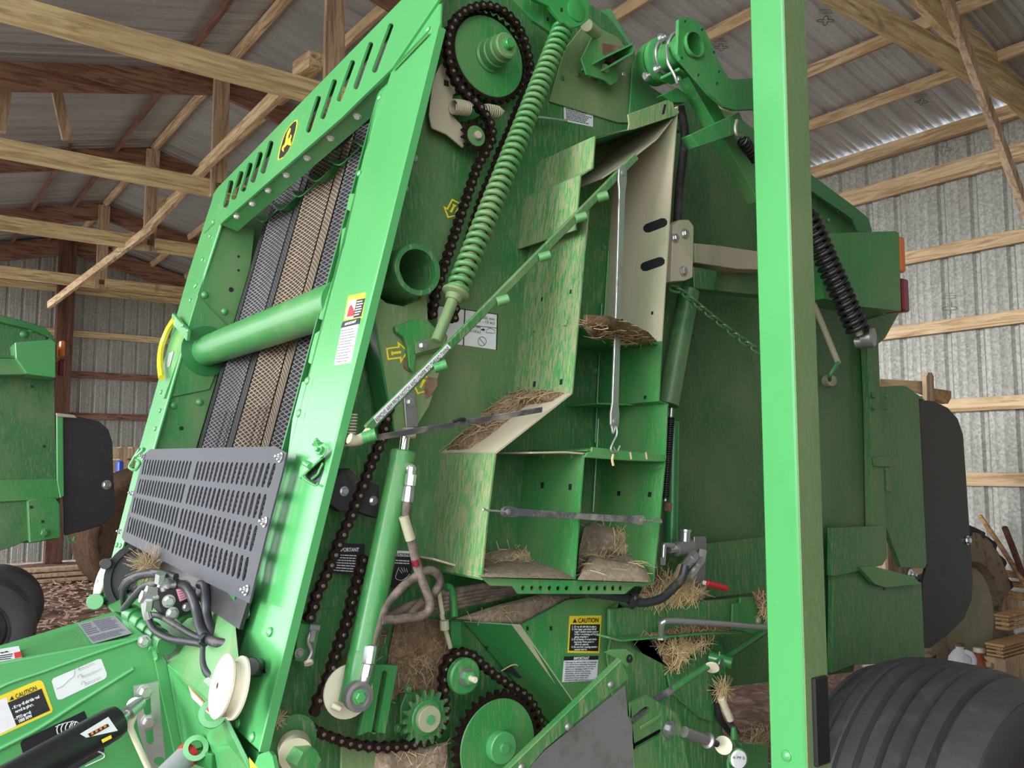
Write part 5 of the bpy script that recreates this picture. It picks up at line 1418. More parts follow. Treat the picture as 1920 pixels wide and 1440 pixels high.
# pins and rods at the lower right
plate('pin_plate', B, 'speck', [(1252, 1262), (1290, 1225), (1300, 1212), (1325, 1210), (1338, 1222), (1340, 1320), (1337, 1355), (1312, 1345), (1260, 1300)], Y(1.57), 0.008, label='streaked green plate carrying the pinned rod')
hole(B, 1297, 1233, Y(1.569), 0.006, 0.006)
cyl('link_rod', B, 'lightdust', hit(1330, 1247, Y(1.49)), hit(1228, 1315, Y(1.46)), 0.0085)
cyl('link_rod', B, 'grayrubber', hit(1272, 1286, Y(1.473)), hit(1225, 1316, Y(1.459)), 0.0088)
cyl('upper_rod', B, 'dark', hit(1355, 1238, Y(1.52)), hit(1440, 1180, Y(1.56)), 0.009)
lathe('rod_collar', B, 'dark', [(0.018, 0), (0.018, 0.03)], hit(1357, 1236, Y(1.51)), V((-.7, -.1, -.6)), 20)
lathe('pivot_pin', B, 'dark', [(0.015, 0), (0.015, 0.06), (0.014, 0.062)], hit(1332, 1232, Y(1.54)), V((0.35, -1, -.15)), 24)
lathe('pin_cap', B, 'steel', [(0.013, 0), (0.013, 0.003)], hit(1350, 1245, Y(1.475)), V((0.35, -1, -.15)), 24)
lathe('nylon_washer', B, 'ivory', [(0.018, 0), (0.018, 0.005)], hit(1335, 1250, Y(1.48)), V((-.6, -.5, -.6)), 24)
tube('cotter', B, 'zinc', [hit(1349, 1230, Y(1.48)), hit(1349, 1222, Y(1.48))], 0.002, 6, k=0)
lathe('spacer_tube', B, 'steel', [(0.013, 0), (0.013, 0.085), (0.019, 0.088), (0.019, 0.094), (0.012, 0.095)], hit(1283, 1372, Y(1.44)), hit(1326, 1388, Y(1.44)) - hit(1283, 1372, Y(1.44)), 22)
cyl('spacer_rod', B, 'black', hit(1326, 1388, Y(1.44)), hit(1345, 1395, Y(1.44)), 0.008)
lathe('nylon_washer', B, 'ivory', [(0.020, 0), (0.022, 0.004), (0.022, 0.010), (0.012, 0.011)], hit(1358, 1396, Y(1.44)), V((-1, -.5, 0.1)), 24)
lathe('pin_cap', B, 'decal', [(0.022, 0), (0.022, 0.004), (0.020, 0.007)], hit(1384, 1423, Y(1.41)), V((-.25, -1, 0.05)), 28, label='white capped pin')
cyl('pin_body', B, 'lightdust', hit(1376, 1405, Y(1.47)), hit(1384, 1422, Y(1.415)), 0.024)
pc = thing
plate('shield_foot', B, 'lightdust', [(1400, 1394), (1440, 1396), (1440, 1450), (1368, 1450), (1366, 1430), (1372, 1400)], Y(1.46), 0.008)
tube('wire_bundle', B, 'black', [hit(x, y, Y(1.56)) for x, y in ((1338, 1290), (1346, 1325), (1352, 1350), (1375, 1378))], 0.010, 8)
tube('wire_bundle', B, 'dirtyhose', [hit(x, y, Y(1.55)) for x, y in ((1346, 1295), (1358, 1335), (1368, 1355), (1385, 1380))], 0.009, 8)
cyl('grease_fitting', B, 'ivory', hit(1352, 1308, Y(1.54)), hit(1370, 1350, Y(1.54)), 0.010)
lathe('grease_fitting', B, 'green' if 'green' in M else 'lightdust', [(0.012, 0), (0.010, 0.02), (0.006, 0.04)], hit(1378, 1392, Y(1.52)), V((-.1, 0, 1)), 14)
mound('hay_tuft', 'wisp of hay hanging over the wires by the pinned rod', [(1338, 1290), (1350, 1285), (1362, 1292), (1350, 1300)], Y(1.55), 0.008, mat='hay', seed=35, nstraw=60, L=0.07, smat='straw')
mound('hay_tuft', 'hay litter at the foot of the open shield by the white pin', [(1385, 1375), (1436, 1362), (1438, 1392), (1400, 1396)], Y(1.56), 0.012, mat='hay', seed=36, nstraw=120, L=0.05, smat='strawdull')
slab_text(bpy.data.objects['pin_cap.001'], '6 M 5', 1373, 1422, 1395, 1424, (hit(1384, 1423, Y(1.403)), V((-.25, -1, 0.05)).normalized()), 5, 'ink')
# beam, lower sheet edges seen behind the post
plate('gate_lower_ledge', B, 'speck', [(1318, 1020), (1440, 1006), (1440, 1110), (1318, 1122)], Y(YS + 0.10), 0.008)
# ================================================================== upper right: gate hinge, clamp, arm, tie beam
plate('hinge_gusset', B, 'lightdust', [(1198, 98), (1208, 150), (1250, 190), (1262, 188), (1262, 210), (1180, 222), (1186, 120)], Y(YS - 0.02), 0.008)
plate('mount_plate', B, 'lightdust', [(1090, 110), (1112, 66), (1122, 78), (1136, 112), (1130, 125), (1135, 118), (1156, 130), (1160, 152), (1146, 160), (1134, 150), (1100, 140)], Y(YS - 0.05), 0.006, label='bolted mounting bracket')
bolt(B, 1135, 128, Y(YS - .052), 0.009, 'coated'); bolt(B, 1122, 155, Y(YS), 0.009, 'clean')
for x, y in ((1106, 132), (1167, 140), (1052, 148), (1082, 141)): bolt(B, x, y, Y(YS - .001), 0.008, 'zinc' if x > 1090 and x != 1082 else 'side')
hole(B, 1130, 182, Y(YS - .001), 0.009, 0.016)
for x, y in ((776, 255), (778, 296), (760, 352), (741, 417)): bolt(B, x, y, Y(YS - 0.001), 0.006, 'zinc')
# clamped round tube
CA = hit(1268, 96, Y(1.52)); CAX = V((0.25, -1.0, 0.05)).normalized()
C0 = hit(1222, 122, Y(1.60))
cx = (hit(1290, 92, Y(1.46)) - C0)
lathe('hinge_tube', B, 'lightdust', [(0.058, 0), (0.060, 0.005), (0.060, 0.03), (0.046, 0.032), (0.046, cx.length)], C0, cx, 36, 'clamped round hinge tube')
lathe('tube_clamp', B, 'clean', [(0.060, 0.036), (0.062, 0.038), (0.062, 0.052), (0.050, 0.054)], C0, cx, 36)
for k in (0.072, 0.118):
    R_ = []
    s_, u_ = frame_of(cx)
    for i in range(28):
        th = 2 * pi * i / 28; R_.append(C0 + cx.normalized() * k + (s_ * cos(th) + u_ * sin(th)) * 0.050)
    tube('clamp_ring', B, 'steel', R_, 0.0055, 8, k=0, closed=True)
bar('clamp_ear', B, 'lightdust', hit(1248, 152, Y(1.50)), hit(1284, 134, Y(1.44)), 0.05, 0.008)
tube('clamp_bolt', B, 'zinc', [hit(1250, 85, Y(1.47)), hit(1252, 115, Y(1.46)), hit(1264, 140, Y(1.45)), hit(1270, 156, Y(1.45))], 0.0042, 8)
bolt(B, 1271, 149, Y(1.45), 0.007, 'zinc'); bolt(B, 1240, 73, Y(1.50), 0.010, 'zinc', 'nut'); bolt(B, 1231, 130, Y(1.50), 0.009, 'zinc', 'nut'); bolt(B, 1211, 144, Y(1.52), 0.009, 'zinc', 'nut')
plate('clamp_foot', B, 'lightdust', [(1240, 178), (1270, 164), (1288, 176), (1292, 186), (1285, 192), (1262, 192)], Y(1.50), 0.02)
# arm plate
ap = [(1273, 36), (1281, 31), (1292, 32), (1306, 38), (1318, 50), (1330, 72), (1345, 108), (1355, 130), (1366, 146), (1375, 149), (1440, 145), (1440, 204), (1376, 206), (1358, 200), (1330, 175), (1310, 152), (1290, 128), (1276, 112), (1271, 100)]
ao = plate('hinge_arm', B, 'lightdust', ap, Y(1.42), 0.010, holes=[ell(1299, 85, 17, 24, 20), ell(1285, 40, 2.6, 3.2, 8), ell(1317, 56, 2.6, 3.4, 8), ell(1339, 98, 2.6, 3.4, 8), ell(1279, 109, 2.6, 3.4, 8), ell(1310, 141, 2.6, 3.4, 8), ell(1349, 135, 2.6, 3.4, 8), ell(1345, 157, 2.6, 3.4, 8)], label='round-ended hinge arm plate with a tube socket')
pc_ = hit(1299, 85, Y(1.42))
lathe('arm_socket', B, 'lightdust', [(0.034, -0.004), (0.034, 0.10), (0.031, 0.10), (0.031, -0.004)], pc_ + V((0, 0.09, 0)), AY, 30, close=False)
lathe('socket_bottom', B, 'coated', [(0.030, 0), (0.030, 0.004)], pc_ + V((0, 0.07, 0)), AY, 24)
# square strut and cross member
def sq(name, mat, x0, y0, Y0, x1, y1, Y1, w, h, up=V((0, -1, 0)), label=None):
    return bar(name, B, mat, hit(x0, y0, Y(Y0)), hit(x1, y1, Y(Y1)), w, h, up=up, label=label)
sq('strut', 'lightdust', 1285, 135, 1.50, 1420, 372, 1.50, 0.052, 0.04, label='square green strut sloping to the gate')
plate('cross_member', B, 'lightdust', [(1295, 252), (1386, 210), (1400, 240), (1392, 247), (1310, 275)], Y(1.44), 0.035, label='short square cross member')
tube('lifting_hook', B, 'steel', [hit(x, y, Y(1.40)) for x, y in ((1382, 226), (1379, 240), (1382, 252), (1392, 256))], 0.005, 8)
coil('small_spring', B, 'black', hit(1392, 262, Y(1.45)), hit(1420, 300, Y(1.48)), 0.014, 0.004, 7)
# dark hose down the rear of the box
hose('brake_hose', [(1275, 200), (1284, 250), (1280, 300), (1274, 350), (1270, 420)], 1.64, 0.013, 'rubber', 'black hose behind the twine box')
# bracket and tie beam
bp = plate('beam_bracket', B, 'coated', [(1262, 422), (1275, 412), (1292, 412), (1301, 424), (1299, 520), (1285, 526), (1258, 528)], Y(1.52), 0.03, label='dusty bolted beam bracket')
bolt(B, 1284, 438, Y(1.518), 0.010, 'zinc'); bolt(B, 1266, 446, Y(1.518), 0.009, 'zinc'); bolt(B, 1281, 508, Y(1.518), 0.010, 'zinc')
plate('tie_beam', B, 'coated', [(1303, 456), (1345, 460), (1440, 474), (1440, 506), (1380, 504), (1303, 492)], Y(1.60), 0.06, label='dusty square tie beam')
plate('beam_shelf', B, 'side', [(1312, 494), (1440, 510), (1440, 555), (1345, 545), (1315, 535)], Y(1.66), 0.05)
plate('beam_bracket', B, 'side', [(1300, 500), (1345, 508), (1340, 545), (1302, 540)], Y(1.60), 0.04)
cyl('gate_cylinder', B, 'side', hit(1292, 545, Y(1.62)), hit(1252, 760, Y(1.62)), 0.030, label='dark green cylinder behind the box')
cyl('gate_cylinder', B, 'dark', hit(1262, 790, Y(1.64)), hit(1258, 1040, Y(1.64)), 0.018)
coil('black_spring', B, 'black', hit(1258, 782, Y(1.56)), hit(1247, 935, Y(1.55)), 0.0085, 0.0028, 36, label='thin black coil spring beside the box')
cyl('spring_core', B, 'zinc', hit(1259, 765, Y(1.56)), hit(1247, 940, Y(1.55)), 0.004)
plate('small_tag', B, 'rust', [(1248, 942), (1262, 944), (1260, 960), (1247, 958)], Y(1.57), 0.006)
# green link chain drooping to the post
P = smooth_path([hit(x, y, Y(yy)) for x, y, yy in ((1258, 540, 1.55), (1275, 545, 1.54), (1300, 565, 1.53), (1330, 590, 1.52), (1362, 615, 1.51), (1395, 640, 1.49), (1425, 660, 1.47))], 12)
LC = bpy.data.objects.new('link_chain', None); COL.objects.link(LC); LC.parent = B; LC.location = P[0] - WL[B]; WL[LC] = P[0].copy(); LC['label'] = 'small green link chain drooping behind the open shield'
def b_oval(bm):
    pts = []
    for i in range(16):
        th = 2 * pi * i / 16; pts.append(V((0.30 * cos(th) + (0.32 if cos(th) > 0 else -0.32), 0.36 * sin(th), 0)))
    add_tube(bm, pts, 0.13, 6, closed=True)
acc = 0; last = P[0]; k = 0
for a, b2 in zip(P, P[1:]):
    acc += (b2 - a).length
    if acc > 0.0185:
        acc = 0; d_ = (b2 - last); c = (b2 + last) / 2; last = b2
        x = d_.normalized(); q = V((0, 1, 0)) if k % 2 else V((0, .3, 1)); z = x.cross(q).normalized(); y = z.cross(x)
        R = Matrix(((x.x, y.x, z.x, c.x), (x.y, y.y, z.y, c.y), (x.z, y.z, z.z, c.z), (0, 0, 0, 1))) @ Matrix.Scale(0.025, 4)
        place('chain_link', 'oval', b_oval, ['side'], LC, R); k += 1
# ================================================================== open side shield seen edge-on: the tall bright post shape
SY = 1.15
s1 = hit(1467, 0, Y(SY)); sx = s1.x
shx0 = sx; shx1 = hit(1507, 0, Y(SY)).x
syb = 1.245
box('open_shield_edge', B, 'clean', (shx0, SY, 0.55), (shx1, syb, 3.1), 'tall bright green edge of the opened side shield', b=0.006)
box('shield_hem', B, 'dusty', (shx0 + 0.002, SY - 0.003, 0.56), (shx1, SY - 0.0005, 3.09), 'dust-filmed side of the shield edge', b=0)  # added sheet: its dusty tone also stands for shade on this side
box('rubber_bumper', B, 'black', (hit(1521, 1350, Y(SY)).x, SY - 0.012, hit(1521, 1438, Y(SY)).z), (hit(1547, 1350, Y(SY)).x, SY + 0.002, hit(1521, 1270, Y(SY)).z), 'black rubber bumper on the shield', b=0.003)
place('rivet', 'rivclean', b_rivet, 'clean', B, orient(hit(1475, 1417, X(shx0)), V((-1, 0, 0)), 0.013))
wpoly('open_shield_panel', 'dark', [(shx1, SY + 0.01, 0.7), (shx1 + 0.9, SY - 1.25, 0.7), (shx1 + 0.9, SY - 1.25, 2.9), (shx1, SY + 0.01, 2.9)], V((0.8, 0.6, 0)), 0.01) if False else None
# ================================================================== right of the post
RG = YS + 0.16
# light housing
plate('light_housing', B, 'lightdust', [(1535, 438), (1680, 433), (1686, 437), (1690, 583), (1612, 575), (1545, 560)], Y(1.60), 0.10, label='green housing of the tail lights')
box('amber_lamp', B, 'amber', (hit(1687, 470, Y(1.60)).x, 1.60, hit(1689, 508, Y(1.60)).z), (hit(1698, 470, Y(1.60)).x, 1.68, hit(1689, 448, Y(1.62)).z), 'amber side lamp', b=0.006)
box('red_lamp', B, 'redlens', (hit(1690, 470, Y(1.60)).x, 1.60, hit(1691, 582, Y(1.60)).z), (hit(1702, 470, Y(1.60)).x, 1.68, hit(1691, 525, Y(1.62)).z), 'dark red tail lamp', b=0.006)
# large black spring
cyl('damper_core', B, 'coated', hit(1518, 420, Y(1.55)), hit(1612, 628, Y(1.52)), 0.012)
coil('gate_spring', B, 'black', hit(1510, 400, Y(1.55)), hit(1610, 622, Y(1.52)), 0.030, 0.0085, 19, seg=8, label='big black coil spring of the gate')
lathe('spring_eye', B, 'steel', [(0.034, 0), (0.034, 0.03), (0.030, 0.035)], hit(1618, 634, Y(1.54)), V((0.25, -1, 0)), 26)
lathe('spring_eye', B, 'steel', [(0.022, 0), (0.022, 0.03)], hit(1605, 641, Y(1.56)), V((0.25, -1, 0)), 20)
cyl('thin_rod', B, 'coated', hit(1522, 560, Y(1.66)), hit(1572, 682, Y(1.64)), 0.010)
tube('rod_end', B, 'lightdust', [hit(1572, 680, Y(1.63)), hit(1564, 690, Y(1.63)), hit(1556, 704, Y(1.64)), hit(1556, 712, Y(1.68))], 0.007, 8)
lathe('grommet', B, 'coated', [(0.024, 0), (0.020, 0.03), (0.010, 0.034)], hit(1551, 714, Y(1.83)), V((-.4, -1, -.1)), 16)
# rear post and panels
plate('rear_post', B, 'speck', [(1624, 600), (1690, 580), (1660, 634), (1647, 645), (1652, 760), (1662, 990), (1636, 990), (1632, 760)], Y(RG - 0.04), 0.03, label='rear edge channel of the gate')
for x, y in ((1636, 742), (1637, 764), (1659, 742), (1661, 764)): bolt(B, x, y, Y(RG - 0.045), 0.010, 'speck')
plate('rear_panel', B, 'speck', [(1651, 725), (1692, 723), (1723, 745), (1738, 1055), (1735, 1065), (1690, 1064), (1662, 990), (1655, 860)], Y(RG - 0.01), 0.02, label='streaked green rear side panel')
plate('panel_hinge', B, 'speck', [(1638, 857), (1669, 855), (1671, 876), (1640, 874)], Y(RG - 0.05), 0.008)
plate('hinge_pin', B, 'speck', [(1662, 876), (1670, 876), (1672, 922), (1664, 920)], Y(RG - 0.045), 0.008)
plate('rear_step_panel', B, 'speck', [(1560, 990), (1655, 985), (1662, 990), (1664, 1045), (1655, 1060), (1570, 1080), (1560, 1080)], Y(RG - 0.07), 0.02)
plate('rear_lower_panel', B, 'speck', [(1562, 1075), (1615, 1064), (1690, 1085), (1728, 1092), (1734, 1235), (1712, 1243), (1600, 1247), (1560, 1262)], Y(RG - 0.05), 0.02, label='speckled lower rear fender panel')
plate('fender_flange', B, 'lightdust', [(1612, 1064), (1640, 1062), (1715, 1082), (1728, 1096), (1660, 1102), (1640, 1095)], Y(RG - 0.08), 0.02)
hole(B, 1658, 1104, Y(RG - 0.051), 0.012, 0.012)
bolt(B, 1707, 1077, Y(RG - 0.06), 0.014, 'zinc', 'nut')
plate('mud_flap', B, 'flap', [(1724, 750), (1752, 752), (1778, 765), (1796, 785), (1806, 815), (1812, 900), (1824, 1085), (1822, 1125), (1808, 1160), (1780, 1188), (1745, 1215), (1728, 1215), (1730, 1090), (1738, 1060)], Y(RG + 0.03), 0.012, label='large black rubber mud flap')
bolt(B, 1814, 1013, Y(RG + 0.029), 0.015, 'zinc')
plate('rear_top_plate', B, 'dark', [(1692, 723), (1700, 724), (1735, 750), (1723, 748)], Y(RG - 0.01), 0.06)
# wheel
WR, wy0, wy1 = 0.50, 1.10, 1.62
def wheel(parent, c, R, y0, y1, mat='tyre', grooves=True, rim='sheet', label=None):
    W = y1 - y0; m_ = (y0 + y1) / 2
    prof = []
    N = 110
    for i in range(N + 1):
        u = -1 + 2 * i / N
        crown = R - 0.055 * abs(u) ** 3.2
        g = 0
        if grooves:
            for gc in (-0.62, -0.36, -0.10, 0.16, 0.42, 0.68):
                dd = abs(u - gc) * W / 2
                if dd < 0.009: g = 0.020 * (1 - (dd / 0.009) ** 2)
        prof.append((crown - g, m_ + u * W / 2 * 0.96))
    prof = [(R * 0.52, y0 + 0.05), (R * 0.56, y0 + 0.01), (R * 0.78, y0 - 0.015), (R * 0.90, y0 + 0.0)] + prof + [(R * 0.90, y1), (R * 0.78, y1 + 0.015), (R * 0.56, y1 - 0.01), (R * 0.52, y1 - 0.05)]
    bm = bmesh.new(); add_lathe(bm, [(r, h) for r, h in prof], V((c.x, 0, c.z)), V((0, 1, 0)), 72, close=False)
    t = obj('tyre', bm, mat, parent, label, smooth=40)
    lathe('wheel_rim', parent, rim, [(R * 0.535, 0.03), (R * 0.50, 0.035), (R * 0.48, 0.09), (R * 0.2, 0.10), (R * 0.18, 0.05), (0.001, 0.05)], V((c.x, y0, c.z)), V((0, 1, 0)), 40, close=False)
    return t
wt = hit(1700, 1246, Y(1.40))
wc = V((wt.x + 0.06, 0, wt.z / 2 + 0.005))
wheel(B, wc, wc.z + 0.0, 1.08, 1.56, label='big black ribbed tyre at the lower right')
cyl('axle', B, 'side', V((wc.x, 1.3, wc.z)), V((wc.x, 3.1, wc.z)), 0.05)
wheel(B, wc, wc.z, 3.05, 3.5)
# ================================================================== tongue and hoses at the lower left
TN, TF = 2.0, 2.30      # near and far side of the tongue box
t0 = hit(272, 1191, Y(TN)); t1 = hit(-60, 1253, Y(TN))
f0_ = V((t0.x, TF, t0.z)); f1_ = V((t1.x, TF, t1.z))
tt = hit(215, 1146, Y(TF))
strip('tongue_top', 'clean', [t0, t1, hit(-60, 1228, Y(TF)), tt], 0.006, label='dusty top plate of the tongue')
plate('tongue_side', B, 'clean', [(-60, 1253), (272, 1191), (300, 1205), (345, 1400), (360, 1450), (-60, 1450)], Y(TN), 0.008, label='green side plate of the tongue')
plate('tongue_cheek', B, 'clean', [(272, 1193), (292, 1200), (313, 1240), (352, 1450), (335, 1450), (300, 1290), (285, 1215)], Y(TN - 0.012), 0.012)
strip('tongue_end', 'dark', [tt, t0, hit(300, 1205, Y(TN)), hit(240, 1150, Y(TF))], 0.006)
tube('side_bead', B, 'clean', [hit(x, y, Y(TN - .002)) for x, y in ((-40, 1330), (0, 1289), (85, 1258), (180, 1224), (268, 1195))], 0.004, 8)
tube('side_bead', B, 'clean', [hit(x, y, Y(TN - .002)) for x, y in ((-40, 1424), (0, 1404), (71, 1367), (142, 1321), (250, 1254))], 0.005, 8)
plate('side_slit', B, 'ink', [(190, 1292), (251, 1252), (250, 1256), (205, 1287)], Y(TN - 0.001), 0.001, b=0)
bolt(B, 270, 1202, Y(TN - 0.012), 0.010)
tube('lock_hook', B, 'clean', [hit(x, y, Y(TN - .02)) for x, y in ((280, 1215), (290, 1218), (294, 1232), (290, 1238))], 0.005, 7)
# decals on the tongue
TT = (t0, (t1 - t0).cross(tt - t0).normalized())
d = decal(B, 'spec_decal', 'decalgrey', q4(146, 1169, 215, 1154, 248, 1187, 174, 1207), TT, 'grey printed plate on the tongue top')
lines(d, 'textgrey', q4(150, 1172, 170, 1167, 188, 1186, 164, 1192), 6, (TT[0], TT[1]), 0.5, 11)
lines(d, 'textgrey', q4(173, 1165, 210, 1157, 230, 1175, 190, 1185), 7, (TT[0], TT[1]), 0.5, 12)
lines(d, 'textgrey', q4(166, 1195, 232, 1178, 242, 1187, 174, 1204), 4, (TT[0], TT[1]), 0.5, 13)
d = decal(B, 'warning_decal', 'decal', q4(-6, 1218, 35, 1211, 41, 1232, -6, 1241), TT, 'white and red decal at the tongue edge')
decal(d, 'decal_panel', 'red', q4(26, 1224, 39, 1221, 41, 1231, 28, 1234), (TT[0] + V((0, 0, .0008)), TT[1]))
slab_text(d, 'N', 2, 1226, 16, 1223, (TT[0] + V((0, 0, .0004)), TT[1]), 8, 'ink', bold=.001)
lines(d, 'ink', q4(0, 1229, 24, 1225, 26, 1236, 0, 1240), 3, TT, 0.5, 14)
TS = Y(TN)
d = decal(B, 'caution_decal', 'yellow', [(-8, 1308), (70, 1276), (77, 1276), (81, 1280), (99, 1330), (97, 1336), (-8, 1384)], TS, 'yellow framed caution decal on the tongue')
decal(d, 'decal_panel', 'decal', q4(-8, 1316, 12, 1308, 31, 1362, -8, 1380), Y(TN - .0008))
decal(d, 'decal_panel', 'ink', q4(14, 1318, 78, 1291, 94, 1332, 31, 1360), Y(TN - .0008))
decal(d, 'warning_triangle', 'ink', [(22, 1305), (27, 1311), (18, 1314)], Y(TN - .0008))
slab_text(d, 'CAUTION', 30, 1310, 69, 1293, Y(TN - .001), 8.5, 'ink', bold=.0002)
for s, x, y, w in (('- Keep all shields and', 23, 1330, 55), ('guard in place.', 29, 1337, 37), ('- PTO speed:', 28, 1350, 33), ('1000 RPM', 35, 1355, 26)):
    slab_text(d, s, x, y, x + w * .93, y - w * .40, Y(TN - .0016), 5.5, 'decal', bold=.0004)
d = decal(B, 'instruction_decal', 'decal', [(97, 1277), (100, 1272), (184, 1236), (190, 1236), (200, 1262), (200, 1269), (196, 1273), (116, 1311), (109, 1312), (106, 1308)], TS, 'white rounded instruction decal with faint drawings')
for i, (x, y) in enumerate(((140, 1257), (146, 1271), (152, 1284))):
    lines(d, 'decalgrey', q4(x + 6, y - 3, x + 45, y - 20, x + 47, y - 15, x + 8, y + 2), 2, TS, 0.3, 20 + i)
    tube('line_drawing', d, 'decalgrey', [hit(a, b2, Y(TN - .0018)) for a, b2 in ((x, y), (x + 1, y - 5), (x + 6, y - 7), (x + 8, y - 2), (x + 11, y - 4))], 0.0005, 4, k=0)
tube('line_drawing', d, 'decalgrey', [hit(a, b2, Y(TN - .0018)) for a, b2 in ((106, 1292), (118, 1286), (128, 1276), (138, 1268), (140, 1258))], 0.0006, 4)
d = decal(B, 'instruction_decal', 'ink', [(38, 1394), (42, 1388), (158, 1333), (166, 1352), (196, 1405), (194, 1412), (130, 1450), (52, 1450)], TS, 'black decal with white line drawings of hose marks')
for k in range(5):
    x = 113 + 8 * k; y = 1362 - 1.2 * k
    tube('line_drawing', d, 'decal', [hit(x + a, y + b2, Y(TN - .0018)) for a, b2 in ((-2, -4), (-6, 4), (-5, 12), (0, 18))], 0.0011, 4)
tube('line_drawing', d, 'decal', [hit(a, b2, Y(TN - .0018)) for a, b2 in ((104, 1363), (118, 1357), (138, 1352))], 0.001, 4)
tube('line_drawing', d, 'decal', [hit(142 + 7 * cos(t * .7), 1362 + 9 * sin(t * .7), Y(TN - .0018)) for t in range(9)], 0.001, 4, closed=True)
for k in range(4):
    tube('line_drawing', d, 'decal', [hit(a, b2, Y(TN - .0018)) for a, b2 in ((115 + 5 * k, 1440 - 12 * k * .2), (150 + 5 * k, 1425 - 7 * k), (165 + 9 * k, 1412 - 6 * k))], 0.0011, 4, k=0)
tube('line_drawing', d, 'decal', [hit(a, b2, Y(TN - .0018)) for a, b2 in ((165, 1404), (192, 1412), (195, 1420), (180, 1428), (160, 1437))], 0.0014, 4)
# screw jack cylinder
J0 = hit(225, 1349, Y(1.90)); J1 = hit(10, 1470, Y(1.82))
lathe('tool_tube', B, 'black', [(0.022, -0.0), (0.030, 0.004), (0.033, 0.02), (0.033, 0.035), (0.0335, 0.04), (0.0335, (J1 - J0).length)], J0, J1 - J0, 32, 'glossy black tube hung along the tongue')
lathe('tube_stud', B, 'zinc', [(0.008, 0), (0.008, 0.02), (0.015, 0.022), (0.013, 0.05), (0.010, 0.06)], J0, hit(256, 1324, Y(1.92)) - J0, 16)
lathe('rod_eye', B, 'zinc', [(0.016, -0.008), (0.016, 0.008), (0.006, 0.009), (0.006, -0.009), (0.016, -0.008)], hit(253, 1323, Y(1.93)), V((-.3, -1, .3)), 20, close=False)
tube('bent_rod', B, 'ivory', [hit(x, y, Y(1.92)) for x, y in ((255, 1326), (250, 1345), (245, 1362), (250, 1378), (262, 1405), (285, 1455))], 0.0065, 10, label='bent bare steel rod')
jd = (J1 - J0).normalized(); jn = -(V(((J0 - EYE))).normalized()); jn = (jn - jd * jn.dot(jd)).normalized()
JP = (J0 + jn * 0.0335, jn)
d = decal(B, 'tube_decal', 'decal', q4(150, 1376, 203, 1344, 221, 1370, 162, 1383), JP, 'white product sticker on the black tube')
decal(d, 'decal_panel', 'ink', q4(165, 1376, 202, 1357, 205, 1362, 169, 1382), (JP[0] + jn * .001, jn))
for k in range(4):
    decal(d, 'gauge_mark', 'orange' if k < 4 else 'ink', q4(170 + 8 * k, 1373 - 4.4 * k, 174 + 8 * k, 1371 - 4.4 * k, 176 + 8 * k, 1376 - 4.4 * k, 172 + 8 * k, 1378 - 4.4 * k), (JP[0] + jn * .002, jn))
decal(d, 'decal_panel', 'yellow', q4(190, 1387, 208, 1378, 210, 1384, 193, 1393), (JP[0] + jn * .001, jn))
# slotted bracket of bright steel
bx = [(251, 1286), (297, 1278), (302, 1340), (311, 1430), (312, 1460), (290, 1460), (262, 1375), (254, 1330)]
plate('slotted_bracket', B, 'zinc', bx, Y(1.955), 0.008, holes=[rhole(275, 1308, 277, 1335, 14, 6), rhole(279, 1366, 282, 1389, 14, 6), ell(299, 1427, 11, 8, 16)], label='bright steel bracket with two long slots')
bolt(B, 272, 1298, Y(1.954), 0.012); bolt(B, 278, 1354, Y(1.954), 0.012)
# red tipped handle
cyl('tool_handle', B, 'decalgrey', hit(290, 1475, Y(1.75)), hit(350, 1417, Y(1.80)), 0.022, label='grey handle with a red band')
cyl('handle_band', B, 'red', hit(345, 1422, Y(1.797)), hit(358, 1410, Y(1.805)), 0.0235)
lathe('twine_eye', B, 'clean', [(0.024, -0.03), (0.024, 0.02), (0.014, 0.021), (0.014, -0.03)], hit(367, 1403, Y(1.79)), V((-.3, -1, .35)), 24, close=False)
lathe('twine_eye', B, 'clean', [(0.024, -0.03), (0.024, 0.02), (0.014, 0.021), (0.014, -0.03)], hit(398, 1339, Y(1.60)), V((-.3, -1, .35)), 24, close=False)
bar('eye_bracket', B, 'dark', hit(375, 1415, Y(1.80)), hit(408, 1425, Y(1.75)), 0.03, 0.03)
cyl('far_knob', B, 'clean', hit(185, 1130, Y(2.98)), hit(178, 1128, Y(2.85)), 0.024)
# sloping panel with the warning decal, between tongue and near upright
pv0 = (hit(313, 1250, Y(2.0)))
SP_ = [hit(313, 1245, Y(1.98)), hit(410, 1330, Y(1.60)), hit(470, 1450, Y(1.55)), hit(350, 1450, Y(1.98))]
strip('front_lower_panel', 'clean', SP_, 0.008)
sn = (SP_[1] - SP_[0]).cross(SP_[2] - SP_[1]).normalized()
SPL = (SP_[1], sn)
d = decal(B, 'warning_decal', 'decal', [(353, 1286), (402, 1340), (412, 1395), (424, 1450), (398, 1450), (386, 1398), (366, 1330)], SPL, 'large warning decal edged in orange')
nn = sn if sn.dot(EYE - SP_[1]) > 0 else -sn
SPU = (SP_[1] + nn * .0012, sn)
decal(d, 'decal_edge', 'orange', [(353, 1286), (402, 1337), (403, 1341), (375, 1312), (360, 1296)], SPU)
decal(d, 'decal_edge', 'orange', [(386, 1392), (412, 1412), (420, 1430), (425, 1450), (402, 1450)], (SP_[1] + nn * .002, sn))
decal(d, 'decal_edge', 'red', [(380, 1318), (396, 1334), (396, 1340), (382, 1326)], SPU)
lines(d, 'ink', q4(392, 1345, 402, 1352, 412, 1400, 394, 1385), 10, (SP_[1] + nn * .0008, sn), 0.5, 31)
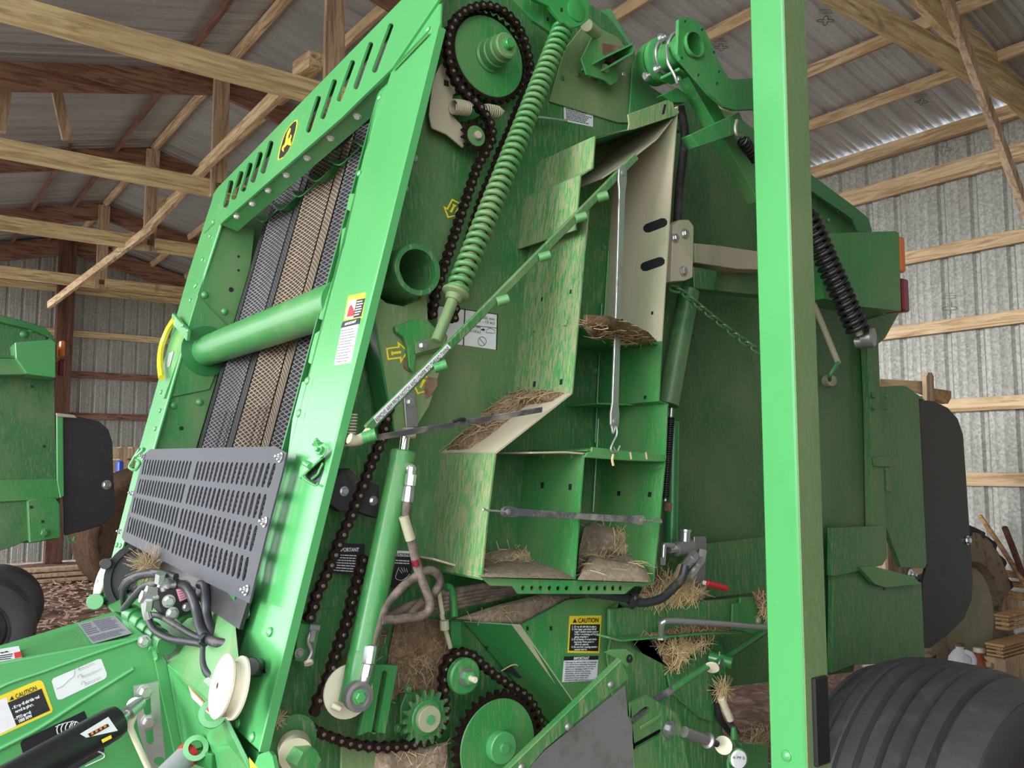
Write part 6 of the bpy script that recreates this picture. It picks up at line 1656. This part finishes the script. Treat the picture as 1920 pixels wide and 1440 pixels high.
tube('line_drawing', d, 'decalgrey', [hit(x, y, (SP_[1] + nn * .003, sn)) for x, y in ((376, 1330), (384, 1345), (386, 1356), (391, 1364), (390, 1372))], 0.003, 5)
wpoly('front_lower_web', 'dark', [hit(410, 1335, FR(0.02)), hit(485, 1411, FR(0.02)), hit(505, 1450, FR(0.02)), hit(440, 1450, FR(0.02))], FN, 0.01)
plate('lower_post', B, 'clean', [(484, 1414), (503, 1408), (509, 1416), (516, 1450), (470, 1450)], FR(-0.004), 0.01)
decal(B, 'reflector_tape', 'yellow', [(467, 1420), (483, 1440), (484, 1450), (470, 1450)], FR(-0.004))
# deck under the hoses
dk = hit(300, 1200, Y(2.0)).z
DZ = hit(260, 1130, Y(2.7)).z
bm = bmesh.new(); add_prism(bm, [hit(196, 1128, Y(2.92)), hit(312, 1240, Y(2.0)), hit(412, 1332, Y(1.58)), hit(448, 1240, Y(1.56)), hit(440, 1160, Y(1.75)), hit(250, 1100, Y(2.92))], V((0, 0, -1)), 0.008)
for f in bm.faces: pass
bmesh.ops.triangulate(bm, faces=bm.faces)
obj('front_deck', bm, 'lightdust', B, 'dusty green deck carrying the hydraulic block')
wpoly('deck_back', 'dark', [hit(250, 1100, Y(2.92)), hit(440, 1160, Y(1.75)), hit(440, 1100, Y(1.75)), hit(250, 1040, Y(2.92))], V((1, 0, 0)), 0.008)
rc = hit(275, 1085, Y(2.85))
lathe('roller_end', B, 'rubber', [(0.12, 0), (0.12, 0.03), (0.10, 0.03), (0.10, 0.0)], rc, V((-.3, -1, 0.1)), 36, close=False)
lathe('roller_end', B, 'black', [(0.10, 0)] + [(0.001, 0.0)], rc + V((0.0, .01, 0)), V((-.3, -1, 0.1)), 36, close=False)
mound('hay_tuft', 'dry hay caught behind the roller end under the grey guard', [(262, 1045), (295, 1052), (297, 1066), (275, 1075), (262, 1068)], Y(2.35), 0.02, mat='hay', seed=41, nstraw=160, L=0.08, smat='strawdull')
# gear cast between deck and tongue
for k in range(5):
    x = 245 + 14 * k; y = 1150 + 13 * k
    cyl('deck_casting', B, 'dark', hit(x, y, Y(2.2 - .05 * k)), hit(x + 12, y + 8, Y(2.15 - .05 * k)), 0.022)
tube('deck_pipe', B, 'dark', [hit(x, y, Y(2.0)) for x, y in ((335, 1165), (350, 1152), (368, 1148), (372, 1140))], 0.010, 8)
# hydraulic block with fittings
HB = [(296, 1113), (345, 1098), (363, 1106), (366, 1130), (352, 1152), (316, 1160), (303, 1148)]
hb = plate('hydraulic_block', B, 'black', HB, Y(1.96), 0.07, label='black hydraulic valve block')
decal(hb, 'block_tag', 'pink', q4(330, 1105, 348, 1102, 354, 1121, 337, 1128), Y(1.96))
lines(bpy.data.objects['block_tag'], 'textgrey', q4(333, 1107, 346, 1105, 351, 1120, 339, 1125), 4, Y(1.959), 0.3, 8)
for x, y, r in ((316, 1127, .017), (323, 1150, .017), (350, 1138, .012)): bolt(hb, x, y, Y(1.958), r * .62)
for P, r in ((((302, 1092), (312, 1096), (328, 1096)), .014), (((276, 1135), (276, 1125), (285, 1120), (296, 1118)), .014), (((305, 1100), (306, 1108)), .012), (((272, 1130), (275, 1150), (278, 1160)), .013), (((336, 1096), (348, 1094), (352, 1100)), .011)):
    tube('hose_elbow', hb, 'zinc', [hit(x, y, Y(1.97)) for x, y in P], r * .72, 8, k=3)
for x, y, r in ((318, 1095, .019), (300, 1093, .017), (283, 1122, .020), (292, 1112, .018), (357, 1120, .014), (276, 1143, .017)):
    lathe('hose_nut', hb, 'zinc', [(r * .7, 0), (r * .7, .022)], hit(x, y, Y(1.97)), V((-1, 0, .3)) if r > .017 else V((0, -.3, 1)), 6)
HL = [([(234, 1136, 2.3), (232, 1118, 2.25), (236, 1098, 2.2), (255, 1082, 2.1), (280, 1076, 2.05), (305, 1078, 2.0), (325, 1088, 2.0), (335, 1095, 2.0)], .013),
      ([(228, 1105, 2.3), (240, 1088, 2.2), (270, 1075, 2.1), (300, 1074, 2.0), (330, 1082, 1.95)], .012),
      ([(232, 1142, 2.2), (250, 1120, 2.12), (270, 1100, 2.06), (292, 1093, 2.02), (302, 1093, 2.02)], .012),
      ([(238, 1100, 2.3), (250, 1115, 2.2), (275, 1118, 2.12), (288, 1116, 2.1)], .010),
      ([(326, 1096, 2.0), (345, 1098, 1.95), (358, 1115, 1.92), (368, 1145, 1.9), (375, 1175, 1.86), (384, 1192, 1.82), (400, 1203, 1.78), (425, 1207, 1.74), (446, 1206, 1.72)], .015),
      ([(375, 1096, 1.98), (384, 1098, 1.94), (386, 1125, 1.9), (388, 1155, 1.88), (396, 1182, 1.84), (402, 1195, 1.82)], .015),
      ([(278, 1160, 2.03), (290, 1182, 1.98), (320, 1198, 1.93), (350, 1203, 1.88), (378, 1208, 1.84), (405, 1222, 1.8), (442, 1228, 1.72)], .011),
      ([(282, 1153, 2.03), (300, 1155, 1.98), (330, 1172, 1.93), (360, 1190, 1.88), (385, 1200, 1.84), (410, 1212, 1.8), (442, 1216, 1.72)], .010),
      ([(380, 1195, 1.85), (395, 1202, 1.82), (415, 1213, 1.78), (442, 1217, 1.72)], .013),
      ([(384, 1208, 1.84), (383, 1235, 1.8), (386, 1255, 1.76), (396, 1268, 1.72), (410, 1273, 1.70), (425, 1268, 1.68)], .013),
      ([(404, 1225, 1.82), (408, 1250, 1.8), (415, 1275, 1.76)], .016)]
for P, r in HL: hose('hydraulic_hose', P, 2.0, r * 0.68, 'hose')
tube('cable_tie', B, 'ink', [hit(374, 1200, Y(1.80)), hit(382, 1192, Y(1.80)), hit(390, 1196, Y(1.80)), hit(384, 1208, Y(1.80)), hit(375, 1202, Y(1.80))], 0.006, 7)
plate('paper_tag', B, 'decal', [(381, 1277), (390, 1270), (410, 1278), (398, 1292)], Y(1.66), 0.001, b=0)
# white twine pulleys
def pulley(x, y, yy, rad, ax, label=None):
    c = hit(x, y, Y(yy)); ax = V(ax).normalized()
    o = lathe('twine_pulley', B, 'ivory', [(rad * .35, -0.017), (rad, -0.015), (rad, -0.011), (rad * .80, -0.005), (rad * .80, 0.005), (rad, 0.011), (rad, 0.015), (rad * .35, 0.017)], c, ax, 44, label)
    lathe('pulley_hub', o, 'white', [(rad * .96, 0.0155), (rad * .93, 0.017), (rad * .3, 0.017), (rad * .26, 0.020), (rad * .1, 0.021)], c, ax, 44, close=False)
    return o
pulley(430, 1288, 1.50, 0.053, (-1, 0.03, .25), 'ivory twine pulley on the near upright')
pulley(196, 1092, 2.98, 0.053, (-1, 0.0, .25), 'ivory twine pulley on the far upright')
bar('pulley_clip', B, 'steel', hit(412, 1336, Y(1.50)), hit(438, 1334, Y(1.50)), 0.004, 0.016)
cyl('rubber_stop', B, 'black', hit(486, 1252, FR(0.0)), hit(470, 1250, FR(-0.035)), 0.017, 18, 'black rubber stop')
plate('stop_slot', B, 'ink', [(478, 1240), (494, 1240), (498, 1262), (482, 1264)], FR(-0.001), 0.001, b=0)
cyl('rubber_stop', B, 'black', hit(206, 1056, FR(0.0)), hit(198, 1057, FR(-0.05)), 0.017, 18)
mound('hay_tuft', 'small wisp of hay on the edge of the near upright', [(510, 1340), (522, 1338), (524, 1352), (512, 1362)], Y(1.55), 0.004, mat='hay', seed=42, nstraw=26, L=0.03, smat='strawdull')

# ================================================================== second baler, farther back at the left
D0 = 7.6
B2 = thing('round_baler', 'second green round baler, partly cut off by the left edge of the photo', 'baler', (0.4, 8.0, 0))
def p2(name, mat, px, dy=0.0, t=0.03, label=None): return plate(name, B2, mat, px, Y(D0 + dy), t, label=label, b=0.004)
p2('gate_side_wall', 'side', [(-420, 560), (-200, 540), (0, 590), (60, 612), (90, 622), (101, 645), (104, 820), (112, 900), (113, 985), (108, 1010), (60, 1018), (-420, 1018)], 0, .02)
p2('gate_top_rim', 'dark', [(-60, 566), (0, 590), (60, 606), (85, 615), (98, 628), (104, 640), (96, 642), (88, 630), (60, 618), (0, 604), (-60, 580)], -0.06, .06)
p2('light_housing', 'clean', [(28, 642), (98, 637), (104, 642), (104, 708), (62, 703), (50, 700), (30, 672)], -0.35, .3, 'light green housing of the tail lights')
p2('rear_beam', 'lightdust', [(-60, 668), (46, 668), (50, 672), (52, 702), (-60, 704)], -0.28, .2)
p2('rear_beam_top', 'dark', [(-60, 666), (45, 667), (50, 672), (-60, 671)], -0.29, .2)
p2('lower_rear_panel', 'lightdust', [(-60, 902), (104, 897), (110, 905), (112, 935), (60, 938), (-60, 945)], -0.05, .04)
p2('lower_panel', 'side', [(-60, 945), (55, 938), (56, 1012), (15, 1028), (-60, 1050)], -0.03, .04)
p2('rear_bracket', 'lightdust', [(52, 940), (66, 935), (104, 934), (112, 945), (113, 1008), (56, 1018)], -0.12, .10)
bolt(B2, 83, 999, Y(D0 - .125), 0.026, 'lightdust')
hole(B2, 59, 951, Y(D0 - .125), .02, .02); hole(B2, 80, 978, Y(D0 - .125), .02, .02)
hole(B2, 60, 725, Y(D0 - .002), .02, .02); hole(B2, 83, 837, Y(D0 - .002), .02, .02); hole(B2, 75, 626, Y(D0 - .002), .02, .02); hole(B2, 88, 634, Y(D0 - .062), .02, .02)
for x, y in ((60, 617), (45, 627)): bolt(B2, x, y, Y(D0 - .002), 0.03, 'lightdust', 'rivet')
p2('edge_strip', 'clean', [(106, 778), (118, 782), (120, 930), (113, 934), (107, 900)], -0.10, .03)
p2('mud_flap', 'flap', [(117, 780), (150, 782), (185, 790), (203, 805), (211, 830), (213, 900), (217, 945), (212, 968), (190, 985), (160, 995), (122, 1004), (119, 998), (118, 930)], -0.02, .03, 'grey black rubber mud flap')
bolt(B2, 200, 909, Y(D0 - .025), 0.028)
p2('flap_hinge', 'coated', [(105, 774), (140, 778), (145, 784), (107, 781)], -0.12, .03)
tube('flap_hook', B2, 'lightdust', [hit(x, y, Y(D0)) for x, y in ((128, 1003), (130, 1014), (137, 1016), (141, 1006))], 0.012, 6)
box('amber_lamp', B2, 'amber', (hit(108, 640, Y(D0)).x, D0 - .1, hit(109, 672, Y(D0)).z), (hit(119, 640, Y(D0)).x, D0 + .1, hit(109, 641, Y(D0)).z), 'amber lamp', b=0.01)
box('red_lamp', B2, 'redlens', (hit(108, 640, Y(D0)).x, D0 - .1, hit(109, 707, Y(D0)).z), (hit(121, 640, Y(D0)).x, D0 + .1, hit(109, 676, Y(D0)).z), 'dark red lamp', b=0.01)
wpoly('gate_rear_wall', 'side', [(hit(104, 700, Y(D0)).x - .03, D0 + .02, 1.3), (hit(104, 700, Y(D0)).x - .03, D0 + 1.3, 1.3), (hit(104, 700, Y(D0)).x - .03, D0 + 1.3, 2.6), (hit(104, 700, Y(D0)).x - .03, D0 + .02, 2.6)], V((-1, 0, 0)), 0.02)
c_ = hit(-43, 1150, Y(D0 - .35))
wr_ = hit(75, 1150, Y(D0 - .35)).x - c_.x
W2 = V((c_.x, 0, wr_ * 1.0))
wheel(B2, W2, wr_, D0 - 0.36, D0 - 0.06, grooves=False, rim='rubber', label='large dark tyre with a grey rim')
cyl('axle', B2, 'dark', V((W2.x, D0 - .5, W2.z)), V((W2.x, D0 + 1.4, W2.z)), 0.06)
cw = hit(60, 1040, Y(D0 + 1.2))
wheel(B2, V((cw.x - .25, 0, 0.36)), 0.36, D0 + 1.0, D0 + 1.4, grooves=False)
# ================================================================== clutter along the walls
# round bale, dark, behind the far upright
bc = V((hit(245, 900, Y(10.6)).x + 0.30, 0, 0.78))
bm = bmesh.new(); add_lathe(bm, [(0.70, 0), (0.78, 0.05)] + [(0.78 + 0.012 * sin(i * 2.1), 0.05 + i * 0.055) for i in range(1, 20)] + [(0.78, 1.15), (0.70, 1.2)], V((bc.x, 10.2, bc.z)), V((0, 1, 0)), 48)
for v in bm.verts: v.co += V((0.02, 0.02, 0.02)) * noise.noise(v.co * 9)
o = obj('round_bale', bm, 'bale' if 'bale' in M else 'rust', smooth=50); tag(o, 'weathered brown round bale behind the far upright on the left', 'hay bale')
# pallet stack at the gable wall
def pallet(name, label, x, y, z, rz=0.0, mat='woodz', w=1.1, d=0.95, group=None):
    t = thing(name, label, 'pallet', (x, y, z), group)
    R = Matrix.Rotation(rz, 3, 'Z')
    def bx(nm, lo, hi):
        bm = bmesh.new(); add_box(bm, lo, hi)
        for v in bm.verts: v.co = R @ v.co + V((x, y, z))
        return bev(obj(nm, bm, mat, t), 0.003)
    for k in range(3): bx('stringer', (-w / 2, -d / 2 + k * (d - .04) / 2, .022), (w / 2, -d / 2 + .04 + k * (d - .04) / 2, .182))
    for k in range(6): bx('board', (-w / 2 + k * (w - .10) / 5, -d / 2, .182), (-w / 2 + .10 + k * (w - .10) / 5, d / 2, .204))
    for k in (0, 2, 5): bx('board', (-w / 2 + k * (w - .10) / 5, -d / 2, 0), (-w / 2 + .10 + k * (w - .10) / 5, d / 2, .022))
    return t
px_ = hit(232, 900, Y(14.6)).x
for k in range(9):
    pallet('pallet', ['worn grey pallet at the bottom of the stack by the gable wall', 'worn pallet second from the floor in the gable wall stack', 'worn pallet third from the floor in the gable wall stack', 'worn pallet fourth from the floor in the gable wall stack', 'worn pallet at mid height of the gable wall stack', 'worn pallet just above the middle of the gable wall stack', 'worn pallet third from the top of the gable wall stack', 'worn pallet next to the top of the gable wall stack', 'topmost worn pallet of the stack by the gable wall'][k], px_ + 0.02 * sin(k * 2), 14.6, 0.02 + k * 0.205, 0.03 * sin(k * 3), 'woodz', 0.9, 0.8, 'pallets stacked by the gable wall')
o = box('blue_can', None, 'blue', (hit(218, 880, Y(13.5)).x, 13.4, hit(220, 887, Y(13.5)).z), (hit(229, 880, Y(13.5)).x, 13.55, hit(220, 864, Y(13.5)).z), b=0.02)
tag(o, 'small bright blue plastic can beside the stacked pallets', 'can')
o = box('crate', None, 'woodz', (hit(205, 880, Y(13.5)).x, 13.3, 0), (hit(245, 880, Y(13.5)).x, 13.8, hit(220, 887, Y(13.5)).z), b=0.01)
tag(o, 'old wooden crate under the blue can by the pallets', 'crate')
# wide boards lying at the back
for k in range(3):
    z = 0.02 + 0.07 * k
    o = box('board', None, 'woodz', (0.9, 13.0 + .05 * k, z), (2.6, 13.2 + .05 * k, z + .045), b=0.004); tag(o, ['grey board lowest of three lying before the pallets', 'grey board between two others before the pallets', 'grey board uppermost of three lying before the pallets'][k], 'board')
# tractor tyre at the right, muddy with lugs
TC = hit(1812, 1160, Y(3.55))
RR = 0.62

def tractor_tyre(c, R, y0, y1):
    T = thing('tractor_tyre', 'large muddy tractor tyre with deep lugs, standing behind the rubber flap', 'tyre', (c.x, (y0 + y1) / 2, 0))
    m_ = (y0 + y1) / 2; W = y1 - y0; prof = []
    for i in range(25):
        u = -1 + 2 * i / 24
        prof.append((R - 0.07 * abs(u) ** 3, m_ + u * W / 2))
    prof = [(R * .55, y0 + .06), (R * .62, y0 - .02), (R * .80, y0 - .045), (R * .93, y0 - .01)] + prof + [(R * .93, y1 + .01), (R * .8, y1 + .045), (R * .62, y1 + .02), (R * .55, y1 - .06)]
    bm = bmesh.new(); add_lathe(bm, prof, V((c.x, 0, c.z)), V((0, 1, 0)), 60, close=False)
    obj('carcass', bm, 'muddy', T, smooth=40)
    N = 20
    for side in (0, 1):
        for k in range(N):
            a = 2 * pi * (k + side * .5) / N
            def f(bm, side=side):
                pts = []
                for t in range(7):
                    u = t / 6; an = (0.30 * u); yy = (W / 2 + .02) * (1 - u * 1.02) * (-1 if side == 0 else 1)
                    rb = R - 0.055 * (1 - u) ** 2
                    pts.append((an, yy, rb))
                rows = []
                for an, yy, rb in pts:
                    row = []
                    for da, dr in ((-.035, -.03), (-.028, .035), (.028, .035), (.035, -.03)):
                        row.append(bm.verts.new((cos(an + da) * (rb + dr), yy, sin(an + da) * (rb + dr))))
                    rows.append(row)
                for r, s in zip(rows, rows[1:]):
                    for i in range(4): bm.faces.new((r[i], r[(i + 1) % 4], s[(i + 1) % 4], s[i]))
                bm.faces.new(rows[0]); bm.faces.new(list(reversed(rows[-1])))
            place('lug', ('lug', side), f, 'rubber' , T, Matrix.Translation(V((c.x, m_, c.z))) @ Matrix.Rotation(-a, 4, 'Y'))
    lathe('wheel_disc', T, 'coated', [(R * .56, 0.02), (R * .52, .05), (R * .3, .10), (.001, .10)], V((c.x, y0, c.z)), V((0, 1, 0)), 36, close=False)
    return T
tractor_tyre(V((hit(1745, 1160, Y(2.95)).x + .14, 0, RR - .02)), RR - .02, 2.75, 3.15)
# items between the tyre and the right wall
def at(x, y, yy): return hit(x, y, Y(yy))
T = thing('milk_jug', 'cloudy white plastic jug with a moulded handle beside the black tyre', 'jug', at(1800, 1262, 2.45))
jb = at(1802, 1268, 2.45); s = mm(22, jb)
lathe('jug_body', T, 'bottle', [(s * .8, 0), (s * .98, s * .15), (s, s * 1.1), (s * .9, s * 1.6), (s * .55, s * 2.1), (s * .32, s * 2.3), (s * .32, s * 2.5)], jb, V((0, 0, 1)), 24)
tube('jug_handle', T, 'bottle', [jb + V((-s * .3, -s * .6, s * 2.2)), jb + V((-s * .2, -s * 1.1, s * 2.0)), jb + V((0, -s * 1.2, s * 1.4)), jb + V((0, -s * .9, s * .8))], s * .2, 8)
lathe('jug_cap', T, 'rust', [(s * .36, 0), (s * .36, s * .25)], jb + V((0, 0, s * 2.5)), V((0, 0, 1)), 16)
T = thing('brown_jug', 'red-brown plastic jug with a cream cap, right of the white jug', 'jug', at(1840, 1262, 2.55))
jb = at(1838, 1272, 2.6); s = mm(19, jb)
lathe('jug_body', T, 'brown', [(s * .8, 0), (s, s * .2), (s, s * 1.2), (s * .7, s * 1.8), (s * .42, s * 2.1), (s * .42, s * 2.5)], jb, V((0, 0, 1)), 22)
lathe('jug_cap', T, 'ivory', [(s * .55, 0), (s * .55, s * .4), (s * .5, s * .45)], jb + V((0, 0, s * 2.5)), V((0.1, 0, 1)), 18)
T = thing('paint_pail', 'dusty pink pail standing at the right edge under the planks', 'pail', at(1890, 1320, 2.6))
jb = at(1885, 1330, 2.55); s = mm(34, jb)
lathe('pail_body', T, 'pinkpail', [(s * .85, 0), (s, s * 1.5), (s * 1.04, s * 1.52), (s * 1.04, s * 1.6)], jb, V((0, 0, 1)), 30)
T = thing('black_can', 'small black can lying tipped against the big tyre', 'can', at(1850, 1270, 2.4))
jb = at(1858, 1285, 2.4); s = mm(18, jb)
lathe('can_body', T, 'black', [(s, 0), (s, s * 1.6), (s * .5, s * 2), (s * .5, s * 2.3)], jb, V((-.6, .2, .6)), 20)
def plank(label, x0, y0, x1, y1, yy, yy2, w, h, mat='paperwood', cat='board', grp=None, name='plank'):
    o = bar(name, None, mat, at(x0, y0, yy), at(x1, y1, yy2), w, h); tag(o, label, cat, grp); return o
plank('grey weathered plank lying over the pink pail', 1835, 1242, 1935, 1275, 2.6, 2.5, .16, .03, 'woodz')
plank('grey block end standing beside the brown jug', 1858, 1245, 1872, 1200, 2.8, 2.8, .10, .05, 'woodz')
def crate(label, x0, y0, x1, y1, yy, dep_, mat='paperwood'):
    a = at(x0, y1, yy); b2 = at(x1, y0, yy)
    T = thing('wooden_crate', label, 'crate', ((a.x + b2.x) / 2, yy, a.z), 'rough wooden crates heaped at the right wall')
    h_ = b2.z - a.z; n = 3
    for k in range(n):
        z0 = a.z + h_ * k / n + .004; z1 = a.z + h_ * (k + 1) / n - .006
        box('slat', T, mat, (a.x, yy, z0), (b2.x, yy + .015, z1), b=.002)
        box('slat', T, mat, (a.x - .0, yy + .016, z0), (a.x + .015, yy + dep_, z1), b=.002)
    box('lid', T, mat, (a.x - .01, yy - .01, b2.z + .0), (b2.x + .01, yy + dep_, b2.z + .016), b=.002)
    box('corner_post', T, mat, (a.x + .016, yy + .016, a.z), (a.x + .05, yy + .05, b2.z), b=.002)
    return T
crate('pale new wooden crate at the right edge, lowest of the heap', 1882, 1192, 1960, 1235, 2.45, .10)
crate('orange-brown wooden crate above the pale one at the right edge', 1892, 1142, 1960, 1184, 2.50, .08)
plank('pale plank end lying flat above the crates', 1880, 1112, 1935, 1122, 2.75, 2.7, .14, .05)
plank('long plank lying along the right wall behind the crates', 1855, 1072, 1930, 1080, 2.9, 2.7, .12, .04)
plank('second plank lying under the long one behind the crates', 1868, 1092, 1930, 1098, 2.85, 2.7, .12, .03)
plank('grey beam end resting under the long planks', 1862, 1128, 1895, 1135, 2.8, 2.75, .18, .10, 'woodz')
# support heap under them
o = box('lumber_pile', None, 'woodz', (at(1882, 1236, 2.45).x + .02, 2.45, 0), (6.3, 2.70, at(1882, 1236, 2.45).z - .005), b=.01); tag(o, 'dark heap of old lumber under the crates at the right wall', 'lumber')
# leaning tool handles
o = tube('tool_handle', None, 'paperwood', [at(1838, 968, 3.1), at(1880, 1030, 2.85), at(1930, 1110, 2.55)], 0.017, 8); tag(o, 'long thin wooden handle leaning at the right wall, left one of two', 'handle', 'wooden handles leaning at the right wall')
o = tube('tool_handle', None, 'redwoodz', [at(1884, 990, 2.85), at(1900, 1030, 2.75), at(1925, 1100, 2.6)], 0.022, 8); tag(o, 'thicker reddish wooden handle leaning right of the thin one', 'handle', 'wooden handles leaning at the right wall')
# rough shelf box and stake above the flap
o = plate('cardboard_panel', None, 'woodx', [(1650, 710), (1735, 715), (1738, 742), (1700, 728), (1650, 726)], Y(2.9), 0.02); tag(o, 'brown board peeping over the green rear panel', 'board')
for q in range(0): pass
o = plate('wooden_stake', None, 'woodz', [(1737, 706), (1741, 698), (1748, 699), (1751, 706), (1765, 1190), (1750, 1190)], Y(2.85), 0.03); tag(o, 'pointed pale stake standing above the black flap', 'stake')
o = plate('wooden_box', None, 'paperwood', [(1752, 728), (1784, 733), (1784, 746), (1778, 757), (1752, 748)], Y(2.86), 0.05); tag(o, 'small wooden box end behind the pointed stake', 'box')

ra = at(1650, 728, 2.9); rb = at(1738, 742, 2.9)
o = box('wooden_rack', None, 'woodz', (ra.x, 2.90, 0), (rb.x, 3.10, min(ra.z, rb.z) - .005), b=.01); tag(o, 'tall rough wooden rack behind the rear panel, under the brown board', 'rack')
jb = at(1802, 1268, 2.45)
o = box('low_box', None, 'woodz', (jb.x - .10, 2.36, 0), (jb.x + .10, 2.56, jb.z - .002), b=.006); tag(o, 'low wooden box carrying the cloudy white jug behind the black tyre', 'box')
jb = at(1838, 1272, 2.6)
o = box('low_box', None, 'woodz', (jb.x - .12, 2.57, 0), (jb.x + .12, 2.70, jb.z - .002), b=.006); tag(o, 'low wooden box under the red-brown jug behind the black tyre', 'box')
